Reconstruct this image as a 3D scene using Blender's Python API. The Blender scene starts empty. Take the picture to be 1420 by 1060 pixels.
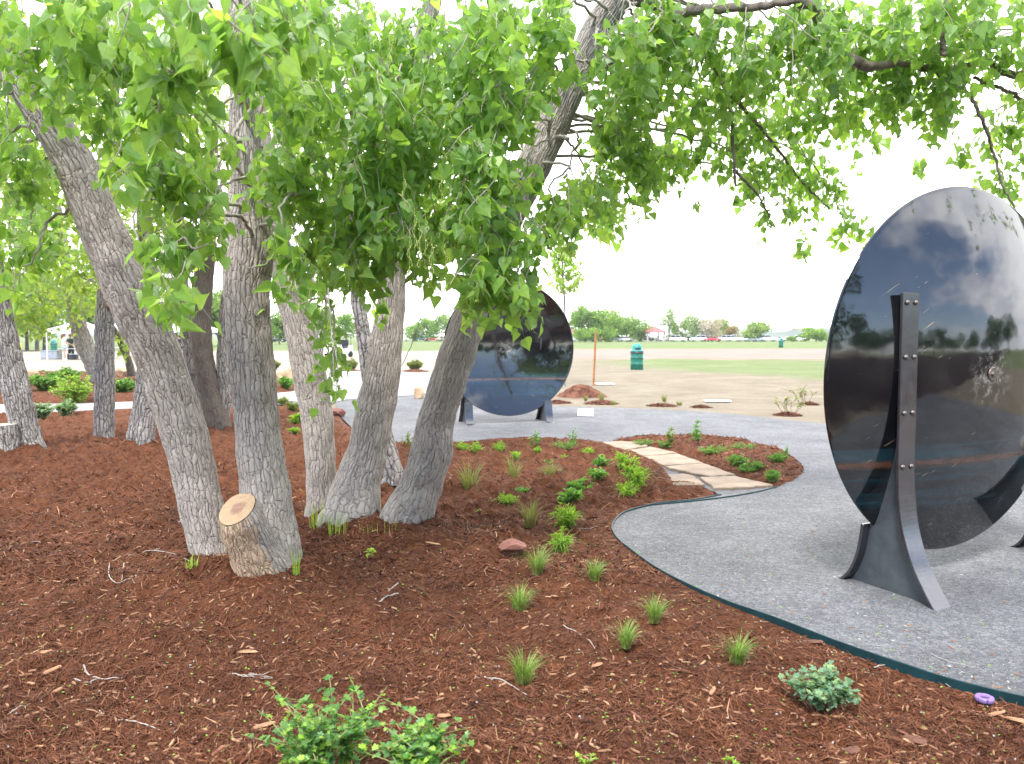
import bpy, bmesh, math, random
import numpy as np
from mathutils import Vector, Matrix
from mathutils.geometry import tessellate_polygon

SC = bpy.context.scene
COL = SC.collection
R = math.radians
rng = np.random.default_rng(7)
random.seed(7)

# ------------------------------------------------------------------ camera model
PW, PH = 1420.0, 1060.0
LENS = 28.0
F = PW * LENS / 36.0
CAMH = 1.6
HOR = 466.0
PITCH = math.atan((PH / 2 - HOR) / F)
CP, SP = math.cos(PITCH), math.sin(PITCH)
EYE = np.array([0.0, 0.0, CAMH])


def ray(px, py):
    cx, cy = (px - PW / 2) / F, (PH / 2 - py) / F
    return np.array([cx, CP + cy * SP, -SP + cy * CP])


def at(px, py, d):
    r = ray(px, py)
    return EYE + r * (d / r[1])


def gp(px, py, z=0.0):
    r = ray(px, py)
    return EYE + r * ((z - CAMH) / r[2])


# ------------------------------------------------------------------ naming helpers
def tag(o, label=None, cat=None, group=None, kind=None):
    if label:
        o['label'] = label
    if cat:
        o['category'] = cat
    if group:
        o['group'] = group
    if kind:
        o['kind'] = kind
    return o


def thing(name, label, cat, loc=(0, 0, 0), rz=0.0, group=None):
    o = bpy.data.objects.new(name, None)
    o.empty_display_size = 0.2
    COL.objects.link(o)
    o.location = [float(v) for v in loc]
    o.rotation_euler = (0, 0, rz)
    return tag(o, label, cat, group)


def kids(o):
    return [c for c in bpy.data.objects if c.parent == o]


def copy_tree(o, parent=None):
    c = o.copy()
    COL.objects.link(c)
    if parent:
        c.parent = parent
    for ch in kids(o):
        copy_tree(ch, c)
    return c


# ------------------------------------------------------------------ mesh builder
class MB:
    def __init__(self):
        self.v = []
        self.f = []          # (array k x m)
        self.r = []
        self.b = []
        self.n = 0

    def add(self, V, faces, rnd=None, bark=None):
        V = np.asarray(V, float).reshape(-1, 3)
        if not isinstance(faces, list):
            faces = [faces]
        for fa in faces:
            fa = np.asarray(fa, int)
            if fa.size:
                if fa.ndim == 1:
                    fa = fa[None, :]
                self.f.append(fa + self.n)
        self.v.append(V)
        if rnd is None:
            rnd = 0.5
        self.r.append(np.broadcast_to(np.asarray(rnd, float), (len(V),)).copy())
        self.b.append(np.zeros((len(V), 3)) if bark is None else np.asarray(bark, float))
        self.n += len(V)
        return self

    def build(self, name, mat, parent=None, smooth=True, bark=False, origin=None):
        V = np.concatenate(self.v) if self.v else np.zeros((0, 3))
        if origin is not None:
            V = V - np.asarray(origin, float)
        me = bpy.data.meshes.new(name)
        me.vertices.add(len(V))
        me.vertices.foreach_set('co', V.astype(np.float32).ravel())
        tot = np.concatenate([np.full(len(f), f.shape[1]) for f in self.f]) if self.f else np.zeros(0, int)
        idx = np.concatenate([f.ravel() for f in self.f]) if self.f else np.zeros(0, int)
        start = np.concatenate([[0], np.cumsum(tot)[:-1]]) if len(tot) else np.zeros(0, int)
        me.loops.add(len(idx))
        me.loops.foreach_set('vertex_index', idx.astype(np.int32))
        me.polygons.add(len(tot))
        me.polygons.foreach_set('loop_start', start.astype(np.int32))
        me.polygons.foreach_set('loop_total', tot.astype(np.int32))
        me.polygons.foreach_set('use_smooth', np.full(len(tot), smooth))
        a = me.attributes.new('rnd', 'FLOAT', 'POINT')
        a.data.foreach_set('value', np.concatenate(self.r).astype(np.float32))
        if bark:
            a = me.attributes.new('bark', 'FLOAT_VECTOR', 'POINT')
            a.data.foreach_set('vector', np.concatenate(self.b).astype(np.float32).ravel())
        me.update(calc_edges=True)
        me.validate()
        if mat:
            me.materials.append(mat)
        o = bpy.data.objects.new(name, me)
        COL.objects.link(o)
        if parent:
            o.parent = parent
        return o


def unit(v):
    v = np.asarray(v, float)
    return v / (np.linalg.norm(v, axis=-1, keepdims=True) + 1e-12)


def catmull(P, n):
    P = np.asarray(P, float)
    if len(P) == 2:
        t = np.linspace(0, 1, n)[:, None]
        return P[0] * (1 - t) + P[1] * t
    Q = np.vstack([2 * P[0] - P[1], P, 2 * P[-1] - P[-2]])
    seg = len(P) - 1
    u = np.linspace(0, seg - 1e-9, n)
    i = u.astype(int)
    t = (u - i)[:, None]
    a, b, c, d = Q[i], Q[i + 1], Q[i + 2], Q[i + 3]
    return 0.5 * (2 * b + (c - a) * t + (2 * a - 5 * b + 4 * c - d) * t ** 2 + (3 * b - a - 3 * c + d) * t ** 3)


def frames(P):
    T = unit(np.gradient(P, axis=0))
    up = np.array([0, 1.0, 0]) if abs(T[0][1]) < 0.9 else np.array([1.0, 0, 0])
    n = unit(up - T[0] * up.dot(T[0]))
    N = [n]
    for k in range(1, len(P)):
        n = unit(N[-1] - T[k] * N[-1].dot(T[k]))
        N.append(n)
    N = np.array(N)
    return T, N, np.cross(T, N)


def tube(mb, P, rad, sides=8, cap=True, rnd=0.5, lobes=None, twist=0.0):
    """swept tube; also writes straightened coordinates for the bark material"""
    P = np.asarray(P, float)
    m = len(P)
    rad = np.broadcast_to(np.asarray(rad, float), (m,))
    T, N, B = frames(P)
    th = np.linspace(0, 2 * math.pi, sides, endpoint=False)
    L = np.concatenate([[0], np.cumsum(np.linalg.norm(np.diff(P, axis=0), axis=1))])
    RR = rad[:, None] * np.ones((1, sides))
    if lobes is not None:
        RR = RR * lobes(L[:, None], th[None, :])
    c, s = np.cos(th), np.sin(th)
    V = P[:, None, :] + RR[..., None] * (c[None, :, None] * N[:, None, :] + s[None, :, None] * B[:, None, :])
    bk = np.stack([rad.mean() * c[None, :] * np.ones((m, 1)), rad.mean() * s[None, :] * np.ones((m, 1)),
                   L[:, None] * np.ones((1, sides))], -1)
    i = np.arange(m - 1)[:, None] * sides
    j = np.arange(sides)[None, :]
    j2 = (j + 1) % sides
    Q = np.stack([i + j, i + j2, i + sides + j2, i + sides + j], -1).reshape(-1, 4)
    fs = [Q]
    if cap:
        fs.append(np.arange(sides)[::-1][None, :])
        fs.append((np.arange(sides) + (m - 1) * sides)[None, :])
    mb.add(V.reshape(-1, 3), fs, rnd, bk.reshape(-1, 3))
    return V


def box(mb, c, s, rz=0.0, rnd=0.5, bev=0.0):
    c = np.asarray(c, float)
    hx, hy, hz = [v / 2 for v in s]
    if bev > 0:
        b = min(bev, hx * .9, hy * .9, hz * .9)
        pts = []
        for z, ins in ((-hz, b), (-hz + b, 0), (hz - b, 0), (hz, b)):
            x, y = hx - ins, hy - ins
            pts += [(-x + b, -y, z), (x - b, -y, z), (x, -y + b, z), (x, y - b, z),
                    (x - b, y, z), (-x + b, y, z), (-x, y - b, z), (-x, -y + b, z)]
        V = np.array(pts)
        fs = []
        for k in range(3):
            for j in range(8):
                fs.append([k * 8 + j, k * 8 + (j + 1) % 8, k * 8 + 8 + (j + 1) % 8, k * 8 + 8 + j])
        caps = [list(range(8))[::-1], [24 + j for j in range(8)]]
        F_ = [np.array(fs), np.array(caps)]
    else:
        V = np.array([(x, y, z) for z in (-hz, hz) for (x, y) in ((-hx, -hy), (hx, -hy), (hx, hy), (-hx, hy))])
        F_ = [np.array([[3, 2, 1, 0], [4, 5, 6, 7], [0, 1, 5, 4], [1, 2, 6, 5], [2, 3, 7, 6], [3, 0, 4, 7]])]
    ca, sa = math.cos(rz), math.sin(rz)
    V = V @ np.array([[ca, sa, 0], [-sa, ca, 0], [0, 0, 1]]) + c
    mb.add(V, F_, rnd)


def lathe(mb, prof, sides=32, loc=(0, 0, 0), rnd=0.5, close=True):
    prof = np.asarray(prof, float)
    th = np.linspace(0, 2 * math.pi, sides, endpoint=False)
    V = np.stack([prof[:, 0:1] * np.cos(th), prof[:, 0:1] * np.sin(th), prof[:, 1:2] * np.ones((1, sides))], -1)
    m = len(prof)
    i = np.arange(m - 1)[:, None] * sides
    j = np.arange(sides)[None, :]
    j2 = (j + 1) % sides
    Q = np.stack([i + j, i + j2, i + sides + j2, i + sides + j], -1).reshape(-1, 4)
    fs = [Q]
    if close:
        fs += [np.arange(sides)[::-1][None, :], (np.arange(sides) + (m - 1) * sides)[None, :]]
    mb.add(V.reshape(-1, 3) + np.asarray(loc), fs, rnd)


# ------------------------------------------------------------------ noise and polygons (numpy)
def _h(i, j, k):
    n = (i * 374761393 + j * 668265263 + k * 2147483647) & 0xffffffff
    n = ((n ^ (n >> 13)) * 1274126177) & 0xffffffff
    return ((n ^ (n >> 16)) & 0xffff) / 65535.0


def vnoise(x, y, seed=0):
    xi, yi = np.floor(x).astype(np.int64), np.floor(y).astype(np.int64)
    u, v = x - xi, y - yi
    u, v = u * u * (3 - 2 * u), v * v * (3 - 2 * v)
    a, b = _h(xi, yi, seed), _h(xi + 1, yi, seed)
    c, d = _h(xi, yi + 1, seed), _h(xi + 1, yi + 1, seed)
    return (a * (1 - u) + b * u) * (1 - v) + (c * (1 - u) + d * u) * v


def fbm(x, y, octv=4, seed=0):
    s, a, t = 0, 1.0, 0
    for o in range(octv):
        s = s + a * vnoise(x * 2 ** o, y * 2 ** o, seed + o * 17)
        t += a
        a *= .5
    return s / t


def sdf_poly(P, poly):
    """signed distance, negative inside"""
    poly = np.asarray(poly)[:, :2]
    A, B = poly, np.roll(poly, -1, axis=0)
    d = np.full(len(P), 1e9)
    ins = np.zeros(len(P), bool)
    for a, b in zip(A, B):
        e = b - a
        w = P - a
        t = np.clip((w @ e) / (e @ e + 1e-12), 0, 1)
        d = np.minimum(d, np.hypot(*(w - t[:, None] * e).T))
        cond = (a[1] > P[:, 1]) != (b[1] > P[:, 1])
        if a[1] != b[1]:
            xint = (b[0] - a[0]) * (P[:, 1] - a[1]) / (b[1] - a[1]) + a[0]
            ins ^= cond & (P[:, 0] < xint)
    return np.where(ins, -d, d)


def dist_line(P, line):
    line = np.asarray(line)[:, :2]
    d = np.full(len(P), 1e9)
    for a, b in zip(line[:-1], line[1:]):
        e = b - a
        w = P - a
        t = np.clip((w @ e) / (e @ e + 1e-12), 0, 1)
        d = np.minimum(d, np.hypot(*(w - t[:, None] * e).T))
    return d


def smooth_closed(pts, n=8):
    P = np.asarray(pts, float)
    m = len(P)
    out = []
    for k in range(m):
        a, b, c, d = P[(k - 1) % m], P[k], P[(k + 1) % m], P[(k + 2) % m]
        for t in np.linspace(0, 1, n, endpoint=False):
            out.append(0.5 * (2 * b + (c - a) * t + (2 * a - 5 * b + 4 * c - d) * t ** 2 + (3 * b - a - 3 * c + d) * t ** 3))
    return np.array(out)


def sstep(a, b, x):
    t = np.clip((x - a) / (b - a), 0, 1)
    return t * t * (3 - 2 * t)


def sheet(mb, poly, z, rnd=0.5, skirt=0.0):
    pts = [Vector((p[0], p[1], 0)) for p in poly]
    tris = np.array(tessellate_polygon([pts]))
    V = np.array([[p[0], p[1], z] for p in poly])
    # make every triangle face up
    a, b, c = V[tris[:, 0]], V[tris[:, 1]], V[tris[:, 2]]
    flip = np.cross(b - a, c - a)[:, 2] < 0
    tris[flip] = tris[flip][:, ::-1]
    mb.add(V, tris, rnd)
    if skirt > 0:
        n = len(poly)
        V2 = np.vstack([V, V - [0, 0, skirt]])
        area = sum(V[i][0] * V[(i + 1) % n][1] - V[(i + 1) % n][0] * V[i][1] for i in range(n))
        q = np.array([[i, i + n, (i + 1) % n + n, (i + 1) % n] for i in range(n)])
        if area < 0:
            q = q[:, ::-1]
        mb.add(V2, q, rnd)


# ------------------------------------------------------------------ materials
def new_mat(name):
    m = bpy.data.materials.new(name)
    m.use_nodes = True
    nt = m.node_tree
    nt.nodes.clear()
    out = nt.nodes.new('ShaderNodeOutputMaterial')
    return m, nt, out


class NT:
    """tiny node helper"""
    def __init__(self, nt):
        self.nt = nt

    def n(self, typ, **kw):
        nd = self.nt.nodes.new(typ)
        for k, v in kw.items():
            if k.startswith('i_'):
                nd.inputs[k[2:].replace('_', ' ')].default_value = v
            else:
                setattr(nd, k, v)
        return nd

    def l(self, a, b):
        self.nt.links.new(a, b)

    def ramp(self, fac, stops, interp='LINEAR'):
        r = self.n('ShaderNodeValToRGB')
        r.color_ramp.interpolation = interp
        e = r.color_ramp.elements
        while len(e) < len(stops):
            e.new(0.5)
        for el, (p, c) in zip(e, stops):
            el.position = p
            el.color = (c, c, c, 1) if isinstance(c, (int, float)) else (*c, 1)
        self.l(fac, r.inputs[0])
        return r.outputs[0]

    def mix(self, fac, a, b, blend='MIX'):
        m = self.n('ShaderNodeMix', data_type='RGBA', blend_type=blend)
        for s, v in ((m.inputs[0], fac), (m.inputs[6], a), (m.inputs[7], b)):
            if hasattr(v, 'links'):
                self.l(v, s)
            elif isinstance(v, (int, float)):
                s.default_value = v
            else:
                s.default_value = (*v, 1)
        return m.outputs[2]

    def math(self, op, a, b=0.0, c=0.0, clamp=False):
        m = self.n('ShaderNodeMath', operation=op, use_clamp=clamp)
        for s, v in zip(m.inputs, (a, b, c)):
            if hasattr(v, 'links'):
                self.l(v, s)
            else:
                s.default_value = v
        return m.outputs[0]

    def coords(self, scale=(1, 1, 1), src='Object', attr=None, rot=(0, 0, 0)):
        if attr:
            s = self.n('ShaderNodeAttribute', attribute_name=attr).outputs['Vector']
        elif src == 'Position':
            s = self.n('ShaderNodeNewGeometry').outputs['Position']
        else:
            s = self.n('ShaderNodeTexCoord').outputs[src]
        m = self.n('ShaderNodeMapping')
        m.inputs['Scale'].default_value = scale
        m.inputs['Rotation'].default_value = rot
        self.l(s, m.inputs[0])
        return m.outputs[0]

    def noise(self, vec, scale=1, detail=4, rough=.55, out=0):
        nd = self.n('ShaderNodeTexNoise')
        nd.inputs['Scale'].default_value = scale
        nd.inputs['Detail'].default_value = detail
        nd.inputs['Roughness'].default_value = rough
        if vec is not None:
            self.l(vec, nd.inputs['Vector'])
        return nd.outputs[out]

    def bsdf(self, color=None, rough=0.6, metal=0.0, spec=0.5, normal=None, ior=None):
        b = self.n('ShaderNodeBsdfPrincipled')
        if color is not None:
            if hasattr(color, 'links'):
                self.l(color, b.inputs['Base Color'])
            else:
                b.inputs['Base Color'].default_value = (*color, 1)
        if hasattr(rough, 'links'):
            self.l(rough, b.inputs['Roughness'])
        else:
            b.inputs['Roughness'].default_value = rough
        b.inputs['Metallic'].default_value = metal
        b.inputs['Specular IOR Level'].default_value = spec
        if ior:
            b.inputs['IOR'].default_value = ior
        if normal is not None:
            self.l(normal, b.inputs['Normal'])
        return b

    def bump(self, h, dist=0.01, strength=1.0):
        b = self.n('ShaderNodeBump')
        b.inputs['Distance'].default_value = dist
        b.inputs['Strength'].default_value = strength
        self.l(h, b.inputs['Height'])
        return b.outputs[0]


def mat_plain(name, color, rough=.6, metal=0.0, var=.25, scale=6, bump=0.0, spec=.5):
    m, nt, out = new_mat(name)
    t = NT(nt)
    v = t.coords()
    n = t.noise(v, scale, 5)
    lo = tuple(c * (1 - var) for c in color)
    hi = tuple(min(1, c * (1 + var)) for c in color)
    c = t.ramp(n, [(.3, lo), (.7, hi)])
    nm = t.bump(t.noise(v, scale * 6, 4), bump) if bump else None
    b = t.bsdf(c, rough, metal, spec, nm)
    t.l(b.outputs[0], out.inputs[0])
    return m


def mat_leaf(name, dark, mid, light, trans=.4, tcol=None, rough=.42, spec=.5):
    m, nt, out = new_mat(name)
    t = NT(nt)
    a = t.n('ShaderNodeAttribute', attribute_name='rnd').outputs['Fac']
    c = t.ramp(a, [(0.0, dark), (.5, mid), (.85, light), (1.0, tuple(min(1, x * 1.35) for x in light))])
    v = t.coords(src='Position')
    c = t.mix(.35, c, t.mix(t.noise(v, 40, 2), (.25, .25, .25), (1.4, 1.4, 1.4)), 'MULTIPLY')
    b = t.bsdf(c, rough, 0, spec)
    tr = t.n('ShaderNodeBsdfTranslucent')
    tc = t.mix(1.0, c, tcol or (1.95, 1.82, .95), 'MULTIPLY')
    t.l(tc, tr.inputs[0])
    mx = t.n('ShaderNodeMixShader')
    mx.inputs[0].default_value = trans
    t.l(b.outputs[0], mx.inputs[1])
    t.l(tr.outputs[0], mx.inputs[2])
    t.l(mx.outputs[0], out.inputs[0])
    return m


def mat_bark(name, plate=(.49, .435, .385), crack=(.185, .155, .13), disp=.009, sc=1.0, tan=False):
    m, nt, out = new_mat(name)
    t = NT(nt)
    src = t.n('ShaderNodeAttribute', attribute_name='bark').outputs['Vector']
    # wobble the coordinates so plates are irregular
    wob = t.n('ShaderNodeTexNoise')
    wob.inputs['Scale'].default_value = 11 / sc
    wob.inputs['Detail'].default_value = 3
    t.l(src, wob.inputs['Vector'])
    sub = t.n('ShaderNodeVectorMath', operation='SUBTRACT')
    t.l(wob.outputs['Color'], sub.inputs[0])
    sub.inputs[1].default_value = (.5, .5, .5)
    scl = t.n('ShaderNodeVectorMath', operation='SCALE')
    t.l(sub.outputs[0], scl.inputs[0])
    scl.inputs['Scale'].default_value = .034 * sc
    add = t.n('ShaderNodeVectorMath', operation='ADD')
    t.l(src, add.inputs[0])
    t.l(scl.outputs[0], add.inputs[1])

    def mp(vec, s):
        k = t.n('ShaderNodeMapping')
        k.inputs['Scale'].default_value = s
        t.l(vec, k.inputs[0])
        return k.outputs[0]

    def vor(vec, s, feat='DISTANCE_TO_EDGE'):
        k = t.n('ShaderNodeTexVoronoi', feature=feat)
        k.inputs['Scale'].default_value = 1.0
        t.l(mp(vec, s), k.inputs['Vector'])
        return k
    a = 1 / (.024 * sc)
    v1 = vor(add.outputs[0], (a, a, a * .11)).outputs['Distance']
    v2 = vor(add.outputs[0], (a * .5, a * .5, a * .30)).outputs['Distance']
    furrow = t.ramp(v1, [(0.0, 0.0), (.14, .55), (.45, 1.0)])
    cross = t.ramp(v2, [(0.0, 0.0), (.03, .9), (.15, 1.0)])
    cellc = vor(add.outputs[0], (a * .5, a * .5, a * .30), 'F1').outputs['Color']
    fine = t.noise(mp(add.outputs[0], (95 / sc, 95 / sc, 16 / sc)), 1, 5, .65)
    big = t.noise(src, 3.2 / sc, 3)
    h = t.math('ADD', t.math('MULTIPLY', furrow, .68), t.math('MULTIPLY', cross, .32))
    h2 = t.math('ADD', h, t.math('MULTIPLY', fine, .3))
    hue = t.ramp(big, [(.3, tuple(c * .78 for c in plate)), (.7, tuple(min(1, c * 1.12) for c in plate))])
    pl = t.mix(t.math('MULTIPLY', fine, .5), hue, tuple(c * .58 for c in plate))
    sepc = t.n('ShaderNodeSeparateColor')
    t.l(cellc, sepc.inputs[0])
    pl = t.mix(t.math('MULTIPLY', sepc.outputs[0], .22), pl, tuple(c * .6 for c in plate))
    col = t.mix(t.ramp(h, [(.12, 0.0), (.54, 1.0)]), crack, pl)
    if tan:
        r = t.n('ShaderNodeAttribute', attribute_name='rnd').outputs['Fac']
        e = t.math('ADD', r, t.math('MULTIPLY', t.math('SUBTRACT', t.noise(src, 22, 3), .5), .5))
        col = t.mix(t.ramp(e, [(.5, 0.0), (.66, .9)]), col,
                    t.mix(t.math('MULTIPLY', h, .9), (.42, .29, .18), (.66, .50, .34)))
    nm = t.bump(h2, disp * .7, .8)
    b = t.bsdf(col, .88, 0, .25, nm)
    t.l(b.outputs[0], out.inputs[0])
    dn = t.n('ShaderNodeDisplacement')
    dn.inputs['Scale'].default_value = disp
    dn.inputs['Midlevel'].default_value = .7
    t.l(h2, dn.inputs['Height'])
    t.l(dn.outputs[0], out.inputs['Displacement'])
    m.displacement_method = 'BOTH'
    return m
# ------------------------------------------------------------------ ground materials
def mat_mulch():
    m, nt, out = new_mat('mulch_ground')
    t = NT(nt)
    v = t.coords(src='Position')
    n1 = t.noise(v, 9, 6, .7)
    n2 = t.noise(t.coords(src='Position', scale=(1, 1, 1)), 120, 4, .7)
    c = t.ramp(n1, [(.28, (.062, .021, .010)), (.5, (.125, .043, .018)), (.72, (.19, .067, .029))])
    c = t.mix(.6, c, t.ramp(n2, [(.3, .35), (.7, 1.5)]), 'MULTIPLY')
    nm = t.bump(t.math('ADD', n2, t.math('MULTIPLY', t.noise(v, 40, 5, .7), 1.5)), .012, 1.0)
    t.l(t.bsdf(c, .9, 0, .2, nm).outputs[0], out.inputs[0])
    return m


def mat_shred():
    m, nt, out = new_mat('mulch_shred')
    t = NT(nt)
    a = t.n('ShaderNodeAttribute', attribute_name='rnd').outputs['Fac']
    tint = t.ramp(t.noise(t.coords(src='Position'), 1.3, 5, .65), [(.34, (.62, .58, .58)), (.5, (1.0, 1.0, 1.0)), (.68, (1.28, 1.3, 1.25))])
    c = t.ramp(a, [(0, (.05, .018, .008)), (.3, (.095, .032, .014)), (.6, (.150, .053, .024)), (.86, (.21, .082, .038)),
                   (.93, (.27, .13, .07)), (1.0, (.42, .25, .14))])
    c = t.mix(1.0, c, tint, 'MULTIPLY')
    t.l(t.bsdf(c, .8, 0, .3).outputs[0], out.inputs[0])
    return m


def mat_gravel():
    m, nt, out = new_mat('gravel')
    t = NT(nt)
    v = t.coords(src='Position')

    def cells(sc):
        k = t.n('ShaderNodeTexVoronoi', feature='F1')
        k.inputs['Scale'].default_value = sc
        t.l(v, k.inputs['Vector'])
        s = t.n('ShaderNodeSeparateColor')
        t.l(k.outputs['Color'], s.inputs[0])
        return s.outputs[0], k.outputs['Distance']
    c1, d1 = cells(240)
    c2, d2 = cells(58)
    big = t.noise(v, 1.1, 5, .6)
    mid = t.noise(v, 6, 5, .65)
    c = t.ramp(c1, [(0, (.070, .073, .082)), (.45, (.132, .136, .146)), (.85, (.205, .208, .218)), (1, (.38, .37, .36))])
    c = t.mix(.45, c, t.ramp(c2, [(0, (.055, .056, .062)), (.6, (.155, .158, .168)), (1, (.30, .295, .29))]))
    c = t.mix(.8, c, t.ramp(t.math('ADD', t.math('MULTIPLY', big, .6), t.math('MULTIPLY', mid, .4)), [(.34, .50), (.64, 1.12)]), 'MULTIPLY')
    h = t.math('ADD', t.math('MULTIPLY', d1, -.6), t.math('MULTIPLY', t.noise(v, 14, 4), 2.0))
    nm = t.bump(h, .006, .9)
    t.l(t.bsdf(c, .85, 0, .3, nm).outputs[0], out.inputs[0])
    return m


def mat_terrain():
    m, nt, out = new_mat('dry_lawn')
    t = NT(nt)
    v = t.coords(src='Position')
    sx = t.n('ShaderNodeSeparateXYZ')
    t.l(v, sx.inputs[0])
    X, Y = sx.outputs[0], sx.outputs[1]
    nb = t.math('SUBTRACT', t.noise(v, .12, 4, .6), .5)
    nm_ = t.math('SUBTRACT', t.noise(v, .7, 4, .6), .5)
    fine = t.noise(v, 30, 5, .75)
    straw = t.ramp(t.math('ADD', t.math('MULTIPLY', t.noise(v, .6, 8, .8), .7), t.math('MULTIPLY', fine, .3)),
                   [(.30, (.115, .092, .062)), (.5, (.20, .168, .122)), (.70, (.285, .25, .19))])
    dirt = t.ramp(t.noise(v, .25, 5, .7), [(.3, (.235, .155, .128)), (.7, (.31, .22, .185))])
    green = t.ramp(t.math('ADD', t.math('MULTIPLY', t.noise(v, .3, 8, .8), .7), t.math('MULTIPLY', fine, .3)),
                   [(.32, (.085, .125, .04)), (.52, (.135, .175, .068)), (.70, (.24, .225, .13))])
    sand = t.ramp(t.noise(v, .5, 4, .7), [(.3, (.25, .218, .172)), (.7, (.33, .295, .243))])
    w = t.math('MULTIPLY', nb, 16.0)
    w2 = t.math('MULTIPLY', nm_, 11.0)
    yy = t.math('ADD', Y, t.math('ADD', w, w2))

    def step(val, a, b):
        mr = t.n('ShaderNodeMapRange', interpolation_type='SMOOTHSTEP')
        t.l(val, mr.inputs[0])
        mr.inputs[1].default_value = a
        mr.inputs[2].default_value = b
        return mr.outputs[0]
    # pale, worn sandy turf left of the dishes
    left = t.math('MULTIPLY', step(t.math('MULTIPLY', X, -1), -1.0, 3.0), t.math('MULTIPLY', step(Y, 20, 25), t.math('SUBTRACT', 1.0, step(yy, 84, 88))))
    c = t.mix(left, straw, sand)
    # green strip on the right
    lim = t.math('SUBTRACT', 46.0, t.math('MULTIPLY', X, 1.45))
    g1 = t.math('MULTIPLY', step(t.math('SUBTRACT', yy, lim), -1, 5), t.math('SUBTRACT', 1.0, step(yy, 52, 56)))
    g1 = t.math('MULTIPLY', g1, step(X, 3.5, 9.0))
    c = t.mix(t.math('MULTIPLY', g1, .9), c, green)
    d1 = t.math('MULTIPLY', step(yy, 54, 58), step(X, -4, 2))
    c = t.mix(d1, c, dirt)
    g2 = t.math('MULTIPLY', step(yy, 95, 104), step(X, -4, 2))
    g3 = t.math('MULTIPLY', step(yy, 84, 90), t.math('SUBTRACT', 1.0, step(X, -4, 2)))
    c = t.mix(t.math('MAXIMUM', g2, g3), c, green)
    # unseen mulch-brown earth behind the viewer, darkened like shaded ground for the dish reflections
    bb = t.math('SUBTRACT', 1.0, step(t.math('ADD', Y, t.math('MULTIPLY', nm_, 2.5)), 1.2, 2.0))
    bb = t.math('MULTIPLY', bb, step(yy, -46, -40))
    c = t.mix(bb, c, t.ramp(t.noise(v, 6, 5, .7), [(.3, (.022, .015, .011)), (.7, (.05, .034, .024))]))
    nm = t.bump(fine, .03, .7)
    t.l(t.bsdf(c, .95, 0, .1, nm).outputs[0], out.inputs[0])
    return m


M_MULCH, M_SHRED, M_GRAVEL, M_TERR = mat_mulch(), mat_shred(), mat_gravel(), mat_terrain()
M_CONC = mat_plain('pale_concrete', (.27, .252, .25), .85, 0, .12, 1.5, .002)
M_EDGE = mat_plain('teal_steel', (.004, .032, .038), .45, .0, .3, 9)
M_FLAG = mat_plain('sandstone', (.25, .185, .13), .85, 0, .28, 3.2, .006)

# ------------------------------------------------------------------ outlines on the ground (world metres)
LOBE_PX = [(1700, 1018), (1540, 992), (1420, 968), (1300, 939), (1180, 899), (1080, 862), (1000, 832), (930, 800), (885, 771), (859, 750),
           (849, 735), (853, 722), (870, 710), (910, 700), (960, 694), (1000, 687)]
lobe = np.array([gp(x, y) for x, y in LOBE_PX])
lobe = catmull(lobe, 120)
BACK_PX = [(990, 682), (962, 672), (930, 671), (921, 655), (908, 643), (880, 631), (850, 623), (830, 616), (800, 612), (740, 609), (690, 611),
           (640, 616), (580, 616), (535, 616), (500, 606), (478, 590), (465, 575), (440, 564), (405, 558), (380, 560), (240, 566), (130, 571),
           (50, 575), (0, 578), (-200, 588), (-700, 606)]
back = np.array([gp(x, y) for x, y in BACK_PX])
FRONT_BED = np.vstack([lobe, back, [[-14, 8, 0], [-14, -3, 0], [4.2, -3, 0], [4.2, 2.3, 0]]])
ISL_PX = [(846, 611), (865, 608), (900, 606), (960, 605), (1020, 610), (1070, 620), (1100, 632), (1117, 648), (1113, 660), (1095, 671), (1072, 676),
          (1045, 667), (1010, 658), (975, 643), (935, 629), (900, 620), (865, 615)]
ISLAND = smooth_closed([gp(x, y) for x, y in ISL_PX], 5)
BED2_PX = [(-700, 575), (-200, 566), (0, 561), (130, 559), (240, 555), (340, 549), (405, 543), (425, 535), (420, 526), (395, 521), (300, 520), (150, 518), (0, 518),
           (-300, 524), (-700, 534)]
BED2 = np.array([gp(x, y) for x, y in BED2_PX])
CONC_PX = [(-700, 577), (-200, 567), (0, 562), (130, 560), (240, 556), (340, 550), (405, 544), (432, 535), (442, 522), (470, 514), (530, 512), (600, 522),
           (680, 530), (690, 535), (640, 541), (600, 545), (575, 549), (480, 555), (466, 558), (440, 563), (405, 557), (380, 559), (240, 565), (130, 570), (50, 574),
           (0, 577), (-200, 587), (-700, 605)]
CONC = np.array([gp(x, y) for x, y in CONC_PX])
GRAV_PX_FAR = [(466, 558), (480, 554), (575, 548), (600, 544), (640, 556), (700, 563), (790, 564), (870, 566), (1000, 573), (1146, 588), (1420, 612), (1900, 655)]
gfar = catmull([gp(x, y) for x, y in GRAV_PX_FAR], 60)
GRAVEL = np.vstack([lobe, back[:15][::1], [gp(470, 575)], gfar, [[9.0, 6, 0], [9.0, 1.2, 0], [4.2, 2.2, 0]]])

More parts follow.
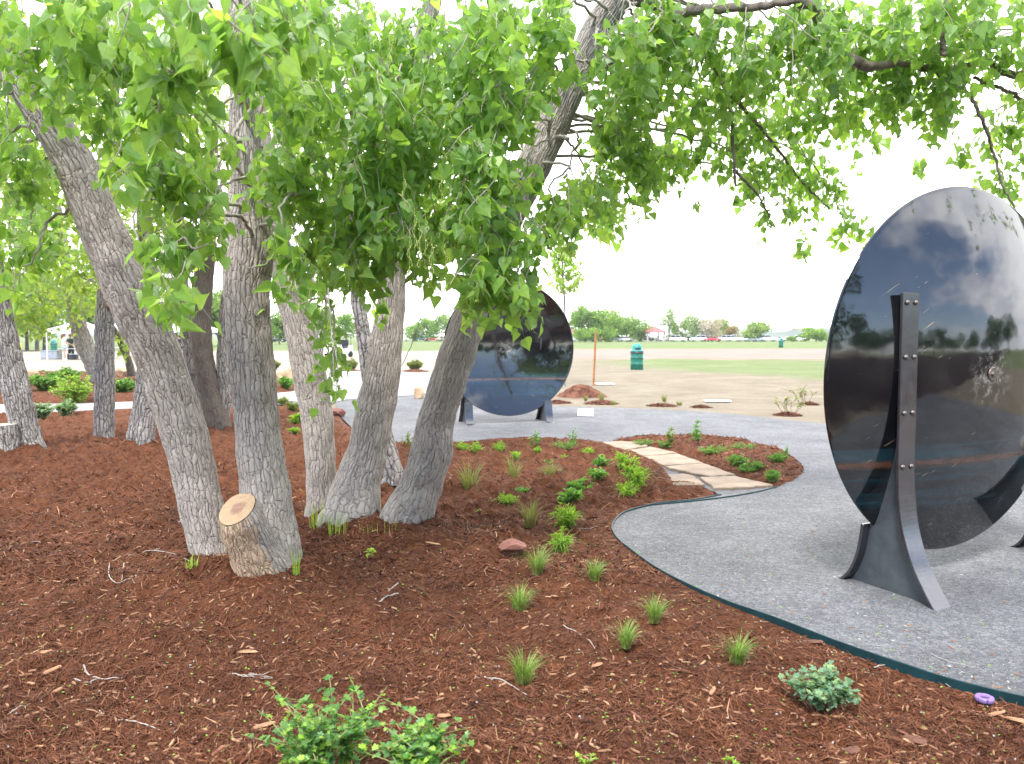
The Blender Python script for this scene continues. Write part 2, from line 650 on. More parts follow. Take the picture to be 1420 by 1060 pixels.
# ------------------------------------------------------------------ terrain
def terrain():
    rr = np.concatenate([[0.0], np.geomspace(1.2, 45, 110), np.geomspace(48, 2600, 60)])
    na = 260
    th = np.linspace(0, 2 * math.pi, na, endpoint=False)
    X = (rr[:, None] * np.cos(th)).ravel()
    Y = (rr[:, None] * np.sin(th)).ravel() + 4
    P = np.stack([X, Y], 1)
    sd = sdf_poly(P, FRONT_BED)
    Z = -0.02 - .16 * (1 - sstep(.25, .7, sd))
    dist = np.hypot(X, Y)
    Z += (fbm(X * .25, Y * .25, 3, 5) - .5) * .10 * sstep(22, 40, dist)
    V = np.stack([X, Y, Z], 1)
    i = np.arange(len(rr) - 1)[:, None] * na
    j = np.arange(na)[None, :]
    j2 = (j + 1) % na
    Q = np.stack([i + j, i + na + j, i + na + j2, i + j2], -1).reshape(-1, 4)
    mb = MB()
    mb.add(V, Q)
    tag(mb.build('ground', M_TERR), kind='structure')


terrain()

mb = MB()
sheet(mb, GRAVEL[:, :2], 0.0)
tag(mb.build('gravel_path', M_GRAVEL, smooth=False), kind='structure')
mb = MB()
sheet(mb, CONC[:, :2], 0.02, skirt=.08)
tag(mb.build('concrete_path', M_CONC, smooth=False), kind='structure')


BASES = [gp(*q)[:2] for q in ((300, 788), (378, 800), (447, 716), (487, 732), (560, 735), (42, 627), (143, 610), (194, 622), (302, 597))]


def front_height(P):
    """mulch surface height of the big front bed (its rim sinks below the gravel edge)"""
    sd = -sdf_poly(P, FRONT_BED)
    dl = dist_line(P, lobe)
    x, y = P[:, 0], P[:, 1]
    base = -.032 * (1 - sstep(3.4, 5.4, P[:, 1])) - .004 + .045 * sstep(.05, .9, dl)
    lump = (fbm(x * 1.3, y * 1.3, 3, 3) - .5) * .11 + (fbm(x * 5, y * 5, 4, 9) - .5) * .11 + (np.abs(fbm(x * 16, y * 16, 3, 21) - .5)) * -.05 + \
        (fbm(x * 45, y * 45, 2, 31) - .5) * .016 + (np.abs(fbm(x * 5, y * 5, 4, 41) - .5) * .24 - .04) * sstep(4.2, 8, y)
    z = base + lump * (.15 + .85 * sstep(.0, .35, sd))
    for bx, by in BASES:                   # mulch banked against the trunks
        q = np.hypot(x - bx, y - by)
        z = z + .045 * np.exp(-((q - .22) / .22) ** 2)
    return z - .09 * (1 - sstep(-.045, .0, sd))


def isl_height(P, poly, lo=.02, hi=.07):
    sd = -sdf_poly(P, poly)
    x, y = P[:, 0], P[:, 1]
    z = lo + (hi - lo) * sstep(0, .5, sd) + (fbm(x * 6, y * 6, 4, 9) - .5) * .09 + (fbm(x * 22, y * 22, 2, 31) - .5) * .03
    return z - .12 * (1 - sstep(-.05, .06, sd))


def bed_mesh(name, poly, hf, y0, y1, ny, x0, x1, nx, margin=.08):
    ys = np.geomspace(y0, y1, ny)
    s = np.linspace(0, 1, nx)
    # rows get wider with distance, so the grid stays near-square and dense close by
    L = x0[0] + (x0[1] - x0[0]) * (ys - y0) / (y1 - y0)
    Rr = x1[0] + (x1[1] - x1[0]) * (ys - y0) / (y1 - y0)
    X = (L[:, None] * (1 - s) + Rr[:, None] * s)
    Y = np.repeat(ys[:, None], nx, 1)
    P = np.stack([X.ravel(), Y.ravel()], 1)
    Z = hf(P)
    sd = sdf_poly(P, poly)
    i = np.arange(ny - 1)[:, None] * nx
    j = np.arange(nx - 1)[None, :]
    Q = np.stack([i + j, i + j + 1, i + nx + j + 1, i + nx + j], -1).reshape(-1, 4)
    Q = Q[(sd[Q] < margin).any(1)]
    mb = MB()
    mb.add(np.column_stack([P, Z]), Q)
    return tag(mb.build(name, M_MULCH), kind='structure')


bed_mesh('mulch_bed', FRONT_BED, front_height, 1.6, 17.5, 560, (-2.6, -14), (3.2, 5.5), 760)
bed_mesh('island_bed', ISLAND, lambda P: isl_height(P, ISLAND), 8.0, 13.4, 150, (1.0, 1.0), (5.0, 5.0), 150)
bed_mesh('back_bed', BED2, lambda P: isl_height(P, BED2, .0, .12), 14.5, 40, 160, (-14, -34), (-2.5, -2.0), 260)


def ground_z(x, y):
    P = np.array([[x, y]])
    if sdf_poly(P, FRONT_BED)[0] < 0:
        return float(front_height(P)[0])
    if sdf_poly(P, ISLAND)[0] < 0:
        return float(isl_height(P, ISLAND)[0])
    if sdf_poly(P, BED2)[0] < 0:
        return float(isl_height(P, BED2, .0, .12)[0])
    return 0.0


def gpt(px, py):
    """point of the ground surface seen at a pixel (used only to find where a thing stands)"""
    p = gp(px, py)
    for _ in range(3):
        p = gp(px, py, ground_z(p[0], p[1]))
    return p


# ------------------------------------------------------------------ loose stuff on the ground
def shreds(name, n, poly, hf, sampler, mat, ln, wd, label):
    P = sampler(n)
    P = P[sdf_poly(P, poly) < -.02]
    n = len(P)
    z = hf(P)
    e = .02
    gx = (hf(P + [e, 0]) - z) / e
    gy = (hf(P + [0, e]) - z) / e
    L = rng.uniform(*ln, n) * np.where(rng.random(n) < .06, 1.8, 1)
    Wd = rng.uniform(*wd, n)
    th = rng.uniform(0, 2 * math.pi, n)
    d = np.stack([np.cos(th), np.sin(th)], 1)
    s = np.stack([-np.sin(th), np.cos(th)], 1)
    sl = d[:, 0] * gx + d[:, 1] * gy + rng.normal(0, .28, n)
    ss = rng.normal(0, .5, n)
    bend = rng.normal(0, .22, n)
    curve = rng.normal(0, .12, n)
    V = np.zeros((n, 6, 3))
    for k, u in enumerate((-.5, 0, .5)):
        c = P + d * (u * L)[:, None] + s * (curve * L * (u * u * 4))[:, None]
        zc = z + u * L * np.clip(sl, -.7, .7) + np.where(u == 0, 1, 0) * bend * L * .3 + .006
        w = Wd * (1.0 if u == 0 else .55)
        V[:, 2 * k, :2] = c - s * (w / 2)[:, None]
        V[:, 2 * k + 1, :2] = c + s * (w / 2)[:, None]
        V[:, 2 * k, 2] = zc - ss * w / 2
        V[:, 2 * k + 1, 2] = zc + ss * w / 2
    i = np.arange(n)[:, None] * 6
    Q = np.concatenate([i + [[0, 2, 3, 1]], i + [[2, 4, 5, 3]]])
    rv = np.clip(rng.beta(2.2, 2.6, n) * .86, 0, .86)
    light = rng.random(n) < .05
    rv[light] = rng.uniform(.88, 1.0, light.sum())
    mb = MB()
    mb.add(V.reshape(-1, 3), Q, np.repeat(rv, 6))
    o = mb.build(name, mat, smooth=False)
    return tag(o, label, 'mulch', kind='stuff')


def fan(y0, y1, k, slope=(-.72, .72)):
    def f(n):
        u = rng.random(n)
        y = (y0 ** (1 - k) + u * (y1 ** (1 - k) - y0 ** (1 - k))) ** (1 / (1 - k))
        x = y * rng.uniform(slope[0], slope[1], n)
        return np.stack([x, y], 1)
    return f


shreds('mulch_shreds', 210000, FRONT_BED, front_height, fan(2.2, 14.0, 1.25), M_SHRED, (.014, .062), (.0015, .006),
       'shredded red brown bark mulch covering the front bed')
shreds('mulch_shreds', 42000, FRONT_BED, front_height, fan(5.0, 15.0, 1.02), M_SHRED, (.03, .10), (.004, .011),
       'coarser red brown bark strands on the far half of the front bed')
shreds('mulch_shreds', 14000, ISLAND, lambda P: isl_height(P, ISLAND),
       lambda n: np.stack([rng.uniform(1, 5, n), rng.uniform(8, 13.4, n)], 1), M_SHRED, (.03, .09), (.004, .012),
       'shredded red brown bark mulch covering the small island bed')
shreds('mulch_shreds', 16000, BED2, lambda P: isl_height(P, BED2, .0, .12),
       lambda n: np.stack([rng.uniform(-22, -2, n), rng.uniform(15, 34, n)], 1), M_SHRED, (.05, .14), (.008, .02),
       'shredded red brown bark mulch covering the bed beyond the concrete path')

# pale and tan wood chips, leaf bits and specks lying in the mulch
M_CHIP = mat_plain('wood_chip', (.36, .19, .10), .8, 0, .35, 30, .002)
M_BITS, _nt, _out = new_mat('litter_bits')
_t = NT(_nt)
_a = _t.n('ShaderNodeAttribute', attribute_name='rnd').outputs['Fac']
_t.l(_t.bsdf(_t.ramp(_a, [(0, (.30, .16, .085)), (.35, (.40, .235, .13)), (.5, (.24, .10, .06)), (.62, (.40, .37, .33)), (.8, (.42, .40, .38)),
                          (.86, (.20, .32, .05)), (1, (.3, .4, .08))], 'CONSTANT'), .8, 0, .3).outputs[0], _out.inputs[0])


def chip_geo(mb, c, L, Wd, T, rz, tilt, rnd):
    """a split sliver: irregular bevelled plate"""
    k = 9
    t = np.linspace(0, 2 * math.pi, k, endpoint=False)
    rad = 1 + rng.uniform(-.22, .22, k)
    x = np.sign(np.cos(t)) * np.abs(np.cos(t)) ** .7 * L / 2 * rad
    y = np.sin(t) * Wd / 2 * rad
    lo = np.stack([x, y, np.zeros(k)], 1)
    hi = np.stack([x * .86, y * .7, np.full(k, T) + rng.uniform(-.2, .2, k) * T], 1)
    V = np.vstack([lo, hi])
    ct, st = math.cos(tilt), math.sin(tilt)
    V = V @ np.array([[ct, 0, st], [0, 1, 0], [-st, 0, ct]])
    c1, s1 = math.cos(rz), math.sin(rz)
    V = V @ np.array([[c1, s1, 0], [-s1, c1, 0], [0, 0, 1]]) + c
    q = np.array([[i, (i + 1) % k, (i + 1) % k + k, i + k] for i in range(k)])
    mb.add(V, [q, np.arange(k)[None, :] + k], rnd)


mb = MB()
P = fan(2.4, 9.0, 1.6)(4200)
P = P[sdf_poly(P, FRONT_BED) < -.03]
Z = front_height(P)
for (x, y), z in zip(P, Z):
    r = rng.random()
    if r < .42:
        chip_geo(mb, (x, y, z + .006), rng.uniform(.018, .055), rng.uniform(.005, .013), .005, rng.uniform(0, 6.3), rng.normal(0, .2), rng.uniform(0, .6))
    elif r < .60:
        s = rng.uniform(.003, .0075)
        chip_geo(mb, (x, y, z + .006), s * 1.5, s, s * .7, rng.uniform(0, 6.3), 0, rng.uniform(.63, .85))
    else:
        s = rng.uniform(.004, .009)
        chip_geo(mb, (x, y, z + .006), s * 1.6, s * 1.3, .002, rng.uniform(0, 6.3), rng.normal(0, .3), rng.uniform(.87, 1))
tag(mb.build('mulch_litter', M_BITS, smooth=False), 'small tan wood splinters, pale grit and green leaf bits scattered over the mulch', 'litter', kind='stuff')

# stray bark, leaf bits and pale flakes that strayed onto the gravel
mb = MB()
P = np.vstack([fan(2.6, 9.0, 1.6, (-.05, .8))(1500), fan(2.6, 12.0, 1.2, (-.3, .8))(700)])
dl = dist_line(P, lobe)
P = P[(sdf_poly(P, GRAVEL) < -.01) & (sdf_poly(P, ISLAND) > .05) & (rng.random(len(P)) < .25 + .75 * np.exp(-dl / .25))]
for x, y in P:
    r = rng.random()
    if r < .5:
        chip_geo(mb, (x, y, .002), rng.uniform(.012, .045), rng.uniform(.003, .008), .003, rng.uniform(0, 6.3), rng.normal(0, .1), rng.choice([.2, .55, .1]))
    elif r < .75:
        s = rng.uniform(.006, .014)
        chip_geo(mb, (x, y, .002), s * 1.6, s, .002, rng.uniform(0, 6.3), 0, rng.uniform(.63, .85))
    else:
        s = rng.uniform(.005, .012)
        chip_geo(mb, (x, y, .002), s * 1.6, s * 1.2, .002, rng.uniform(0, 6.3), 0, rng.uniform(.87, 1))
tag(mb.build('gravel_litter', M_BITS, smooth=False), 'stray bark slivers, pale flakes and leaf bits lying on the gravel', 'litter', kind='stuff')

# grit standing on the gravel
M_GRIT, _nt, _out = new_mat('grit')
_t = NT(_nt)
_a = _t.n('ShaderNodeAttribute', attribute_name='rnd').outputs['Fac']
_t.l(_t.bsdf(_t.ramp(_a, [(0, (.07, .072, .08)), (.5, (.15, .15, .155)), (.85, (.22, .215, .21)), (.965, (.45, .44, .42)), (.975, (.22, .25, .06)), (1, (.33, .33, .1))]),
             .8, 0, .3).outputs[0], _out.inputs[0])
P = fan(2.6, 12.0, 1.5, (-.1, .85))(52000)
P = P[(sdf_poly(P, GRAVEL) < -.03) & (sdf_poly(P, ISLAND) > .0)]
n = len(P)
S = rng.uniform(.0018, .0042, n)
octv = np.array([[1, 0, 0], [0, 1, 0], [-1, 0, 0], [0, -1, 0], [0, 0, .7], [0, 0, -.5]], float)
V = octv[None] * S[:, None, None] * rng.uniform(.6, 1.4, (n, 6, 1))
a = rng.uniform(0, 6.3, n)
c, s = np.cos(a), np.sin(a)
V = np.stack([V[..., 0] * c[:, None] - V[..., 1] * s[:, None], V[..., 0] * s[:, None] + V[..., 1] * c[:, None], V[..., 2]], -1)
V[..., :2] += P[:, None, :]
V[..., 2] += .001
f8 = np.array([[0, 1, 4], [1, 2, 4], [2, 3, 4], [3, 0, 4]])
mb = MB()
mb.add(V.reshape(-1, 3), (np.arange(n)[:, None, None] * 6 + f8[None]).reshape(-1, 3), np.repeat(rng.random(n) ** 1.1, 6))
tag(mb.build('gravel_stones', M_GRIT, smooth=False), 'fine loose grey grit with pale specks lying over the gravel path', 'gravel', kind='stuff')

# steel landscape edging along the lobe
mb = MB()
ed = lobe[:, :2]
tn = unit(np.gradient(ed, axis=0))
nr = np.stack([-tn[:, 1], tn[:, 0]], 1)
prof = [(-.004, -.12), (-.004, .012), (-.002, .015), (.002, .015), (.004, .012), (.004, -.12)]
k = len(prof)
wav = (fbm(np.arange(len(ed)) * .15, np.zeros(len(ed)), 2, 4) - .5) * .012
V = np.array([[ed[i, 0] + nr[i, 0] * o, ed[i, 1] + nr[i, 1] * o, z + wav[i]] for i in range(len(ed)) for (o, z) in prof])
Q = np.array([[i * k + j, (i + 1) * k + j, (i + 1) * k + j + 1, i * k + j + 1] for i in range(len(ed) - 1) for j in range(k - 1)])
mb.add(V, Q)
tag(mb.build('steel_edging', M_EDGE, smooth=False), 'thin dark teal steel edging strip curving between gravel and mulch', 'edging')
# second run across the end of the flagstones
ln = catmull([gp(x, y) for x, y in [(905, 701), (960, 696), (1010, 690), (1050, 683), (1078, 676)]], 30)
mb = MB()
tn = unit(np.gradient(ln[:, :2], axis=0))
nr = np.stack([-tn[:, 1], tn[:, 0]], 1)
V = np.array([[ln[i, 0] + nr[i, 0] * o, ln[i, 1] + nr[i, 1] * o, z] for i in range(len(ln)) for (o, z) in prof])
Q = np.array([[i * k + j, (i + 1) * k + j, (i + 1) * k + j + 1, i * k + j + 1] for i in range(len(ln) - 1) for j in range(k - 1)])
mb.add(V, Q)
tag(mb.build('steel_edging', M_EDGE, smooth=False), 'short thin steel edging line across the near end of the flagstones', 'edging')

# flagstones
FLAGS = [([(836, 616), (868, 613), (898, 620), (865, 627)], 'small tan flagstone at the far end of the stepping path'),
         ([(861, 629), (902, 622), (940, 630), (894, 635)], 'second flagstone from the far end, flat and buff coloured'),
         ([(892, 636), (940, 632), (974, 645), (920, 648)], 'orange tinted flagstone in the middle of the stepping path'),
         ([(922, 650), (977, 646), (1019, 661), (984, 664), (955, 659)], 'wide buff flagstone just before the two nearest ones'),
         ([(927, 661), (948, 660), (963, 663), (977, 675), (932, 676)], 'rounded yellowish flagstone touching the tip of the mulch bed'),
         ([(972, 665), (1018, 663), (1072, 676), (1040, 679), (990, 681)], 'pale grey flagstone nearest the gravel path')]
for px, lab in FLAGS:
    c = np.array([gp(x, y)[:2] for x, y in px])
    q = []
    m = len(c)
    for i in range(m):                       # slightly chipped outline
        a, b = c[i], c[(i + 1) % m]
        for t in np.linspace(0, 1, 6, endpoint=False):
            q.append(a * (1 - t) + b * t + rng.normal(0, .012, 2))
    q = np.array(q)
    ctr = q.mean(0)
    mbf = MB()
    n = len(q)
    ins = ctr + (q - ctr) * .97
    zt = .028 + rng.uniform(-.004, .004)
    V = np.vstack([np.column_stack([q, np.full(n, -.03)]), np.column_stack([q, np.full(n, zt - .008)]), np.column_stack([ins, np.full(n, zt)])])
    ar = sum(q[i][0] * q[(i + 1) % n][1] - q[(i + 1) % n][0] * q[i][1] for i in range(n))
    side = np.array([[k_ * n + i, k_ * n + (i + 1) % n, (k_ + 1) * n + (i + 1) % n, (k_ + 1) * n + i] for k_ in range(2) for i in range(n)])
    top = np.arange(n)[None, :] + 2 * n
    if ar < 0:
        side, top = side[:, ::-1], top[:, ::-1]
    mbf.add(V, [side, top])
    o = mbf.build('flagstone', M_FLAG, smooth=False, origin=(ctr[0], ctr[1], 0))
    o.location = (ctr[0], ctr[1], 0)
    tag(o, lab, 'flagstone', 'flagstones of the stepping path')
# ------------------------------------------------------------------ trees
M_BARK = mat_bark('cottonwood_bark', tan=True)
M_BARKD = mat_bark('cottonwood_bark_brown', plate=(.21, .17, .135), crack=(.06, .045, .035))
M_BARKMID = mat_bark('cottonwood_bark_mid', plate=(.44, .40, .365), crack=(.07, .058, .05), disp=.022, sc=1.45)
M_BARKFAR = mat_bark('cottonwood_bark_far', disp=.03, sc=1.9)
M_TWIG = mat_plain('twig_bark', (.34, .30, .25), .85, 0, .3, 12)
M_LIMB = mat_plain('limb_bark', (.19, .155, .125), .9, 0, .35, 18, .01)
M_LEAF = mat_leaf('cottonwood_leaf', (.105, .21, .055), (.215, .375, .095), (.34, .50, .115), .58, rough=.34, spec=.6)
M_LEAFB = mat_leaf('cottonwood_leaf_bright', (.12, .21, .05), (.22, .35, .075), (.34, .46, .10), .58)
M_CATKIN = mat_plain('catkin_green', (.36, .42, .11), .6, 0, .2, 20)

# deltoid cottonwood leaf: x across, y towards the tip, unit length ~1
_half = [(0.0, 0.0), (.10, -.055), (.24, -.075), (.37, -.03), (.455, .07), (.445, .13), (.465, .19), (.42, .27), (.425, .33), (.345, .42), (.34, .475),
         (.25, .57), (.235, .63), (.15, .72), (.13, .78), (.06, .9), (0.0, 1.06)]
_mid = [(0.0, .72), (0.0, .38)]


def leaf_template(half):
    R_ = [(x, y) for x, y in half]
    nH = len(R_)
    Lh = [(-x, y) for x, y in half[1:-1]]
    pts = R_ + Lh + _mid
    V = np.array([(x, y, abs(x) * .22 - .16 * (y - .3) ** 2) for x, y in pts])
    m1, m2 = nH + len(Lh), nH + len(Lh) + 1
    right = list(range(nH)) + [m1, m2]
    left = [0, m2, m1, nH - 1] + list(range(nH + len(Lh) - 1, nH - 1, -1))
    return V, np.array([right]), np.array([left])


LT_FINE = leaf_template(_half)
LT_MID = leaf_template([(0, 0), (.2, -.07), (.40, .0), (.46, .16), (.38, .38), (.22, .62), (.08, .86), (0, 1.06)])
_fv = np.array([(0, 0, 0), (.42, .02, .05), (.36, .42, .05), (0, 1.05, -.1), (-.36, .42, .05), (-.42, .02, .05)], float)
LT_FAR = (_fv, np.array([[0, 1, 2, 3, 4, 5]]), None)


def put_leaves(mb, base, tip, nrm, size, rnd, tpl):
    """instance a leaf template n times as real geometry"""
    V, f1, f2 = tpl
    n = len(base)
    tip = unit(tip)
    x = unit(np.cross(tip, nrm))
    z = np.cross(x, tip)
    wob = rng.uniform(.88, 1.12, (n, 1, 1))
    cur = rng.normal(1, .8, (n, 1, 1))
    G = base[:, None, :] + size[:, None, None] * (V[None, :, 0:1] * wob * x[:, None, :] + V[None, :, 1:2] * tip[:, None, :] + V[None, :, 2:3] * cur * z[:, None, :])
    m = len(V)
    off = np.arange(n)[:, None, None] * m
    fs = [(off + f1[None]).reshape(-1, f1.shape[1])]
    if f2 is not None:
        fs.append((off + f2[None]).reshape(-1, f2.shape[1]))
    mb.add(G.reshape(-1, 3), fs, np.repeat(rnd, m))


def ribbons(mb, A, B, w, rnd):
    """thin petioles as three-sided prisms"""
    n = len(A)
    t = unit(B - A)
    u = unit(np.cross(t, np.array([.3, .9, .2])))
    v = np.cross(t, u)
    ring = [u, -.5 * u + .87 * v, -.5 * u - .87 * v]
    V = np.stack([A + r * w for r in ring] + [B + r * w * .7 for r in ring], 1)
    q = np.array([[0, 1, 4, 3], [1, 2, 5, 4], [2, 0, 3, 5]])
    mb.add(V.reshape(-1, 3), (np.arange(n)[:, None, None] * 6 + q[None]).reshape(-1, 4), rnd)


def foliage(leafmb, twigmb, petmb, C, rad, ntw, size, tpl, hang=.8, bright=0.0, nl=(6, 11), tl=(.18, .42), src=None):
    """a clump of hanging twigs with leaves; C centre, rad radii (x, y, z)"""
    C, rad = np.asarray(C, float), np.asarray(rad, float)
    Bs, Tp, Nn, Sz, Rn, PA = [], [], [], [], [], []
    for k in range(ntw):
        u = rng.normal(0, 1, 3)
        u = u / np.linalg.norm(u) * rng.random() ** (1 / 2.4)
        p0 = C + u * rad
        L = rng.uniform(*tl) * (1 + (size - .075) * 4)
        d = np.array([u[0] * .6 + rng.normal(0, .5), u[1] * .6 + rng.normal(0, .5), -hang * rng.uniform(.3, 1.3) + rng.normal(0, .25)])
        d = unit(d)
        p0 = p0 - d * L * .5
        m = 5
        P = [p0]
        dd = d.copy()
        for i in range(m):
            dd = unit(dd + np.array([rng.normal(0, .18), rng.normal(0, .18), -.13 * hang]))
            P.append(P[-1] + dd * L / m)
        P = np.array(P)
        if twigmb is not None:
            tube(twigmb, P, np.linspace(.0032, .0013, m + 1) * (size / .075), 4, False, rng.random())
        c = int(rng.integers(*nl))
        tt = np.linspace(.12, 1, c)
        q = np.array([np.interp(tt * m, np.arange(m + 1), P[:, a]) for a in range(3)]).T
        outd = unit(rng.normal(0, 1, (c, 3)) * [1, 1, .5] + [0, 0, -.25])
        pet = rng.uniform(.45, .8, (c, 1)) * size
        b = q + outd * pet * .75 + np.array([0, 0, -1]) * pet * .35
        Bs.append(b)
        PA.append(q)
        Tp.append(outd * .55 + np.array([0, 0, -1.0]) * rng.uniform(.0, 1.25, (c, 1)) + rng.normal(0, .28, (c, 3)))
        hv = rng.normal(0, 1, (c, 3))
        hv[:, 2] = np.abs(hv[:, 2]) * .9 + .1
        Nn.append(hv)
        Sz.append(np.clip(rng.normal(size, size * .27, c), size * .5, size * 1.5) * np.where(rng.random(c) < .15, .6, 1))
        Rn.append(np.clip(rng.normal(.42 + bright, .14, c) + rng.normal(0, .07) + (rng.random(c) < .06) * .3, 0, 1))
    if not Bs:
        return
    Bs, Tp, Nn, Sz, Rn, PA = map(np.concatenate, (Bs, Tp, Nn, Sz, Rn, PA))
    put_leaves(leafmb, Bs, Tp, Nn, Sz, Rn, tpl)
    if petmb is not None:
        ribbons(petmb, PA, Bs, .0012 * size / .075, .9)


def lobefn(seed, amp=.05, flare=0.0, fl=.3, burls=()):
    r = np.random.default_rng(seed)
    ph = r.uniform(0, 6.28, 6)

    def f(L, th):
        k = 1 + amp * (np.cos(2 * th + ph[0] + L * .8) + .7 * np.cos(3 * th + ph[1] - L * 1.1) + .5 * np.cos(5 * th + ph[2] + L * 2.2)) * .6
        k = k + .022 * np.sin(L * 9 + ph[3] + np.cos(th + ph[4])) + .02 * np.sin(L * 23 + 2 * np.cos(2 * th + ph[5]))
        k = k + flare * np.exp(-L / fl) * (1 + .75 * np.cos(5 * th + ph[5]))
        for (bl, bt, ba, bw) in burls:
            dth = np.angle(np.exp(1j * (th - bt)))
            k = k + ba * np.exp(-((L - bl) / bw) ** 2 - (dth / .55) ** 2)
        return k
    return f


def px_line(pts):
    """pixel trace (px, py, depth, width px) -> world points and radii"""
    P, W_ = [], []
    for (x, y, d, w) in pts:
        P.append(at(x, y, d))
        W_.append(w / 2 * d / F)
    return np.array(P), np.array(W_)


def trunk(root, name, pts, mat, seed, rows=None, sides=72, amp=.06, flare=.26, fl=.13, burls=(), sink=.12, tanpatch=None):
    P, W_ = px_line(pts) if len(pts[0]) == 4 else (np.array([p[:3] for p in pts]), np.array([p[3] for p in pts]))
    P = P.copy()
    P = np.vstack([P[0] - [0, 0, sink], P])
    W_ = np.concatenate([[W_[0]], W_])
    Lt = np.linalg.norm(np.diff(P, axis=0), axis=1).sum()
    rows = rows or max(12, int(Lt / .02))
    Pc = catmull(P, rows)
    t = np.linspace(0, len(W_) - 1, rows)
    Rr = np.interp(t, np.arange(len(W_)), W_)
    mb = MB()
    V = tube(mb, Pc, Rr, sides, True, 0.0, lobefn(seed, amp, flare, fl, burls))
    if tanpatch:
        mb.r[-1] = tanpatch(mb.v[-1])
    o = mb.build(name, mat, root, bark=True, origin=root.location if root else None)
    return o, Pc, Rr


# every near trunk: pixel trace of its axis with depth and width
TR = {}
ROOT = {}


def cottonwood(key, label, pts, mat=M_BARK, seed=1, group='cottonwood trunks rising from the mulch', **kw):
    base = np.array(at(*pts[0][:3]))
    base[2] = max(0.0, min(base[2], .06))
    r = thing('cottonwood_tree', label, 'tree', base, 0, group)
    o, P, Rr = trunk(r, 'trunk', pts, mat, seed, **kw)
    TR[key] = (P, Rr)
    ROOT[key] = r
    return r


cottonwood('lean', 'big cottonwood leaning hard to the left, its foot just left of the cut stub',
           [(300, 788, 5.5, 55.4), (289, 750, 5.5, 53.8), (277, 690, 5.5, 58.0), (256, 600, 5.45, 58.8), (223, 500, 5.35, 58.8), (178, 400, 5.2, 62.2), (142, 320, 5.1, 55.4),
            (108, 240, 5.0, 52.1), (72, 175, 4.9, 48.7), (25, 105, 4.8, 45.4), (-50, 10, 4.7, 38.6), (-150, -120, 4.6, 33.6), (-230, -280, 4.6, 21.8)],
           seed=3, sides=150, burls=((2.35, 3.4, .13, .09), (2.15, 4.2, .10, .08), (.1, 1.0, .2, .1)))
cottonwood('mid', 'straight upright cottonwood with the sawn off stub at its foot',
           [(380, 800, 5.3, 71.8), (376, 760, 5.32, 79.5), (371, 715, 5.34, 69.8), (362, 640, 5.34, 62.1), (354, 560, 5.34, 58.2), (347, 470, 5.33, 58.2), (342, 400, 5.3, 58.2),
            (347, 340, 5.3, 64.0), (346, 300, 5.3, 60.1), (344, 240, 5.3, 42.7), (340, 180, 5.3, 38.8), (337, 120, 5.3, 34.9), (332, 40, 5.3, 33.0), (326, -80, 5.4, 29.1), (318, -240, 5.6, 21.3)],
           seed=11, sides=150, flare=.2, burls=((1.95, 4.5, .09, .05), (2.25, 1.5, .06, .06), (2.2, 5.2, .08, .07)))
cottonwood('slim', 'slender dark cottonwood leaning left, the left stem of the fused clump',
           [(447, 718, 6.9, 47), (446, 692, 6.9, 43), (443, 620, 6.9, 42.2), (433, 540, 6.9, 48.0), (417, 460, 6.85, 44.2), (400, 400, 6.8, 36.5), (384, 330, 6.7, 32.6), (372, 260, 6.6, 26.9),
            (362, 180, 6.6, 23.0), (350, 60, 6.6, 19.2), (340, -100, 6.7, 13.4)], seed=21, sides=110)
cottonwood('pair', 'thick grey cottonwood rising from the middle of the fused three stem clump',
           [(485, 733, 6.60, 96), (490, 712, 6.64, 84), (496, 670, 6.7, 66), (510, 620, 6.75, 55.8), (522, 560, 6.8, 54.0), (532, 500, 6.8, 48.6), (540, 440, 6.8, 39.6), (545, 390, 6.8, 34.2),
            (546, 320, 6.8, 30.6), (546, 240, 6.8, 27.9), (560, 160, 6.75, 28.8), (578, 90, 6.7, 27.0), (600, 0, 6.6, 23.4), (625, -140, 6.6, 16.2)],
           seed=31, sides=140, flare=.2, burls=((.75, 4.4, .07, .05),))
cottonwood('right', 'cottonwood leaning right in front of the far dish, knotted burl low on its trunk',
           [(559, 736, 6.55, 84), (566, 712, 6.55, 71), (583, 670, 6.55, 58.9), (598, 628, 6.55, 60.8), (604, 585, 6.55, 51.3), (622, 530, 6.5, 51.3), (645, 460, 6.45, 47.5), (666, 400, 6.4, 43.7),
            (690, 335, 6.35, 43.7), (712, 285, 6.3, 43.7), (740, 230, 6.25, 45.6), (768, 170, 6.2, 45.6), (797, 105, 6.1, 38.0), (830, 40, 6.0, 38.0), (862, -10, 5.9, 36.1), (905, -80, 5.8, 30.4),
            (960, -180, 5.7, 22.8)], seed=41, sides=140, flare=.16, burls=((.62, 6.1, .16, .09), (.55, 4.9, .08, .06)))
cottonwood('behind', 'thin cottonwood stem half hidden behind the middle clump trunk',
           [(545, 655, 8.4, 26), (530, 590, 8.4, 24), (515, 530, 8.3, 23), (505, 470, 8.3, 20), (497, 420, 8.3, 18), (488, 350, 8.3, 15), (480, 250, 8.3, 12), (470, 120, 8.4, 9)],
           mat=M_BARKMID, seed=51, sides=48, rows=160)
cottonwood('edge', 'grey cottonwood leaning left at the left edge of the view beside the short stump',
           [(42, 627, 10.9, 36.5), (36, 605, 10.9, 34.9), (24, 550, 10.85, 34.0), (10, 490, 10.8, 34.0), (-4, 420, 10.7, 32.3), (-18, 340, 10.6, 28.9), (-40, 240, 10.5, 25.5), (-70, 120, 10.4, 20.4)],
           mat=M_BARKMID, seed=61, sides=90, rows=220, flare=.12)
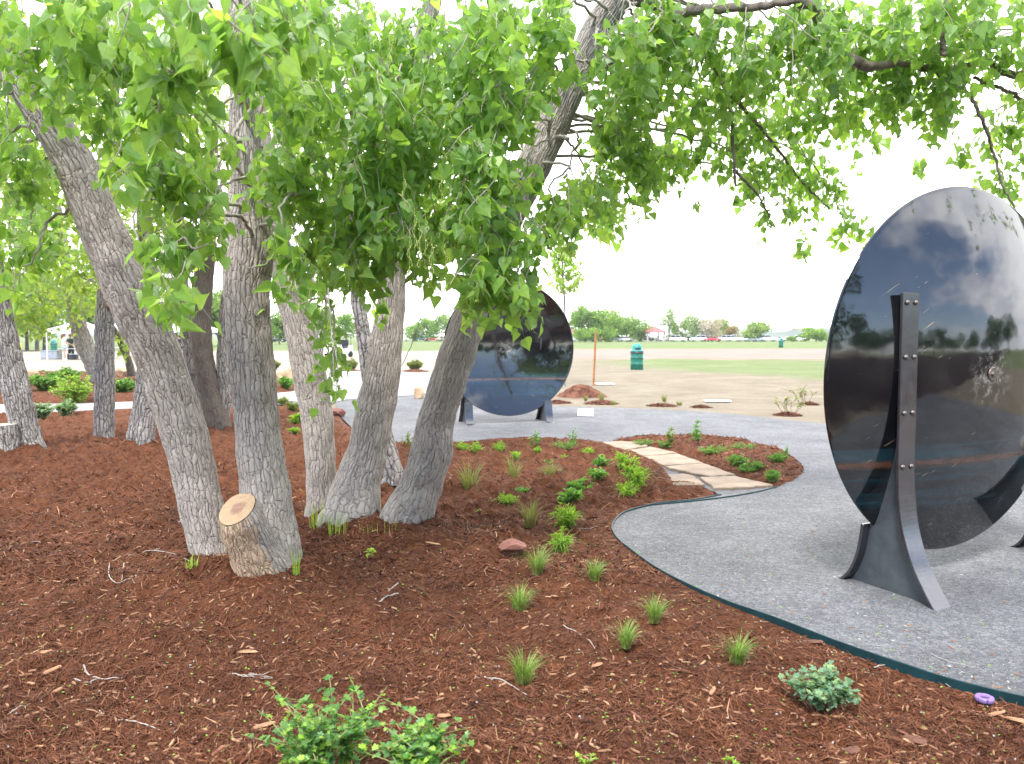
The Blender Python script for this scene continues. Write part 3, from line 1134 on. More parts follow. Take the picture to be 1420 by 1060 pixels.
cottonwood('knob', 'straight short grey cottonwood with a brown sawn knob near its top, left background',
           [(143, 610, 12.3, 27.9), (144, 590, 12.3, 25.4), (145, 520, 12.3, 24.6), (145, 460, 12.3, 23.8), (147, 410, 12.3, 22.1), (150, 330, 12.3, 19.7), (156, 220, 12.3, 14.8), (160, 100, 12.3, 9.8)],
           mat=M_BARKMID, seed=71, sides=80, rows=200, flare=.06, burls=((2.1, 4.7, .12, .07),))
cottonwood('taper', 'tapering grey cottonwood whose foot spreads just left of the big leaning trunk',
           [(194, 622, 11.4, 35.3), (196, 600, 11.4, 33.6), (202, 550, 11.4, 28.6), (206, 500, 11.4, 26.0), (206, 440, 11.4, 24.4), (204, 370, 11.4, 21.8), (200, 300, 11.4, 19.3), (195, 180, 11.4, 14.3)],
           mat=M_BARKMID, seed=81, sides=80, rows=200, flare=.06)
cottonwood('pale', 'pale cottonwood bending left in the far bed beyond the concrete path',
           [(138, 530, 25.5, 20.6), (130, 505, 25.5, 23.2), (118, 480, 25.5, 23.2), (108, 450, 25.4, 20.6), (101, 415, 25.3, 17.2), (94, 380, 25.2, 14.6), (86, 330, 25, 11.2), (80, 280, 25, 7.7)],
           mat=M_BARKFAR, seed=91, sides=40, rows=140, flare=.03)
r = cottonwood('fork', 'forked dark brown cottonwood behind the upright trunk, three stems from one base',
               [(302, 597, 13.5, 37.8), (300, 580, 13.5, 34.2), (296, 560, 13.5, 30.6), (285, 510, 13.5, 27.0), (279, 460, 13.5, 27.9), (280, 410, 13.5, 27.0), (285, 360, 13.5, 24.3), (290, 280, 13.5, 19.8),
                (296, 160, 13.5, 13.5)], mat=M_BARKD, seed=101, sides=56, rows=220, flare=.06)
trunk(r, 'trunk', [(302, 585, 13.6, 26), (312, 545, 13.6, 22), (310, 500, 13.6, 17), (312, 450, 13.6, 16), (318, 390, 13.6, 15), (330, 280, 13.7, 11)], M_BARKFAR, 102, sides=40, rows=140)
trunk(r, 'trunk', [(296, 575, 13.75, 22), (275, 530, 13.8, 19), (262, 480, 13.8, 17), (256, 430, 13.8, 16), (250, 360, 13.8, 13), (244, 260, 13.8, 10)], M_BARKFAR, 103, sides=40, rows=140)
cottonwood('sprig', 'small dark branchy young tree leaning left in the far bed behind the knobbed trunk',
           [(182, 517, 27, 11), (178, 500, 27, 9), (171, 485, 27, 8), (160, 460, 26.8, 7), (146, 440, 26.6, 6), (130, 418, 26.5, 4)], mat=M_BARKD, seed=111, sides=20, rows=60, flare=0)
# the tree outside the right edge whose boughs reach into the picture
cottonwood('off', 'cottonwood outside the right edge whose leafy boughs reach in over the near dish',
           [(1830, 720, 6.6, 80), (1800, 520, 6.6, 66), (1760, 320, 6.6, 60), (1720, 120, 6.6, 52), (1660, -80, 6.6, 42), (1600, -280, 6.6, 30)], seed=121, sides=48, rows=160)

# sawn stub at the foot of the upright tree
M_CUT, _nt, _out = new_mat('sawn_wood')
_t = NT(_nt)
_v = _t.coords(scale=(1, 1, 1))
_d = _t.n('ShaderNodeVectorMath', operation='LENGTH')
_t.l(_v, _d.inputs[0])
_w = _t.noise(_v, 9, 4)
_r = _t.math('ADD', _d.outputs['Value'], _t.math('MULTIPLY', _w, .02))
_ring = _t.math('SINE', _t.math('MULTIPLY', _r, 620))
_c = _t.ramp(_ring, [(0.0, (.36, .25, .15)), (1.0, (.45, .33, .21))])
_sp = _t.math('ADD', _d.outputs['Value'], _t.math('MULTIPLY', _t.noise(_v, 13, 3), .075))
_c = _t.mix(_t.ramp(_sp, [(.078, .9), (.098, 0.0)]), _c, (.23, .13, .10))
_cr = _t.noise(_t.coords(scale=(3, 3, 3), rot=(.5, .2, .7)), 7, 6, .75)
_c = _t.mix(_t.ramp(_cr, [(.485, 0), (.5, .75), (.515, 0)]), _c, (.12, .07, .05))
_c = _t.mix(_t.ramp(_t.noise(_v, 22, 5, .7), [(.35, .45), (.6, 0)]), _c, (.36, .22, .12))
_t.l(_t.bsdf(_c, .8, 0, .25, _t.bump(_ring, .0008)).outputs[0], _out.inputs[0])
root = ROOT['mid']
A, B = at(374, 808, 5.18), at(329, 706, 4.86)
A = A - (B - A) * .12
Ps = catmull([A, A * .5 + B * .5 + np.array([-.015, 0, .0]), B], 70)
nrm = unit(np.array([-.30, -.60, .78]))
mb = MB()
rad = np.interp(np.linspace(0, 1, 70), [0, .25, .6, .93, 1], [.205, .185, .152, .136, .122])
V = tube(mb, Ps, rad, 110, False, 0.0, lobefn(5, .04))
V = mb.v[-1].reshape(70, 110, 3)
ax = unit(B - A)
for k in range(52, 70):                       # slant the last rings onto the saw plane
    w = ((k - 51) / 18.0)
    off = -((V[k] - Ps[k]) @ nrm) / (ax @ nrm)
    V[k] += w * off[:, None] * ax
mb.v[-1] = V.reshape(-1, 3)
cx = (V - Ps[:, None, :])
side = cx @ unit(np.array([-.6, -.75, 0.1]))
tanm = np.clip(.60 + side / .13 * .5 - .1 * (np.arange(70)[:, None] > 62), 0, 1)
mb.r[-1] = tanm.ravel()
mb.build('cut_stub', M_BARK, root, bark=True, origin=root.location)
stub = bpy.data.objects['cut_stub']
mb = MB()
ringv = V[69] * 1.0
ctr = ringv.mean(0)
ringo = ctr + (ringv - ctr) * .985 + nrm * .004
m = len(ringo)
ri = [ctr + (ringo - ctr) * s for s in (1, .75, .5, .25)]
Vc = np.vstack(ri + [ctr[None] + nrm * .004])
q = np.array([[k * m + i, k * m + (i + 1) % m, (k + 1) * m + (i + 1) % m, (k + 1) * m + i] for k in range(3) for i in range(m)])
tr = np.array([[3 * m + i, 3 * m + (i + 1) % m, 4 * m] for i in range(m)])
mb.add(Vc, [q, tr])
o = mb.build('cut_face', M_CUT, stub, smooth=False, origin=ctr)
o.location = ctr - np.array(root.location)
# knob on the straight background trunk
root = ROOT['knob']
kb = at(150, 421, 12.12)
mb = MB()
tube(mb, np.array([kb + [0, .12, -.03], kb + [0, .03, 0], kb]), [.085, .075, .06], 24, False, .9)
o = mb.build('sawn_knob', M_BARKD, root, bark=True, origin=root.location)
mb = MB()
tube(mb, np.array([kb + [0, .002, 0], kb + [0, -.006, 0]]), [.058, .055], 24, True, .5)
o2 = mb.build('cut_face', M_CUT, o, smooth=False, origin=kb)
o2.location = kb - np.array(root.location)

# limbs: visible boughs (pixel traces) per tree
LIMBS = [
    ('right', [(800, 110, 6.1, 22), (850, 80, 6.0, 17), (905, 35, 5.9, 14), (960, 15, 5.8, 13), (1040, 10, 5.6, 11), (1110, 0, 5.4, 8)]),
    ('right', [(862, -10, 5.9, 20), (930, 20, 6.0, 15), (962, 50, 6.1, 12), (985, 85, 6.2, 9), (1008, 125, 6.3, 7), (1015, 170, 6.3, 6), (1020, 258, 6.3, 3)]),
    ('right', [(1008, 125, 6.3, 6), (1030, 150, 6.5, 5), (1065, 190, 6.8, 4), (1110, 250, 7.2, 3), (1150, 290, 7.4, 2)]),
    ('right', [(1018, 235, 6.3, 4), (1050, 270, 6.5, 3), (1068, 302, 6.6, 2)]),
    ('right', [(905, -80, 5.8, 26), (1020, -50, 5.8, 22), (1110, 0, 5.8, 19), (1145, 40, 5.8, 17), (1160, 72, 5.8, 18), (1185, 84, 5.85, 16), (1205, 92, 5.9, 13), (1250, 88, 6.0, 8), (1300, 95, 6.1, 5)]),
    ('off', [(1660, -80, 6.6, 24), (1540, 60, 6.4, 17), (1420, 104, 6.2, 11), (1370, 88, 6.2, 8), (1330, 92, 6.2, 8), (1290, 98, 6.2, 6), (1262, 90, 6.2, 4)]),
    ('off', [(1540, 60, 6.4, 12), (1440, 140, 6.3, 7), (1400, 128, 6.3, 5), (1350, 108, 6.3, 4)]),
    ('off', [(1290, 98, 6.2, 5), (1340, 128, 6.2, 5), (1362, 165, 6.2, 5), (1378, 215, 6.3, 4), (1392, 262, 6.3, 3), (1430, 330, 6.3, 2)]),
    ('off', [(1720, 0, 6.6, 20), (1480, -60, 5.9, 14), (1340, -20, 5.6, 11), (1310, 40, 5.6, 9), (1308, 78, 5.6, 7)]),
    ('pair', [(560, 160, 6.75, 14), (545, 120, 6.5, 9), (530, 70, 6.2, 6), (505, 45, 6.0, 5)]),
    ('pair', [(546, 260, 6.75, 12), (520, 200, 6.4, 8), (490, 160, 6.0, 6), (470, 120, 5.6, 5)]),
    ('lean', [(50, 140, 4.85, 12), (75, 105, 4.7, 8), (85, 110, 4.6, 5), (80, 160, 4.4, 3)]),
    ('mid', [(357, 128, 5.3, 6), (352, 145, 5.0, 5), (322, 190, 4.6, 5), (300, 240, 4.3, 4), (300, 300, 4.2, 3)]),
    ('mid', [(372, 310, 5.2, 5), (385, 335, 5.0, 4), (370, 365, 4.9, 3), (345, 372, 4.85, 2)]),
]
for key, pts in LIMBS:
    P, W_ = px_line(pts)
    n = 60
    Pc = catmull(P, n)
    Rr = np.interp(np.linspace(0, len(W_) - 1, n), np.arange(len(W_)), W_)
    Pc[1:-1] += rng.normal(0, .004, (n - 2, 3))
    mb = MB()
    tube(mb, Pc, Rr, 14, True, .3, lobefn(int(pts[0][0]), .09))
    mb.build('limb', M_LIMB if key in ('right', 'off') else M_TWIG, ROOT[key], origin=ROOT[key].location)

# ---- crowns: clumps (px, py, rx px, ry px, depth, depth radius, twigs, leaf size)
CL = {
    'lean': [(40, 40, 80, 60, 3.3, .5, 60, .075), (130, 40, 60, 60, 3.0, .4, 42, .078), (20, 160, 40, 50, 4.2, .4, 20, .072), (140, 130, 55, 45, 3.4, .4, 26, .075), (75, 120, 34, 40, 3.6, .3, 8, .075),
             (25, 235, 38, 45, 4.0, .4, 30, .072), (10, 310, 50, 60, 4.4, .5, 36, .072), (45, 330, 32, 36, 4.6, .4, 16, .072), (182, 205, 28, 34, 3.6, .3, 13, .075), (20, 390, 30, 20, 4.2, .3, 5, .075),
             (-70, 100, 60, 100, 3.8, .8, 20, .075), (-80, 300, 60, 80, 4.5, .8, 16, .075)],
    'mid': [(230, 50, 60, 60, 2.6, .35, 26, .080), (320, 35, 55, 45, 2.45, .3, 22, .082), (400, 20, 60, 40, 2.8, .3, 26, .080), (255, 150, 55, 55, 2.8, .35, 24, .078), (215, 235, 50, 45, 3.1, .3, 32, .076),
            (265, 250, 30, 38, 3.3, .3, 20, .074), (290, 315, 24, 28, 3.3, .2, 10, .074), (238, 345, 34, 40, 3.1, .25, 17, .078), (242, 412, 26, 22, 2.9, .15, 8, .080), (205, 370, 16, 24, 3.2, .15, 4, .076),
            (190, 110, 50, 60, 3.2, .3, 30, .076), (325, 100, 26, 14, 3.2, .2, 6, .078), (308, 205, 20, 22, 3.6, .2, 6, .074), (400, 355, 36, 34, 3.6, .25, 15, .076), (415, 405, 26, 16, 3.5, .15, 6, .078),
            (385, 130, 16, 60, 3.6, .3, 10, .075), (410, 90, 50, 60, 3.4, .4, 32, .076)],
    'slim': [(430, 170, 55, 60, 4.1, .5, 50, .075), (430, 270, 50, 50, 4.2, .5, 42, .075), (455, 340, 45, 45, 4.4, .4, 34, .074), (395, 230, 28, 60, 4.8, .4, 24, .074), (448, 425, 16, 40, 4.4, .2, 7, .072),
             (455, 490, 15, 40, 4.2, .12, 9, .074), (458, 525, 14, 12, 4.1, .1, 3, .080), (470, 60, 60, 60, 4.0, .5, 50, .075), (385, 300, 20, 40, 4.6, .3, 12, .074)],
    'pair': [(530, 60, 60, 60, 4.6, .5, 60, .076), (520, 160, 60, 60, 4.7, .5, 60, .075), (510, 250, 50, 50, 4.8, .4, 48, .075), (500, 330, 45, 45, 4.9, .4, 40, .074), (560, 315, 40, 36, 4.7, .4, 28, .074),
             (500, 378, 28, 20, 4.9, .3, 9, .074), (580, 250, 50, 60, 4.5, .5, 56, .076), (610, 318, 45, 44, 4.5, .4, 36, .076), (588, 366, 34, 16, 4.4, .2, 8, .080), (600, 60, 60, 60, 4.5, .5, 55, .076),
             (610, 160, 60, 60, 4.4, .5, 60, .077), (522, 430, 10, 20, 5.6, .1, 3, .07)],
    'right': [(680, 40, 60, 50, 4.8, .6, 55, .075), (680, 130, 60, 60, 4.8, .6, 60, .076), (670, 220, 50, 55, 4.8, .5, 56, .076), (660, 300, 48, 44, 4.8, .4, 42, .076), (664, 378, 32, 26, 4.7, .3, 18, .078),
              (664, 428, 22, 18, 4.6, .2, 6, .080), (712, 400, 34, 40, 4.9, .3, 28, .076), (715, 330, 40, 36, 4.9, .4, 30, .075), (728, 250, 20, 36, 5.2, .3, 8, .074), (778, 300, 32, 36, 5.6, .4, 28, .074),
              (750, 60, 50, 60, 5.2, .5, 42, .075), (825, 95, 20, 36, 5.3, .3, 5, .075), (850, 45, 26, 26, 5.2, .3, 9, .075), (885, 55, 30, 30, 5.4, .3, 16, .074), (1150, 60, 40, 34, 5.5, .3, 18, .073), (718, 140, 28, 40, 5.0, .4, 12, .076), (815, 265, 34, 44, 6.4, .5, 40, .072), (840, 300, 32, 26, 7.2, .4, 26, .070), (850, 205, 42, 50, 6.4, .5, 54, .072),
              (880, 230, 40, 44, 6.6, .5, 40, .072), (872, 135, 42, 44, 6.0, .5, 40, .073), (775, 15, 30, 26, 5.2, .4, 10, .075), (900, 110, 50, 60, 6.2, .6, 62, .072), (920, 30, 50, 36, 5.9, .6, 44, .073),
              (935, 210, 40, 40, 6.9, .5, 40, .070), (905, 270, 20, 14, 6.9, .3, 6, .07), (965, 280, 10, 8, 7.2, .2, 2, .07), (980, 150, 44, 60, 6.6, .6, 60, .071), (985, 50, 60, 50, 5.9, .6, 62, .073),
              (1010, 205, 30, 40, 6.9, .5, 26, .07), (1050, 90, 60, 50, 6.2, .6, 70, .072), (1055, 175, 50, 40, 7.0, .5, 46, .070), (1055, 245, 40, 30, 7.2, .5, 26, .069), (1065, 295, 20, 12, 7.2, .2, 5, .069),
              (1110, 225, 40, 34, 7.3, .5, 32, .069), (1140, 265, 34, 26, 7.4, .4, 24, .069), (1100, 285, 18, 16, 7.4, .3, 6, .069), (1178, 310, 22, 24, 7.5, .3, 14, .069), (1120, 335, 14, 16, 7.5, .2, 6, .069),
              (1130, 130, 60, 50, 6.6, .6, 62, .071), (1120, 40, 60, 40, 5.9, .6, 60, .073), (1190, 130, 50, 40, 6.6, .6, 50, .070), (1190, 40, 60, 40, 6.0, .6, 60, .073), (1205, 190, 28, 24, 7.0, .4, 11, .07)],
    'off': [(1260, 30, 60, 40, 5.9, .6, 62, .073), (1265, 120, 44, 40, 6.2, .5, 44, .072), (1330, 40, 60, 40, 5.9, .6, 60, .073), (1315, 130, 40, 30, 6.2, .4, 30, .072), (1300, 165, 24, 16, 6.4, .3, 8, .072),
            (1400, 60, 60, 60, 6.0, .6, 60, .072), (1400, 170, 34, 30, 6.5, .4, 18, .070), (1345, 195, 20, 16, 6.6, .3, 8, .07), (1283, 232, 15, 14, 7.0, .2, 4, .07), (1400, 235, 30, 34, 6.6, .4, 18, .070),
            (1480, 80, 80, 100, 6.0, .7, 50, .073), (1490, 250, 60, 60, 6.4, .6, 30, .072), (1224, 150, 20, 20, 6.6, .3, 8, .07)],
    'edge': [(40, 290, 60, 60, 10.2, 1.0, 60, .085), (10, 200, 80, 70, 10.2, 1.2, 60, .085), (80, 200, 70, 70, 10.4, 1.2, 60, .085), (30, 100, 90, 70, 10.0, 1.2, 60, .09)],
    'knob': [(140, 330, 40, 50, 11.6, .8, 40, .085), (150, 240, 60, 60, 11.8, 1.0, 60, .085), (130, 130, 70, 70, 11.8, 1.2, 60, .09), (110, 390, 40, 24, 11.6, .6, 16, .085)],
    'taper': [(205, 280, 50, 60, 10.9, .9, 56, .085), (220, 180, 60, 70, 10.9, 1.0, 60, .085), (200, 60, 80, 60, 10.6, 1.2, 60, .09), (250, 330, 30, 30, 10.9, .5, 16, .085)],
    'fork': [(290, 250, 50, 70, 13, 1.0, 60, .09), (300, 140, 60, 70, 13, 1.2, 60, .09), (250, 330, 40, 40, 13, .8, 30, .09), (395, 200, 40, 70, 12.6, 1.0, 60, .09), (390, 90, 60, 60, 12.6, 1.2, 60, .09)],
    'behind': [(470, 250, 50, 70, 8.6, .8, 70, .08), (470, 140, 60, 70, 8.6, .9, 70, .08), (480, 350, 40, 40, 8.6, .6, 30, .08), (560, 130, 60, 80, 8.8, .9, 70, .08), (640, 130, 60, 90, 8.8, .9, 60, .08),
               (600, 260, 60, 60, 8.8, .9, 44, .08)],
    'pale': [(60, 370, 70, 50, 24, 2.0, 120, .13), (120, 400, 50, 44, 24, 1.6, 90, .13), (165, 360, 50, 60, 24, 1.6, 90, .13), (42, 432, 32, 24, 24, 1.2, 40, .13), (20, 420, 30, 50, 23, 1.4, 60, .13),
             (110, 310, 80, 60, 24, 2.0, 100, .13)],
    'sprig': [(190, 445, 26, 26, 26.5, .8, 26, .12), (175, 475, 18, 20, 26.8, .6, 16, .12), (140, 430, 20, 20, 26.4, .6, 14, .12), (240, 425, 14, 20, 26.5, .6, 10, .12)],
}
# foliage above the picture that shades the bed (world: x, y, z, rx, ry, rz, twigs)
UP = {'lean': [(-5.2, 5.5, 5.4, 1.3, 1.4, .6, 30)],
      'mid': [(-1.7, 6.2, 5.6, 1.3, 1.0, .6, 30)],
      'slim': [(-2.0, 7.0, 6.2, 1.3, 1.3, .6, 30)],
      'pair': [(-.4, 6.6, 6.0, 1.3, 1.4, .7, 34), (-.3, 4.0, 4.6, 1.2, 1.2, .4, 26)],
      'right': [(1.6, 5.4, 5.4, 1.5, 1.5, .6, 38), (1.0, 3.6, 4.6, 1.2, 1.2, .4, 26), (3.2, 5.6, 5.2, 1.4, 1.4, .5, 30)],
      'off': [(5.6, 6.2, 5.6, 1.8, 1.8, .8, 60), (5.0, 4.2, 5.0, 1.5, 1.5, .6, 36), (6.8, 5.6, 4.2, 1.2, 1.4, .9, 40)],
      'edge': [(-11, 10.4, 6.5, 2, 2, .8, 40)], 'fork': [(-5.0, 13.4, 7.6, 2, 2, 1, 50)], 'taper': [(-5.4, 11.2, 6.8, 1.6, 1.6, .8, 40)]}
NEARKEYS = ('lean', 'mid', 'slim', 'pair', 'right', 'off')
for key, cl in CL.items():
    root = ROOT[key]
    o3 = root.location
    lm, tm, pm = MB(), MB(), MB()
    P, Rr = TR[key]
    for (x, y, rx, ry, d, rd, ntw, sz) in cl:
        if d < 4.7:
            d, sz, ntw = d * (1.13 if d < 2.9 else 1.2), sz * .86, ntw * 1.12
        C = at(x, y, d)
        k = d / F
        tpl = LT_FINE if d < 4.6 else (LT_MID if d < 9 else LT_FAR)
        near = key in NEARKEYS
        foliage(lm, tm, pm if d < 6 else None, C, (rx * k, rd, ry * k), int(ntw * (({'slim': .80, 'pair': .80}.get(key, .86) if d < 5.8 else .74) if near else 1.0)), sz, tpl,
                hang=.9 if near else .5, bright=.0 if near else .12, tl=(.10, .26) if d < 4.6 else (.14, .36) if d < 9 else (.25, .6) if d < 20 else (.4, .9), nl=(5, 9) if d < 4.6 else (6, 11))
        # a thin branch feeding the clump from the tree
        iz = int(np.argmin(np.abs(P[:, 2] - (C[2] + .5 * (d < 9))) + .25 * np.linalg.norm(P - C, axis=1)))
        S = P[iz]
        dist = np.linalg.norm(C - S)
        M1 = S * .6 + C * .4 + np.array([rng.normal(0, .1), rng.normal(0, .1), .12 * dist])
        M2 = S * .22 + C * .78 + np.array([rng.normal(0, .08), rng.normal(0, .08), .14 * dist])
        Q = catmull([S, M1, M2, C + [0, 0, -.3 * ry * k]], 26)
        Q[1:-1] += rng.normal(0, .008, (24, 3))
        sc = 1 if d < 9 else 1.6
        tube(tm, Q, np.linspace(.013, .003, 26) * sc, 6, False, .5)
    for (x, y, z, rx, ry, rz, ntw) in UP.get(key, []):
        foliage(lm, tm, None, (x, y, z), (rx, ry, rz), int(ntw * .28), .105, LT_FAR, hang=.6, tl=(.3, .7), nl=(8, 13))
    lf = lm.build('crown', M_LEAF if key in NEARKEYS or key == 'behind' else M_LEAFB, root, smooth=False, origin=o3)
    tm.build('twigs', M_TWIG, lf, origin=o3)['kind'] = 'stuff'
    if pm.n:
        pm.build('leaf_stalks', M_CATKIN, lf, origin=o3)['kind'] = 'stuff'

# hanging green catkins, bare hanging twigs on the trunks
for (x, y, d, ln) in [(575, 300, 4.4, .18), (582, 318, 4.4, .22), (590, 305, 4.5, .2), (560, 250, 4.5, .15), (618, 325, 4.5, .2), (612, 240, 4.6, .16), (540, 60, 4.4, .12), (630, 345, 4.6, .2), (598, 340, 4.4, .2),
                      (700, 360, 4.9, .14), (650, 180, 4.6, .15), (568, 330, 4.4, .2), (470, 15, 3.9, .12), (645, 255, 4.7, .2)]:
    mb = MB()
    p = at(x, y, d)
    n = int(ln / .009)
    for i in range(n):
        s = .0042 * rng.uniform(.7, 1.2)
        q = p + np.array([.012 * math.sin(i * .5) + rng.normal(0, .002), rng.normal(0, .003), -i * .009])
        lathe(mb, [(s * .3, -s * 1.2), (s, -s * .3), (s * .8, s * .6), (s * .2, s * 1.3)], 6, q)
    tube(mb, np.array([p + [0, 0, .05], p + [0, 0, -ln]]), .0012, 4, False)
    mb.build('catkin', M_CATKIN, ROOT['pair'], origin=ROOT['pair'].location)


def bare(key, lines):
    for pts in lines:
        mb = MB()
        P = np.array([at(*p) for p in pts])
        Q = catmull(P, 24)
        Q[1:-1] += rng.normal(0, .003, (22, 3))
        tube(mb, Q, np.linspace(.0045, .0018, 24), 5, False, .5)
        mb.build('bare_twig', M_TWIG, ROOT[key], origin=ROOT[key].location)


bare('lean', [[(5, 70, 4.3), (4, 110, 4.2), (0, 150, 4.15)], [(14, 75, 4.3), (20, 100, 4.2), (38, 130, 4.15)], [(30, 75, 4.3), (33, 100, 4.25), (36, 118, 4.2)],
              [(136, 205, 4.7), (134, 240, 4.6), (117, 285, 4.5)], [(134, 230, 4.6), (115, 250, 4.5), (97, 276, 4.5)], [(138, 225, 4.7), (145, 270, 4.6), (152, 315, 4.55)],
              [(10, 130, 4.2), (11, 160, 4.2), (9, 185, 4.2)], [(118, 0, 3.6), (116, 25, 3.6), (120, 50, 3.6)], [(72, 0, 3.4), (60, 25, 3.4), (38, 45, 3.4)], [(130, 0, 3.8), (126, 40, 3.8), (118, 60, 3.8)]])
bare('pair', [[(590, 405, 6.2), (580, 450, 6.2), (555, 510, 6.3), (532, 500, 6.4)], [(553, 385, 6.5), (552, 410, 6.4), (543, 430, 6.4)], [(532, 40, 5.5), (542, 70, 5.5), (550, 110, 5.5), (556, 125, 5.5)],
              [(560, 45, 5.4), (572, 80, 5.4), (586, 120, 5.4)], [(556, 100, 5.5), (575, 93, 5.5), (596, 90, 5.5)], [(552, 180, 6), (550, 220, 6), (538, 262, 6)], [(551, 220, 6), (548, 250, 6), (560, 268, 6)],
              [(600, 80, 5.3), (604, 110, 5.3), (601, 118, 5.3)]])
bare('right', [[(766, 160, 5.6), (762, 190, 5.6), (757, 220, 5.6)], [(740, 155, 5.6), (760, 175, 5.6), (790, 185, 5.6)], [(776, 130, 5.6), (779, 170, 5.6), (783, 205, 5.6)], [(811, 70, 5.5), (812, 110, 5.5), (813, 150, 5.5)],
               [(865, 0, 5.4), (860, 25, 5.4), (850, 45, 5.4)], [(800, 60, 5.6), (795, 95, 5.6), (782, 120, 5.6)], [(820, 55, 5.5), (835, 45, 5.5), (845, 52, 5.5)], [(1035, 10, 5.2), (1032, 60, 5.2), (1026, 85, 5.2)],
               [(1100, 40, 5.4), (1099, 90, 5.4), (1101, 150, 5.4)], [(655, 275, 4.8), (690, 300, 4.8), (715, 305, 4.8)]])
bare('slim', [[(455, 400, 4.4), (458, 450, 4.3), (462, 480, 4.25), (463, 520, 4.2)], [(450, 395, 4.4), (455, 430, 4.35), (460, 460, 4.3)], [(460, 470, 4.3), (466, 490, 4.2), (470, 515, 4.2)]])
bare('mid', [[(300, 280, 4.3), (304, 310, 4.3), (318, 335, 4.3)], [(255, 330, 3.2), (270, 345, 3.2), (290, 338, 3.2)]])
# ------------------------------------------------------------------ listening dishes
def mat_dish():
    m, nt, out = new_mat('blackened_steel')
    t = NT(nt)
    v = t.coords()
    sx = t.n('ShaderNodeSeparateXYZ')
    t.l(v, sx.inputs[0])
    z = sx.outputs[2]
    nz = t.math('SUBTRACT', t.noise(t.coords(scale=(2, 2, 9)), 1.2, 4), .5)
    zz = t.math('ADD', z, t.math('MULTIPLY', nz, .012))

    def band(c, w):
        return t.math('SUBTRACT', 1.0, t.math('DIVIDE', t.math('ABSOLUTE', t.math('SUBTRACT', zz, c)), w), clamp=True)
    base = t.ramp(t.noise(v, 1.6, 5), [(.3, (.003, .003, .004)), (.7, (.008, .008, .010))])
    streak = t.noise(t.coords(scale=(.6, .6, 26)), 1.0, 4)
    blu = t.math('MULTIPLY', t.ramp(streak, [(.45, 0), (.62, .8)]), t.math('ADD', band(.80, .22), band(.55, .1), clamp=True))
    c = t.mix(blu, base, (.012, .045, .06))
    rust = t.math('MULTIPLY', t.math('POWER', band(.80, .030), .6), t.ramp(t.noise(t.coords(scale=(5, 5, 30)), 1.5, 4), [(.3, .35), (.6, 1)]))
    c = t.mix(t.math('MULTIPLY', rust, .5), c, (.17, .06, .018))

    # thin ochre scratches: sparse cells of very stretched noise, along two directions
    def scratch(rot, thr, off):
        k_ = t.n('ShaderNodeMapping')
        k_.inputs['Scale'].default_value = (1.4, 1.4, 42)
        t.l(t.coords(rot=(0, rot, 0)), k_.inputs[0])
        mp = k_.outputs[0]
        n = t.noise(mp, 2.6 + off, 2, .5)
        gate = t.ramp(t.noise(v, 2.3 + off, 2), [(.50, 0), (.58, 1)])
        return t.math('MULTIPLY', t.ramp(n, [(thr, 0), (thr + .012, 1)]), gate)
    sc = t.math('ADD', scratch(.55, .735, 0), scratch(.42, .75, 1.3), clamp=True)
    c = t.mix(t.math('MULTIPLY', sc, .75), c, (.42, .30, .16))
    # pale scuff around the hub and dust in patches
    dv = t.n('ShaderNodeVectorMath', operation='DISTANCE')
    t.l(v, dv.inputs[0])
    dv.inputs[1].default_value = (0.0, -.24, 1.34)
    scuff = t.math('MULTIPLY', t.ramp(dv.outputs['Value'], [(.05, 1.0), (.24, 0.0)]), t.ramp(t.noise(v, 17, 5, .75), [(.47, 0), (.62, .55)]))
    c = t.mix(scuff, c, (.36, .34, .32))
    dust = t.ramp(t.noise(v, 2.1, 7, .75), [(.5, 0), (.75, .05)])
    c = t.mix(dust, c, (.30, .28, .26))
    rough = t.ramp(t.noise(v, 5, 5), [(.3, .035), (.7, .085)])
    rough = t.math('ADD', rough, t.math('MULTIPLY', t.math('MAXIMUM', rust, sc), .35))
    nm = t.bump(t.noise(v, 3.2, 2), .008, .35)
    b = t.bsdf(c, rough, 0.0, .5, nm, ior=1.85)
    t.l(b.outputs[0], out.inputs[0])
    return m


def mat_steel(name, col, rough, ior=2.6):
    m, nt, out = new_mat(name)
    t = NT(nt)
    v = t.coords()
    n = t.noise(v, 7, 5, .65)
    c = t.ramp(n, [(.3, tuple(x * .55 for x in col)), (.7, tuple(x * 1.4 for x in col))])
    rs = t.ramp(t.noise(t.coords(scale=(8, 8, 3)), 2.2, 5), [(.70, 0), (.82, .5)])
    c = t.mix(rs, c, (.12, .05, .02))
    r = t.ramp(t.noise(v, 20, 4), [(.3, rough * .8), (.7, rough * 1.25)])
    t.l(t.bsdf(c, r, 0, .5, t.bump(n, .002), ior=ior).outputs[0], out.inputs[0])
    return m


M_DISH = mat_dish()
M_STRIP = mat_steel('steel_strip', (.020, .018, .024), .20, 2.1)
M_WEB = mat_steel('steel_web', (.045, .053, .060), .5, 1.7)
M_BOLT = mat_plain('bolt_head', (.20, .17, .15), .35, .9, .4, 60)


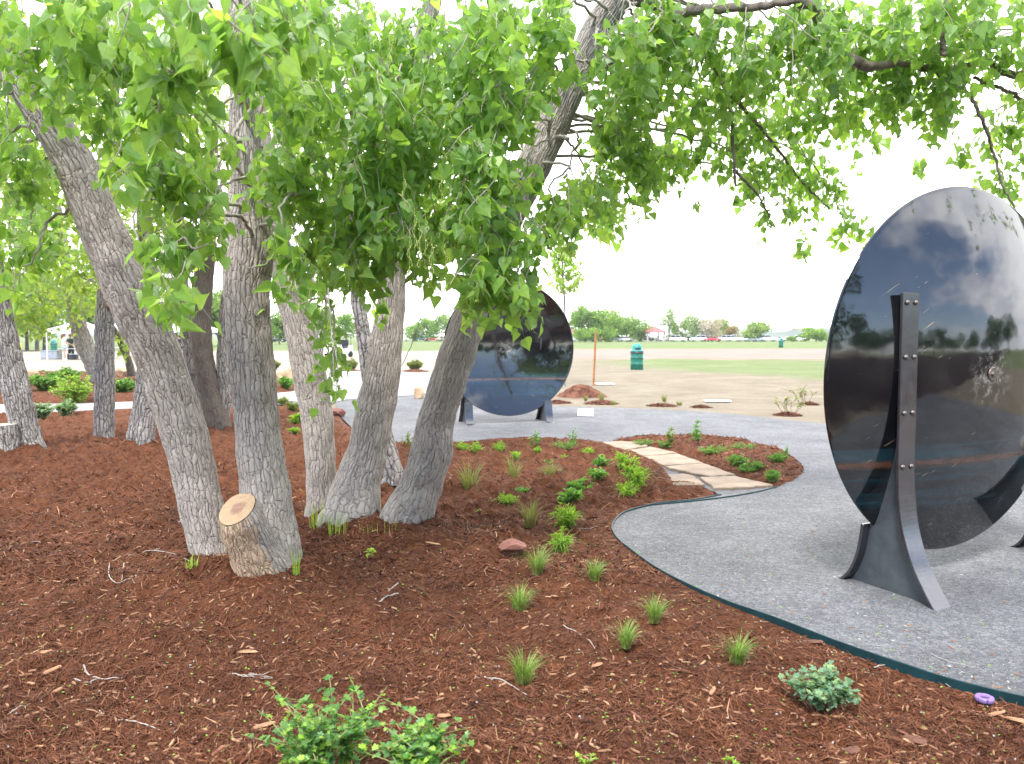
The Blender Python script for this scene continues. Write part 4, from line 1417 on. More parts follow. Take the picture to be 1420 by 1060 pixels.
def dish(name, label, loc, rz, Rr=1.2, D=.24, zc=1.365, ss=(-.70, 1.11)):
    root = thing(name, label, 'dish', loc, rz, 'pair of steel listening dishes')
    tl = R(2.0)
    ct, st = math.cos(tl), math.sin(tl)

    def tf(x, y, z):
        return np.stack([x, y * ct - z * st, y * st + z * ct + zc], -1)
    nr_, na = 64, 200
    r = np.linspace(0, 1, nr_) ** .9 * Rr
    r[0] = .0
    ph = np.linspace(0, 2 * math.pi, na, endpoint=False)
    # profile: back surface out to the rim, round the lip, front surface back in
    pr = [(max(a, 1e-4), -D * (1 - (a / Rr) ** 2)) for a in r]
    pr += [(Rr + .006, .003), (Rr + .007, .010), (Rr + .002, .015)]
    pr += [(max(a, 1e-4), -D * (1 - (a / Rr) ** 2) + .012) for a in r[::-1][1:]]
    pr = np.array(pr)
    X = pr[:, 0:1] * np.cos(ph)
    Zz = pr[:, 0:1] * np.sin(ph)
    Y = pr[:, 1:2] * np.ones((1, na))
    V = tf(X, Y, Zz).reshape(-1, 3)
    i = np.arange(len(pr) - 1)[:, None] * na
    j = np.arange(na)[None, :]
    j2 = (j + 1) % na
    Q = np.stack([i + j, i + na + j, i + na + j2, i + j2], -1).reshape(-1, 4)
    mb = MB()
    mb.add(V, Q)
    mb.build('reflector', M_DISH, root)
    # hub mark: small plate and bolt at the centre on both faces
    mb = MB()
    for yy, sg in ((-D - .004, -1), (-D + .016, 1)):
        for rr_, h in ((.045, .004), (.02, .014)):
            k = 24 if rr_ > .03 else 6
            a = np.linspace(0, 2 * math.pi, k, endpoint=False)
            p0 = tf(rr_ * np.cos(a), np.full(k, yy), rr_ * np.sin(a))
            p1 = tf(rr_ * .92 * np.cos(a), np.full(k, yy + sg * h), rr_ * .92 * np.sin(a))
            q = np.array([[b, (b + 1) % k, (b + 1) % k + k, b + k] for b in range(k)])
            mb.add(np.vstack([p0, p1]), [q, np.arange(k)[None, :] + k])
    mb.build('centre_bolt', M_BOLT, root, smooth=False)
    ylo = -.17
    legs = []
    for sgn in (-1, 1):
        s = ss[0] if sgn < 0 else ss[1]
        leg = thing('leg', None, None)
        leg.parent = root
        # outer strip in the (y, z) plane
        back_l = [(ylo, 1.86), (ylo, 1.5), (ylo, 1.1), (ylo, .82), (ylo - .012, .62), (ylo - .045, .42), (ylo - .11, .24), (ylo - .2, .09), (ylo - .29, -.03)]
        fr_l = [(.075, .40), (.085, .32), (.11, .2), (.155, .09), (.215, .015), (.29, -.02)]
        bl = catmull(np.array([(0, a, b) for a, b in back_l]), 60)[:, 1:]
        fl = catmull(np.array([(0, a, b) for a, b in fr_l]), 30)[:, 1:]
        for L_ in (bl, fl):
            mb = MB()
            tn = unit(np.gradient(L_, axis=0))
            nn = np.stack([-tn[:, 1], tn[:, 0]], 1)
            w, th = .074, .010
            cs = [(-w, -th), (w, -th), (w, th), (-w, th)]
            VV = np.array([[s + a, L_[k, 0] + nn[k, 0] * b, L_[k, 1] + nn[k, 1] * b] for k in range(len(L_)) for a, b in cs])
            q = np.array([[k * 4 + c, k * 4 + (c + 1) % 4, k * 4 + 4 + (c + 1) % 4, k * 4 + 4 + c] for k in range(len(L_) - 1) for c in range(4)])
            cap = np.array([[3, 2, 1, 0], [len(VV) - 4, len(VV) - 3, len(VV) - 2, len(VV) - 1]])
            mb.add(VV, [q, cap])
            o = mb.build('strip', M_STRIP, leg, smooth=False)
            bv = o.modifiers.new('bevel', 'BEVEL')
            bv.width = .003
            bv.limit_method = 'ANGLE'
        # web plate filling the gap to the shell and down to the ground
        zs = np.linspace(1.84, .40, 40)
        surf = []
        for zq in zs:                     # back surface of the shell at this offset
            zl = (zq - zc)
            rr_ = min(Rr, math.hypot(s, zl / ct))
            yl = -D * (1 - (rr_ / Rr) ** 2)
            surf.append((yl * ct - zl * st / ct - .001, zq))
        surf = [(max(a, ylo + .012), b) for a, b in surf]
        inner_b = [(a + .012, b) for a, b in bl if b < 1.84]
        inner_f = [(a - .008, b - .008) for a, b in fl]
        poly = inner_b + [(inner_b[-1][0] + .1, -.05), (fl[-1][0] - .1, -.05)] + inner_f[::-1] + surf[::-1]
        pts = [Vector((a, b, 0)) for a, b in poly]
        tris = np.array(tessellate_polygon([pts]))
        n = len(poly)
        VV = np.array([[s - .008, a, b] for a, b in poly] + [[s + .008, a, b] for a, b in poly])
        q = np.array([[k, (k + 1) % n, (k + 1) % n + n, k + n] for k in range(n)])
        mb = MB()
        mb.add(VV, [tris, tris[:, ::-1] + n, q])
        mb.build('web_plate', M_WEB, leg, smooth=False)
        proto = None
        for zb in (1.80, 1.47, 1.13, .80):
            for dx in (-.042, .042):
                if proto is None:
                    mb = MB()
                    lathe(mb, [(.016, 0), (.016, .004), (.0135, .009), (.006, .013), (.0015, .0135)], 18)
                    proto = mb.build('bolt', M_BOLT, leg)
                    b = proto
                else:
                    b = proto.copy()
                    COL.objects.link(b)
                    b.parent = leg
                b.rotation_euler = (R(90), 0, 0)
                b.location = (s + dx * .9, ylo - .0105, zb)
    return root


dish('listening_dish', 'near black steel dish showing its convex back, cropped by the right edge', (2.965, 5.30, 0), math.asin(.436))
dish('listening_dish', 'farther black steel dish showing its hollow front behind the right leaning trunk', (-.04, 14.65, 0), R(196.5), Rr=1.24, zc=1.375, ss=(-.72, .80))

# ------------------------------------------------------------------ litter bin, stake, plaques, rocks
M_GREEN = mat_plain('green_paint', (.010, .135, .092), .5, 0, .2, 5)
M_TEALP = mat_plain('teal_plastic', (.015, .22, .18), .45, 0, .15, 5)
M_BAG = mat_plain('black_bag', (.05, .05, .055), .4, 0, .4, 20)
M_DARK = mat_plain('dark_gap', (.012, .014, .014), .7, 0, .2, 8)
M_WOODP = mat_plain('orange_stake_wood', (.34, .135, .04), .7, 0, .3, 8, .002)
M_WHITE = mat_plain('white_paint', (.78, .77, .74), .55, 0, .06, 4)
M_ROCK = mat_plain('tan_boulder', (.44, .30, .18), .9, 0, .35, 3.0, .03)
M_REDROCK = mat_plain('red_stone', (.21, .085, .062), .85, 0, .3, 14, .006)
M_PURPLE = mat_plain('purple_plastic', (.24, .15, .36), .45, 0, .1, 10)
M_YEL = mat_plain('yellow_paint', (.75, .60, .03), .5, 0, .1, 6)
M_GREYT = mat_plain('grey_tarp', (.28, .30, .34), .6, 0, .2, 4)


def litter_bin(label, px, py, h=1.27, mats=(M_GREEN, M_TEALP)):
    p = gp(px, py)
    r = thing('litter_bin', label, 'litter bin', (p[0], p[1], -.01), .4, 'green barrel litter bins')
    k = h / 1.27
    mb = MB()
    pr = [(.01, 0), (.28, 0), (.30, .02), (.30, .27), (.312, .285), (.30, .30), (.30, .58), (.312, .595), (.30, .61), (.30, .86), (.31, .875)]
    lathe(mb, [(a * k, b * k) for a, b in pr], 36)
    mb.build('barrel', mats[0], r)
    mb = MB()
    th = np.linspace(0, 2 * math.pi, 40, endpoint=False)
    rag = .02 * np.sin(th * 7) + .012 * np.sin(th * 13 + 1)
    ring = []
    for (a, b, w) in [(.312, .80, 1), (.325, .81, 1), (.328, .88, .4), (.31, .885, .2)]:
        ring.append(np.stack([a * k * np.cos(th), a * k * np.sin(th), (b + rag * w) * k], 1))
    i = np.arange(3)[:, None] * 40
    j = np.arange(40)[None, :]
    mb.add(np.vstack(ring), np.stack([i + j, i + (j + 1) % 40, i + 40 + (j + 1) % 40, i + 40 + j], -1).reshape(-1, 4))
    mb.build('liner_bag', M_BAG, r)
    mb = MB()
    pr = [(.318, .885), (.315, .93), (.25, .945), (.245, 1.08), (.22, 1.16), (.16, 1.23), (.08, 1.265), (.005, 1.275)]
    lathe(mb, [(a * k, b * k) for a, b in pr], 36)
    o = mb.build('dome_lid', mats[1], r)
    mb = MB()
    a = np.linspace(-.55, .55, 12) - 1.9
    lo = np.stack([.249 * k * np.cos(a), .249 * k * np.sin(a), np.full(12, .965 * k)], 1)
    hi = np.stack([.247 * k * np.cos(a), .247 * k * np.sin(a), np.full(12, 1.06 * k)], 1)
    mb.add(np.vstack([lo, hi]), np.array([[q, q + 1, q + 13, q + 12] for q in range(11)]))
    mb.build('flap', M_DARK, o)
    return r


litter_bin('green barrel litter bin with domed lid on the straw lawn between the dishes', 883, 513, 1.25)
litter_bin('tiny far green litter bin in front of the parked cars near the right dish', 1083, 482, 1.3)
litter_bin('green domed litter bin far left beside the white canopy tent', 75, 489, 1.25)
litter_bin('blue green litter bin glimpsed through hanging leaves between the tree trunks', 443, 494, 1.25)

p = gp(823, 534)
mb = MB()
box(mb, (0, 0, .85), (.055, .055, 1.78), 0, .5, .006)
o = tag(mb.build('wooden_stake', M_WOODP, smooth=False), 'orange brown wooden stake standing by the mulch pile', 'stake')
o.location = (p[0], p[1], 0)
o.rotation_euler = (0, R(2.4), .3)


def slab(name, label, cat, px, py, w, dpt, t_, mat, tilt=0.0, rz=0.0, z=0.0):
    p = gp(px, py)
    mb = MB()
    box(mb, (0, 0, t_ / 2), (w, dpt, t_), 0, .5, .006)
    o = tag(mb.build(name, mat, smooth=False), label, cat)
    o.location = (p[0], p[1], z)
    o.rotation_euler = (tilt, 0, rz)
    return o


# small sloping plaque on a wedge foot
p = gp(812, 578)
r = thing('plaque', 'small white plaque tilted on the gravel beside the far dish', 'plaque', (p[0], p[1], 0), -.1)
mb = MB()
V = np.array([(-.12, -.02, -.02), (.12, -.02, -.02), (.12, .16, -.02), (-.12, .16, -.02), (-.12, -.015, .02), (.12, -.015, .02), (.12, .16, .09), (-.12, .16, .09)])
mb.add(V, np.array([[0, 1, 5, 4], [1, 2, 6, 5], [2, 3, 7, 6], [3, 0, 4, 7], [4, 5, 6, 7]]))
mb.build('wedge_foot', M_STRIP, r, smooth=False)
mb = MB()
box(mb, (0, 0, 0), (.31, .27, .012), 0, .5, .004)
o = mb.build('panel', M_WHITE, r, smooth=False)
o.location = (0, .07, .075)
o.rotation_euler = (R(26), 0, 0)
slab('ground_panel', 'flat white panel lying on the lawn right of the wooden stake', 'panel', 838, 533, .62, .5, .03, M_WHITE, 0, .1)
slab('ground_panel', 'flat white panel lying on the straw lawn right of the litter bin', 'panel', 995, 557, .62, .35, .03, M_WHITE, 0, -.1)


def rock(name, label, px, py, w, h, dpt, mat, seed, rz=0.0, cat='boulder', group=None, sub=4, sink=.2):
    p = gpt(px, py)
    bm = bmesh.new()
    bmesh.ops.create_icosphere(bm, subdivisions=sub, radius=1.0)
    V = np.array([v.co[:] for v in bm.verts])
    r_ = np.random.default_rng(seed)
    k = np.ones(len(V))
    for _ in range(16):                    # chop facets for a broken stone look
        n = unit(r_.normal(0, 1, 3))
        dcut = r_.uniform(.62, .9)
        dd = V @ n
        V = V - np.clip(dd - dcut, 0, None)[:, None] * n
    V = V + (fbm(V[:, 0] * 3 + seed, V[:, 1] * 3 + V[:, 2] * 2, 3, seed)[:, None] - .5) * .08 * unit(V)
    for v, c in zip(bm.verts, V * [w / 2, dpt / 2, h / (2 - sink * 2)]):
        v.co = c
    me = bpy.data.meshes.new(name)
    bm.to_mesh(me)
    bm.free()
    me.materials.append(mat)
    o = bpy.data.objects.new(name, me)
    COL.objects.link(o)
    o.location = (p[0], p[1] + dpt * .3, p[2] + h * (.5 - sink))
    o.rotation_euler = (0, 0, rz)
    return tag(o, label, cat, group)


G = 'tan boulders by the paths'
rock('boulder', 'small orange tan boulder beside the concrete edge left of the right leaning trunk', 580, 553, .28, .36, .3, M_ROCK, 1, .3, group=G)
rock('boulder', 'buff boulder with its right end hidden by the right leaning trunk', 603, 556, .5, .38, .4, M_ROCK, 2, .1, group=G)
rock('boulder', 'round brown boulder in the far bed just left of the slender dark trunk', 404, 526, .72, .45, .6, M_ROCK, 3, .5, group=G)
rock('boulder', 'pinkish boulder touching the upright trunk in the far bed', 386, 526, .5, .38, .5, M_ROCK, 4, 1.0, group=G)
rock('boulder', 'orange boulder peeking out beside the left edge trunk in the far bed', 41, 528, .45, .42, .5, M_ROCK, 5, 1.0, group=G)
rock('boulder', 'low brown boulder half hidden behind the legs of the far dish', 630, 562, .5, .16, .3, M_ROCK, 6, .2, group=G)
rock('boulder', 'grey brown boulder behind the small branchy tree in the far bed', 168, 522, .5, .4, .5, M_ROCK, 8, 1.4, group=G)
rock('flat_stone', 'flat dull red stone lying in the mulch in front of the small plants', 708, 765, .235, .085, .15, M_REDROCK, 7, -.1, 'stone')
rock('flat_stone', 'reddish flat rock showing just right of the slender dark trunk', 466, 577, .35, .16, .3, M_REDROCK, 9, .3, 'stone')

# short stump at the left edge
p = gpt(2, 622)
r = thing('tree_stump', 'short sawn tree stump at the far left edge behind the leaning trunk', 'stump', (p[0], p[1], 0))
mb = MB()
zt = np.linspace(-.1, .40, 40)
tube(mb, np.array([[-.05 * z, 0.0, z] for z in zt]) + np.array([p[0], p[1], 0]), .23, 80, False, 0.0, lobefn(77, .06, .12, .2))
mb.build('trunk', M_BARKMID, r, bark=True, origin=r.location)
mb2 = MB()
rv = mb.v[-1].reshape(40, 80, 3)[-1]
cc = rv.mean(0)
mb2.add(np.vstack([cc + (rv - cc) * .99 + [0, 0, .003], [cc + [0, 0, .012]]]), np.array([[i, (i + 1) % 80, 80] for i in range(80)]))
M_CUTP = mat_plain('pale_sawn_wood', (.50, .45, .35), .85, 0, .2, 9)
o = mb2.build('cut_face', M_CUTP, r, smooth=False, origin=r.location)

# mulch piles and planting rings on the lawn
def mound(name, label, px, py, w, dpt, h, seed, cat='mulch pile', group=None):
    p = gp(px, py)
    n, na = 40, 90
    mb = MB()
    rr = np.linspace(0, 1, n)
    th = np.linspace(0, 2 * math.pi, na, endpoint=False)
    wob = 1 + .22 * (fbm(np.cos(th) * 2 + 9 + seed, np.sin(th) * 2 + 9, 3, seed) - .5) * 2
    X = rr[:, None] * np.cos(th) * w / 2 * wob
    Y = rr[:, None] * np.sin(th) * dpt / 2 * wob
    Z = h * (1 - rr[:, None] ** 1.5) * np.ones((1, na)) + (fbm(X * 9 + p[0], Y * 9 + p[1], 4, seed) - .5) * min(.16, h * .9) * (1 - rr[:, None] ** 4) - .05
    i = np.arange(n - 1)[:, None] * na
    j = np.arange(na)[None, :]
    mb.add(np.stack([X, Y, Z], -1).reshape(-1, 3), np.stack([i + j, i + na + j, i + na + (j + 1) % na, i + (j + 1) % na], -1).reshape(-1, 4))
    m = 900
    a, q = rng.uniform(0, 6.28, m), np.sqrt(rng.random(m))
    for k in range(m):
        x, y = q[k] * math.cos(a[k]) * w / 2, q[k] * math.sin(a[k]) * dpt / 2
        z = h * (1 - q[k] ** 1.5) - .03
        L = rng.uniform(.03, .09)
        t = rng.uniform(0, 6.28)
        d = np.array([math.cos(t), math.sin(t), rng.normal(0, .3)]) * L / 2
        s = np.array([-math.sin(t), math.cos(t), rng.normal(0, .4)]) * .006
        c = np.array([x, y, z])
        mb.add(np.array([c - d - s, c - d + s, c + d + s, c + d - s]), np.array([[0, 1, 2, 3]]))
    o = tag(mb.build(name, M_MULCH2, smooth=True), label, cat, group)
    o.location = (p[0], p[1], 0)
    return o


M_MULCH2 = mat_plain('fresh_mulch', (.185, .07, .037), .9, 0, .4, 14, .03)
mound('mulch_pile', 'large heap of red brown mulch beside the far dish under the stake', 806, 549, 1.35, 1.3, .34, 3)
GP = 'small mulch rings round young plants on the lawn'
mound('mulch_ring', 'low mulch patch just right of the far dish, behind its foot', 772, 558, .8, .7, .08, 5, 'mulch ring', GP)
mound('mulch_ring', 'long low mulch patch in front of the mulch heap', 834, 559, .9, .8, .10, 6, 'mulch ring', GP)
mound('mulch_ring', 'low mulch patch at the gravel edge below the litter bin', 918, 562, .75, .7, .07, 7, 'mulch ring', GP)
mound('mulch_ring', 'small low mulch patch right of the one below the litter bin', 972, 564, .5, .5, .06, 8, 'mulch ring', GP)
mound('mulch_ring', 'mulch patch under the sparse shrub left of the near dish', 1092, 575, .62, .6, .08, 9, 'mulch ring', GP)
mound('mulch_ring', 'mulch patch behind the sparse shrub, close to the near dish', 1122, 560, .5, .6, .07, 10, 'mulch ring', GP)
mound('mulch_ring', 'mulch patch under the round lawn shrub left of the far dish', 575, 515, 1.5, 1.2, .12, 11, 'mulch ring', GP)
mound('mulch_ring', 'mulch patch under the lawn shrub seen behind the hanging leaves', 486, 515, 1.6, 1.2, .12, 12, 'mulch ring', GP)

# purple valve ring by the edging
p = gpt(1365, 977)
r = thing('valve_marker', 'small purple plastic ring on a black pipe stub beside the edging', 'valve marker', (p[0], p[1], p[2]), .3)
mb = MB()
lathe(mb, [(.022, -.02), (.022, .022), (.018, .024)], 28)
mb.build('pipe_stub', M_BAG, r)
mb = MB()
na = 48
th = np.linspace(0, 2 * math.pi, na, endpoint=False)
notch = np.where((np.arange(na) % 8) < 1, .8, 1.0)
pr = [(.019, .020), (.037, .018), (.039, .024), (.039, .032), (.036, .036), (.021, .036), (.018, .030)]
V = np.array([[a * np.cos(t) * (k if a > .03 else 1), a * np.sin(t) * (k if a > .03 else 1), b] for a, b in pr for t, k in zip(th, notch)])
i = np.arange(len(pr))[:, None] * na
j = np.arange(na)[None, :]
nx = (np.arange(len(pr))[:, None] + 1) % len(pr) * na
mb.add(V, np.stack([i + j, i + (j + 1) % na, nx + (j + 1) % na, nx + j], -1).reshape(-1, 4))
mb.build('ring', M_PURPLE, r, smooth=False)

# dry fallen twigs lying on the mulch
M_DRYT = mat_plain('bleached_twig', (.36, .31, .27), .85, 0, .35, 40)
TW = [('pale forked twig lying in the mulch at far lower left', [[(116, 925), (122, 938), (140, 944), (170, 945)], [(103, 945), (118, 950), (140, 944)]], .011),
      ('long curved pale twig near the bottom left corner', [[(138, 990), (150, 1000), (190, 1005), (222, 1017)]], .010),
      ('thin pale looped twig left of the cut stub', [[(152, 783), (151, 800), (160, 810), (172, 808)], [(172, 783), (169, 808)], [(172, 808), (181, 804), (187, 811)]], .009),
      ('long thin twig pointing at the foot of the leaning trunk', [[(178, 772), (212, 766), (240, 770), (265, 782)], [(212, 766), (222, 762)]], .009),
      ('pale forked twig right of the cut stub', [[(552, 812), (536, 825), (526, 838)], [(552, 826), (536, 830), (528, 838)]], .012),
      ('pale twig lying below the lowest grass tuft', [[(659, 942), (690, 946), (712, 955), (730, 967)], [(672, 942), (684, 946)]], .010),
      ('thin pale twig left of the small grass tufts in mid bed', [[(781, 870), (800, 880), (816, 890), (825, 903)]], .008),
      ('bundle of thin pale straws left of centre near the bottom', [[(322, 938), (350, 942), (378, 944)], [(330, 940), (360, 938), (382, 932)], [(346, 937), (365, 941), (379, 943)]], .006),
      ('white curved twig touching the teal edging', [[(1262, 931), (1280, 940), (1300, 945), (1318, 956)]], .010),
      ('short pale twig crossing the edging above the blue green plant', [[(1212, 928), (1226, 925), (1237, 922)]], .009),
      ('small pale twig in the mulch left of the upright trunk', [[(38, 755), (52, 753), (60, 757)]], .008),
      ('thin arched twig on the gravel above the edging', [[(1290, 908), (1310, 918), (1335, 924), (1353, 926)]], .005),
      ('thin pale twig behind the small red stone', [[(800, 735), (812, 735), (824, 733)]], .008),
      ('two pale twigs at the left edge near the bottom', [[(14, 992), (26, 984), (42, 979)]], .008),
      ('pale chip like twig just left of the leaning trunk foot', [[(248, 727), (258, 725), (266, 728)]], .02)]
for lab, lines, w in TW:
    c = gpt(*lines[0][0])
    mb = MB()
    for pl in lines:
        pts = np.array([gpt(*q) + [0, 0, w * .55 + .006] for q in pl])
        Q = catmull(pts, 28)
        Q[:, 2] += np.convolve(rng.normal(0, .006, 28), np.ones(5) / 5, 'same')
        tube(mb, Q, np.linspace(w * .38, w * .2, 28) * (1 + rng.uniform(-.2, .25, 28)), 7, True, .5)
    o = mb.build('dry_twig', M_DRYT, origin=c)
    o.location = c
    tag(o, lab, 'twig', 'dry twigs lying on the ground')
M_BARKCHIP = mat_plain('bark_chunk', (.12, .05, .028), .85, 0, .4, 30, .004)
# larger single wood chips one can point at
CH = [(58, 908, .115, .022, .1, 'long tan wood chip left of the forked twig'), (340, 907, .13, .035, -.15, 'broad tan wood chip below the cut stub'), (72, 933, .10, .025, 1.1, 'brown chip just left of the forked twig'),
      (80, 961, .06, .02, 1.2, 'short upright brown chip below the forked twig'), (600, 756, .17, .018, -.75, 'long narrow brown splinter right of the three stem clump'), (988, 962, .07, .022, 1.1, 'tan chip below the right grass tuft'),
      (366, 1010, .10, .025, .5, 'tan chip above the leafy shrub at lower left'), (614, 997, .06, .025, -.05, 'square tan chip above the leafy shrub'), (1270, 1030, .10, .05, -.7, 'dark curled bark chunk at the lower right corner'),
      (1180, 1045, .08, .04, .4, 'brown bark chunk at the bottom right'), (1380, 994, .10, .02, .3, 'curved tan chip below the purple ring'), (1412, 1003, .09, .03, -.7, 'tan chip at the right edge below the purple ring'),
      (828, 926, .06, .02, .5, 'tan chip right of the lowest grass tuft'), (1127, 893, .11, .035, -.1, 'rounded brown bark chunk leaning on the teal edging'), (205, 806, .20, .03, .25, 'dark sunken bark slab right of the looped twig')]
for x, y, L, w, rz, lab in CH:
    p = gpt(x, y)
    mb = MB()
    chip_geo(mb, (0, 0, 0), L, w, .006, 0, .06, .2)
    o = tag(mb.build('wood_chip', M_BARKCHIP if ('dark' in lab or 'bark' in lab) else M_CHIP, smooth=False), lab, 'wood chip', 'larger wood chips in the mulch')
    o.location = (p[0], p[1], p[2] + .012)
    o.rotation_euler = (0, 0, rz)

# ------------------------------------------------------------------ plants
M_GRASS = mat_leaf('grass_blade', (.28, .22, .11), (.12, .22, .045), (.22, .34, .07), .35, rough=.5)
M_LIME = mat_leaf('lime_foliage', (.11, .22, .03), (.22, .38, .05), (.32, .48, .08), .4, rough=.5)
M_MIDG = mat_leaf('mid_green_foliage', (.055, .15, .03), (.12, .28, .055), (.22, .40, .08), .35, rough=.45)
M_OLIVE = mat_leaf('olive_foliage', (.20, .14, .06), (.15, .21, .055), (.22, .31, .08), .35, rough=.55)
M_BLUEG = mat_leaf('blue_green_foliage', (.085, .19, .11), (.17, .30, .17), (.28, .40, .15), .3, rough=.6)
M_CURR = mat_leaf('currant_foliage', (.05, .14, .035), (.10, .25, .06), (.26, .42, .05), .35, rough=.4)
M_STEM = mat_plain('green_stem', (.22, .24, .08), .7, 0, .25, 20)
M_STEMR = mat_plain('red_stem', (.20, .11, .07), .7, 0, .25, 20)
M_PINK = mat_plain('pink_flower', (.62, .06, .36), .6, 0, .2, 20)


def blades(mb, n, h, spread, w, lean=.55, rlo=.0, rhi=1.0, base=.25, curl=.6):
    a = rng.uniform(0, 6.28, n)
    q = np.sqrt(rng.random(n))
    bx, by = q * np.cos(a) * spread * base, q * np.sin(a) * spread * base
    a2 = a + rng.normal(0, .5, n)
    Lh = h * rng.uniform(.55, 1.08, n)
    ln = np.clip(q * lean + rng.normal(0, .12, n), 0, 1.3)
    m = 5
    V = np.zeros((n, m + 1, 2, 3))
    for k in range(m + 1):
        t = k / m
        ang = ln * (t * .6 + curl * t * t)
        r_ = Lh * t * np.sin(ang * .9 + .02)
        z = Lh * t * np.cos(ang)
        ww = w * (1 - t ** 1.6) * .5 + .0002
        cx, cy = bx + r_ * np.cos(a2), by + r_ * np.sin(a2)
        px_, py_ = -np.sin(a2 + .6), np.cos(a2 + .6)
        V[:, k, 0] = np.stack([cx - px_ * ww, cy - py_ * ww, z], 1)
        V[:, k, 1] = np.stack([cx + px_ * ww, cy + py_ * ww, z], 1)
    i = np.arange(n)[:, None, None] * (m + 1) * 2
    k = np.arange(m)[None, :, None] * 2
    Q = (i + k + np.array([0, 1, 3, 2])[None, None, :]).reshape(-1, 4)
    tt = np.repeat(np.linspace(0, 1, m + 1), 2)
    rv = (rlo + (rhi - rlo) * rng.random(n))[:, None] * np.ones((1, 2 * (m + 1)))
    mb.add(V.reshape(-1, 3), Q, np.clip(rv + .12 * (tt[None] - .5), 0, 1).ravel())


LANCE = (np.array([(0, 0, 0), (.5, .3, .12), (.45, .6, .1), (0, 1.0, -.15), (-.45, .6, .1), (-.5, .3, .12), (0, .5, 0)]),
         np.array([[0, 1, 2, 3, 6]]), np.array([[0, 6, 3, 4, 5]]))
_lob = [(0, 0), (.12, .10), (.42, .02), (.50, .22), (.36, .34), (.52, .52), (.42, .70), (.22, .62), (.20, .84), (0, 1.0)]
_lv = np.array([(x, y, abs(x) * .25) for x, y in _lob] + [(-x, y, abs(x) * .25) for x, y in _lob[1:-1]] + [(0, .5, 0)])
_nL = len(_lob)
LOBED = (_lv, np.array([list(range(_nL)) + [len(_lv) - 1]]), np.array([[0, len(_lv) - 1, _nL - 1] + list(range(_nL + _nL - 3, _nL - 1, -1))]))


def stems_leaves(smb, lmb, nst, h, spread, ll, lw, per, tpl=LANCE, droop=.2, up=.8, rmean=.5, bare_=.1, sw=.003, rs=.2, branch=0):
    B, T, N, S, Rv = [], [], [], [], []
    for k in range(nst):
        a, q = rng.uniform(0, 6.28), math.sqrt(rng.random())
        hh = h * rng.uniform(.6, 1.05) * (1 - .5 * q)
        end = np.array([math.cos(a) * q * spread, math.sin(a) * q * spread, hh])
        st = np.array([math.cos(a), math.sin(a), 0]) * q * spread * .35
        st[2] = -.02
        midp = st * .5 + end * .5 + np.array([rng.normal(0, .05), rng.normal(0, .05), .08]) * h
        segs = [catmull([st, midp, end], 9)]
        for b in range(branch):
            s0_ = segs[0][rng.integers(3, 8)]
            e = s0_ + np.array([rng.normal(0, .3), rng.normal(0, .3), rng.uniform(.1, .35)]) * h * .8
            segs.append(catmull([s0_, s0_ * .5 + e * .5 + [0, 0, .03 * h], e], 6))
        for si, P in enumerate(segs):
            if smb is not None:
                tube(smb, P, np.linspace(sw, sw * .4, len(P)), 5, False, .5)
            m = per if si == 0 else max(3, per // 2)
            t = np.sort(rng.uniform(bare_ if si == 0 else .1, 1, m)) * (len(P) - 1)
            pos = np.array([np.interp(t, np.arange(len(P)), P[:, c]) for c in range(3)]).T
            aa = rng.uniform(0, 6.28, m)
            d = np.stack([np.cos(aa), np.sin(aa), rng.normal(up, .5, m) - droop], 1)
            B.append(pos)
            T.append(d)
            N.append(np.stack([-np.cos(aa) * .5, -np.sin(aa) * .5, np.ones(m)], 1) + rng.normal(0, .35, (m, 3)))
            S.append(ll * rng.uniform(.55, 1.15, m) * (1 - .25 * t / len(P)))
            Rv.append(np.clip(rng.normal(rmean, rs, m) + .25 * (t / len(P) - .5), 0, 1))
    B, T, N, S, Rv = map(np.concatenate, (B, T, N, S, Rv))
    tp = (tpl[0] * np.array([lw / ll if tpl is LANCE else 1, 1, 1]), tpl[1], tpl[2])
    put_leaves(lmb, B, T, N, S, Rv, tp)


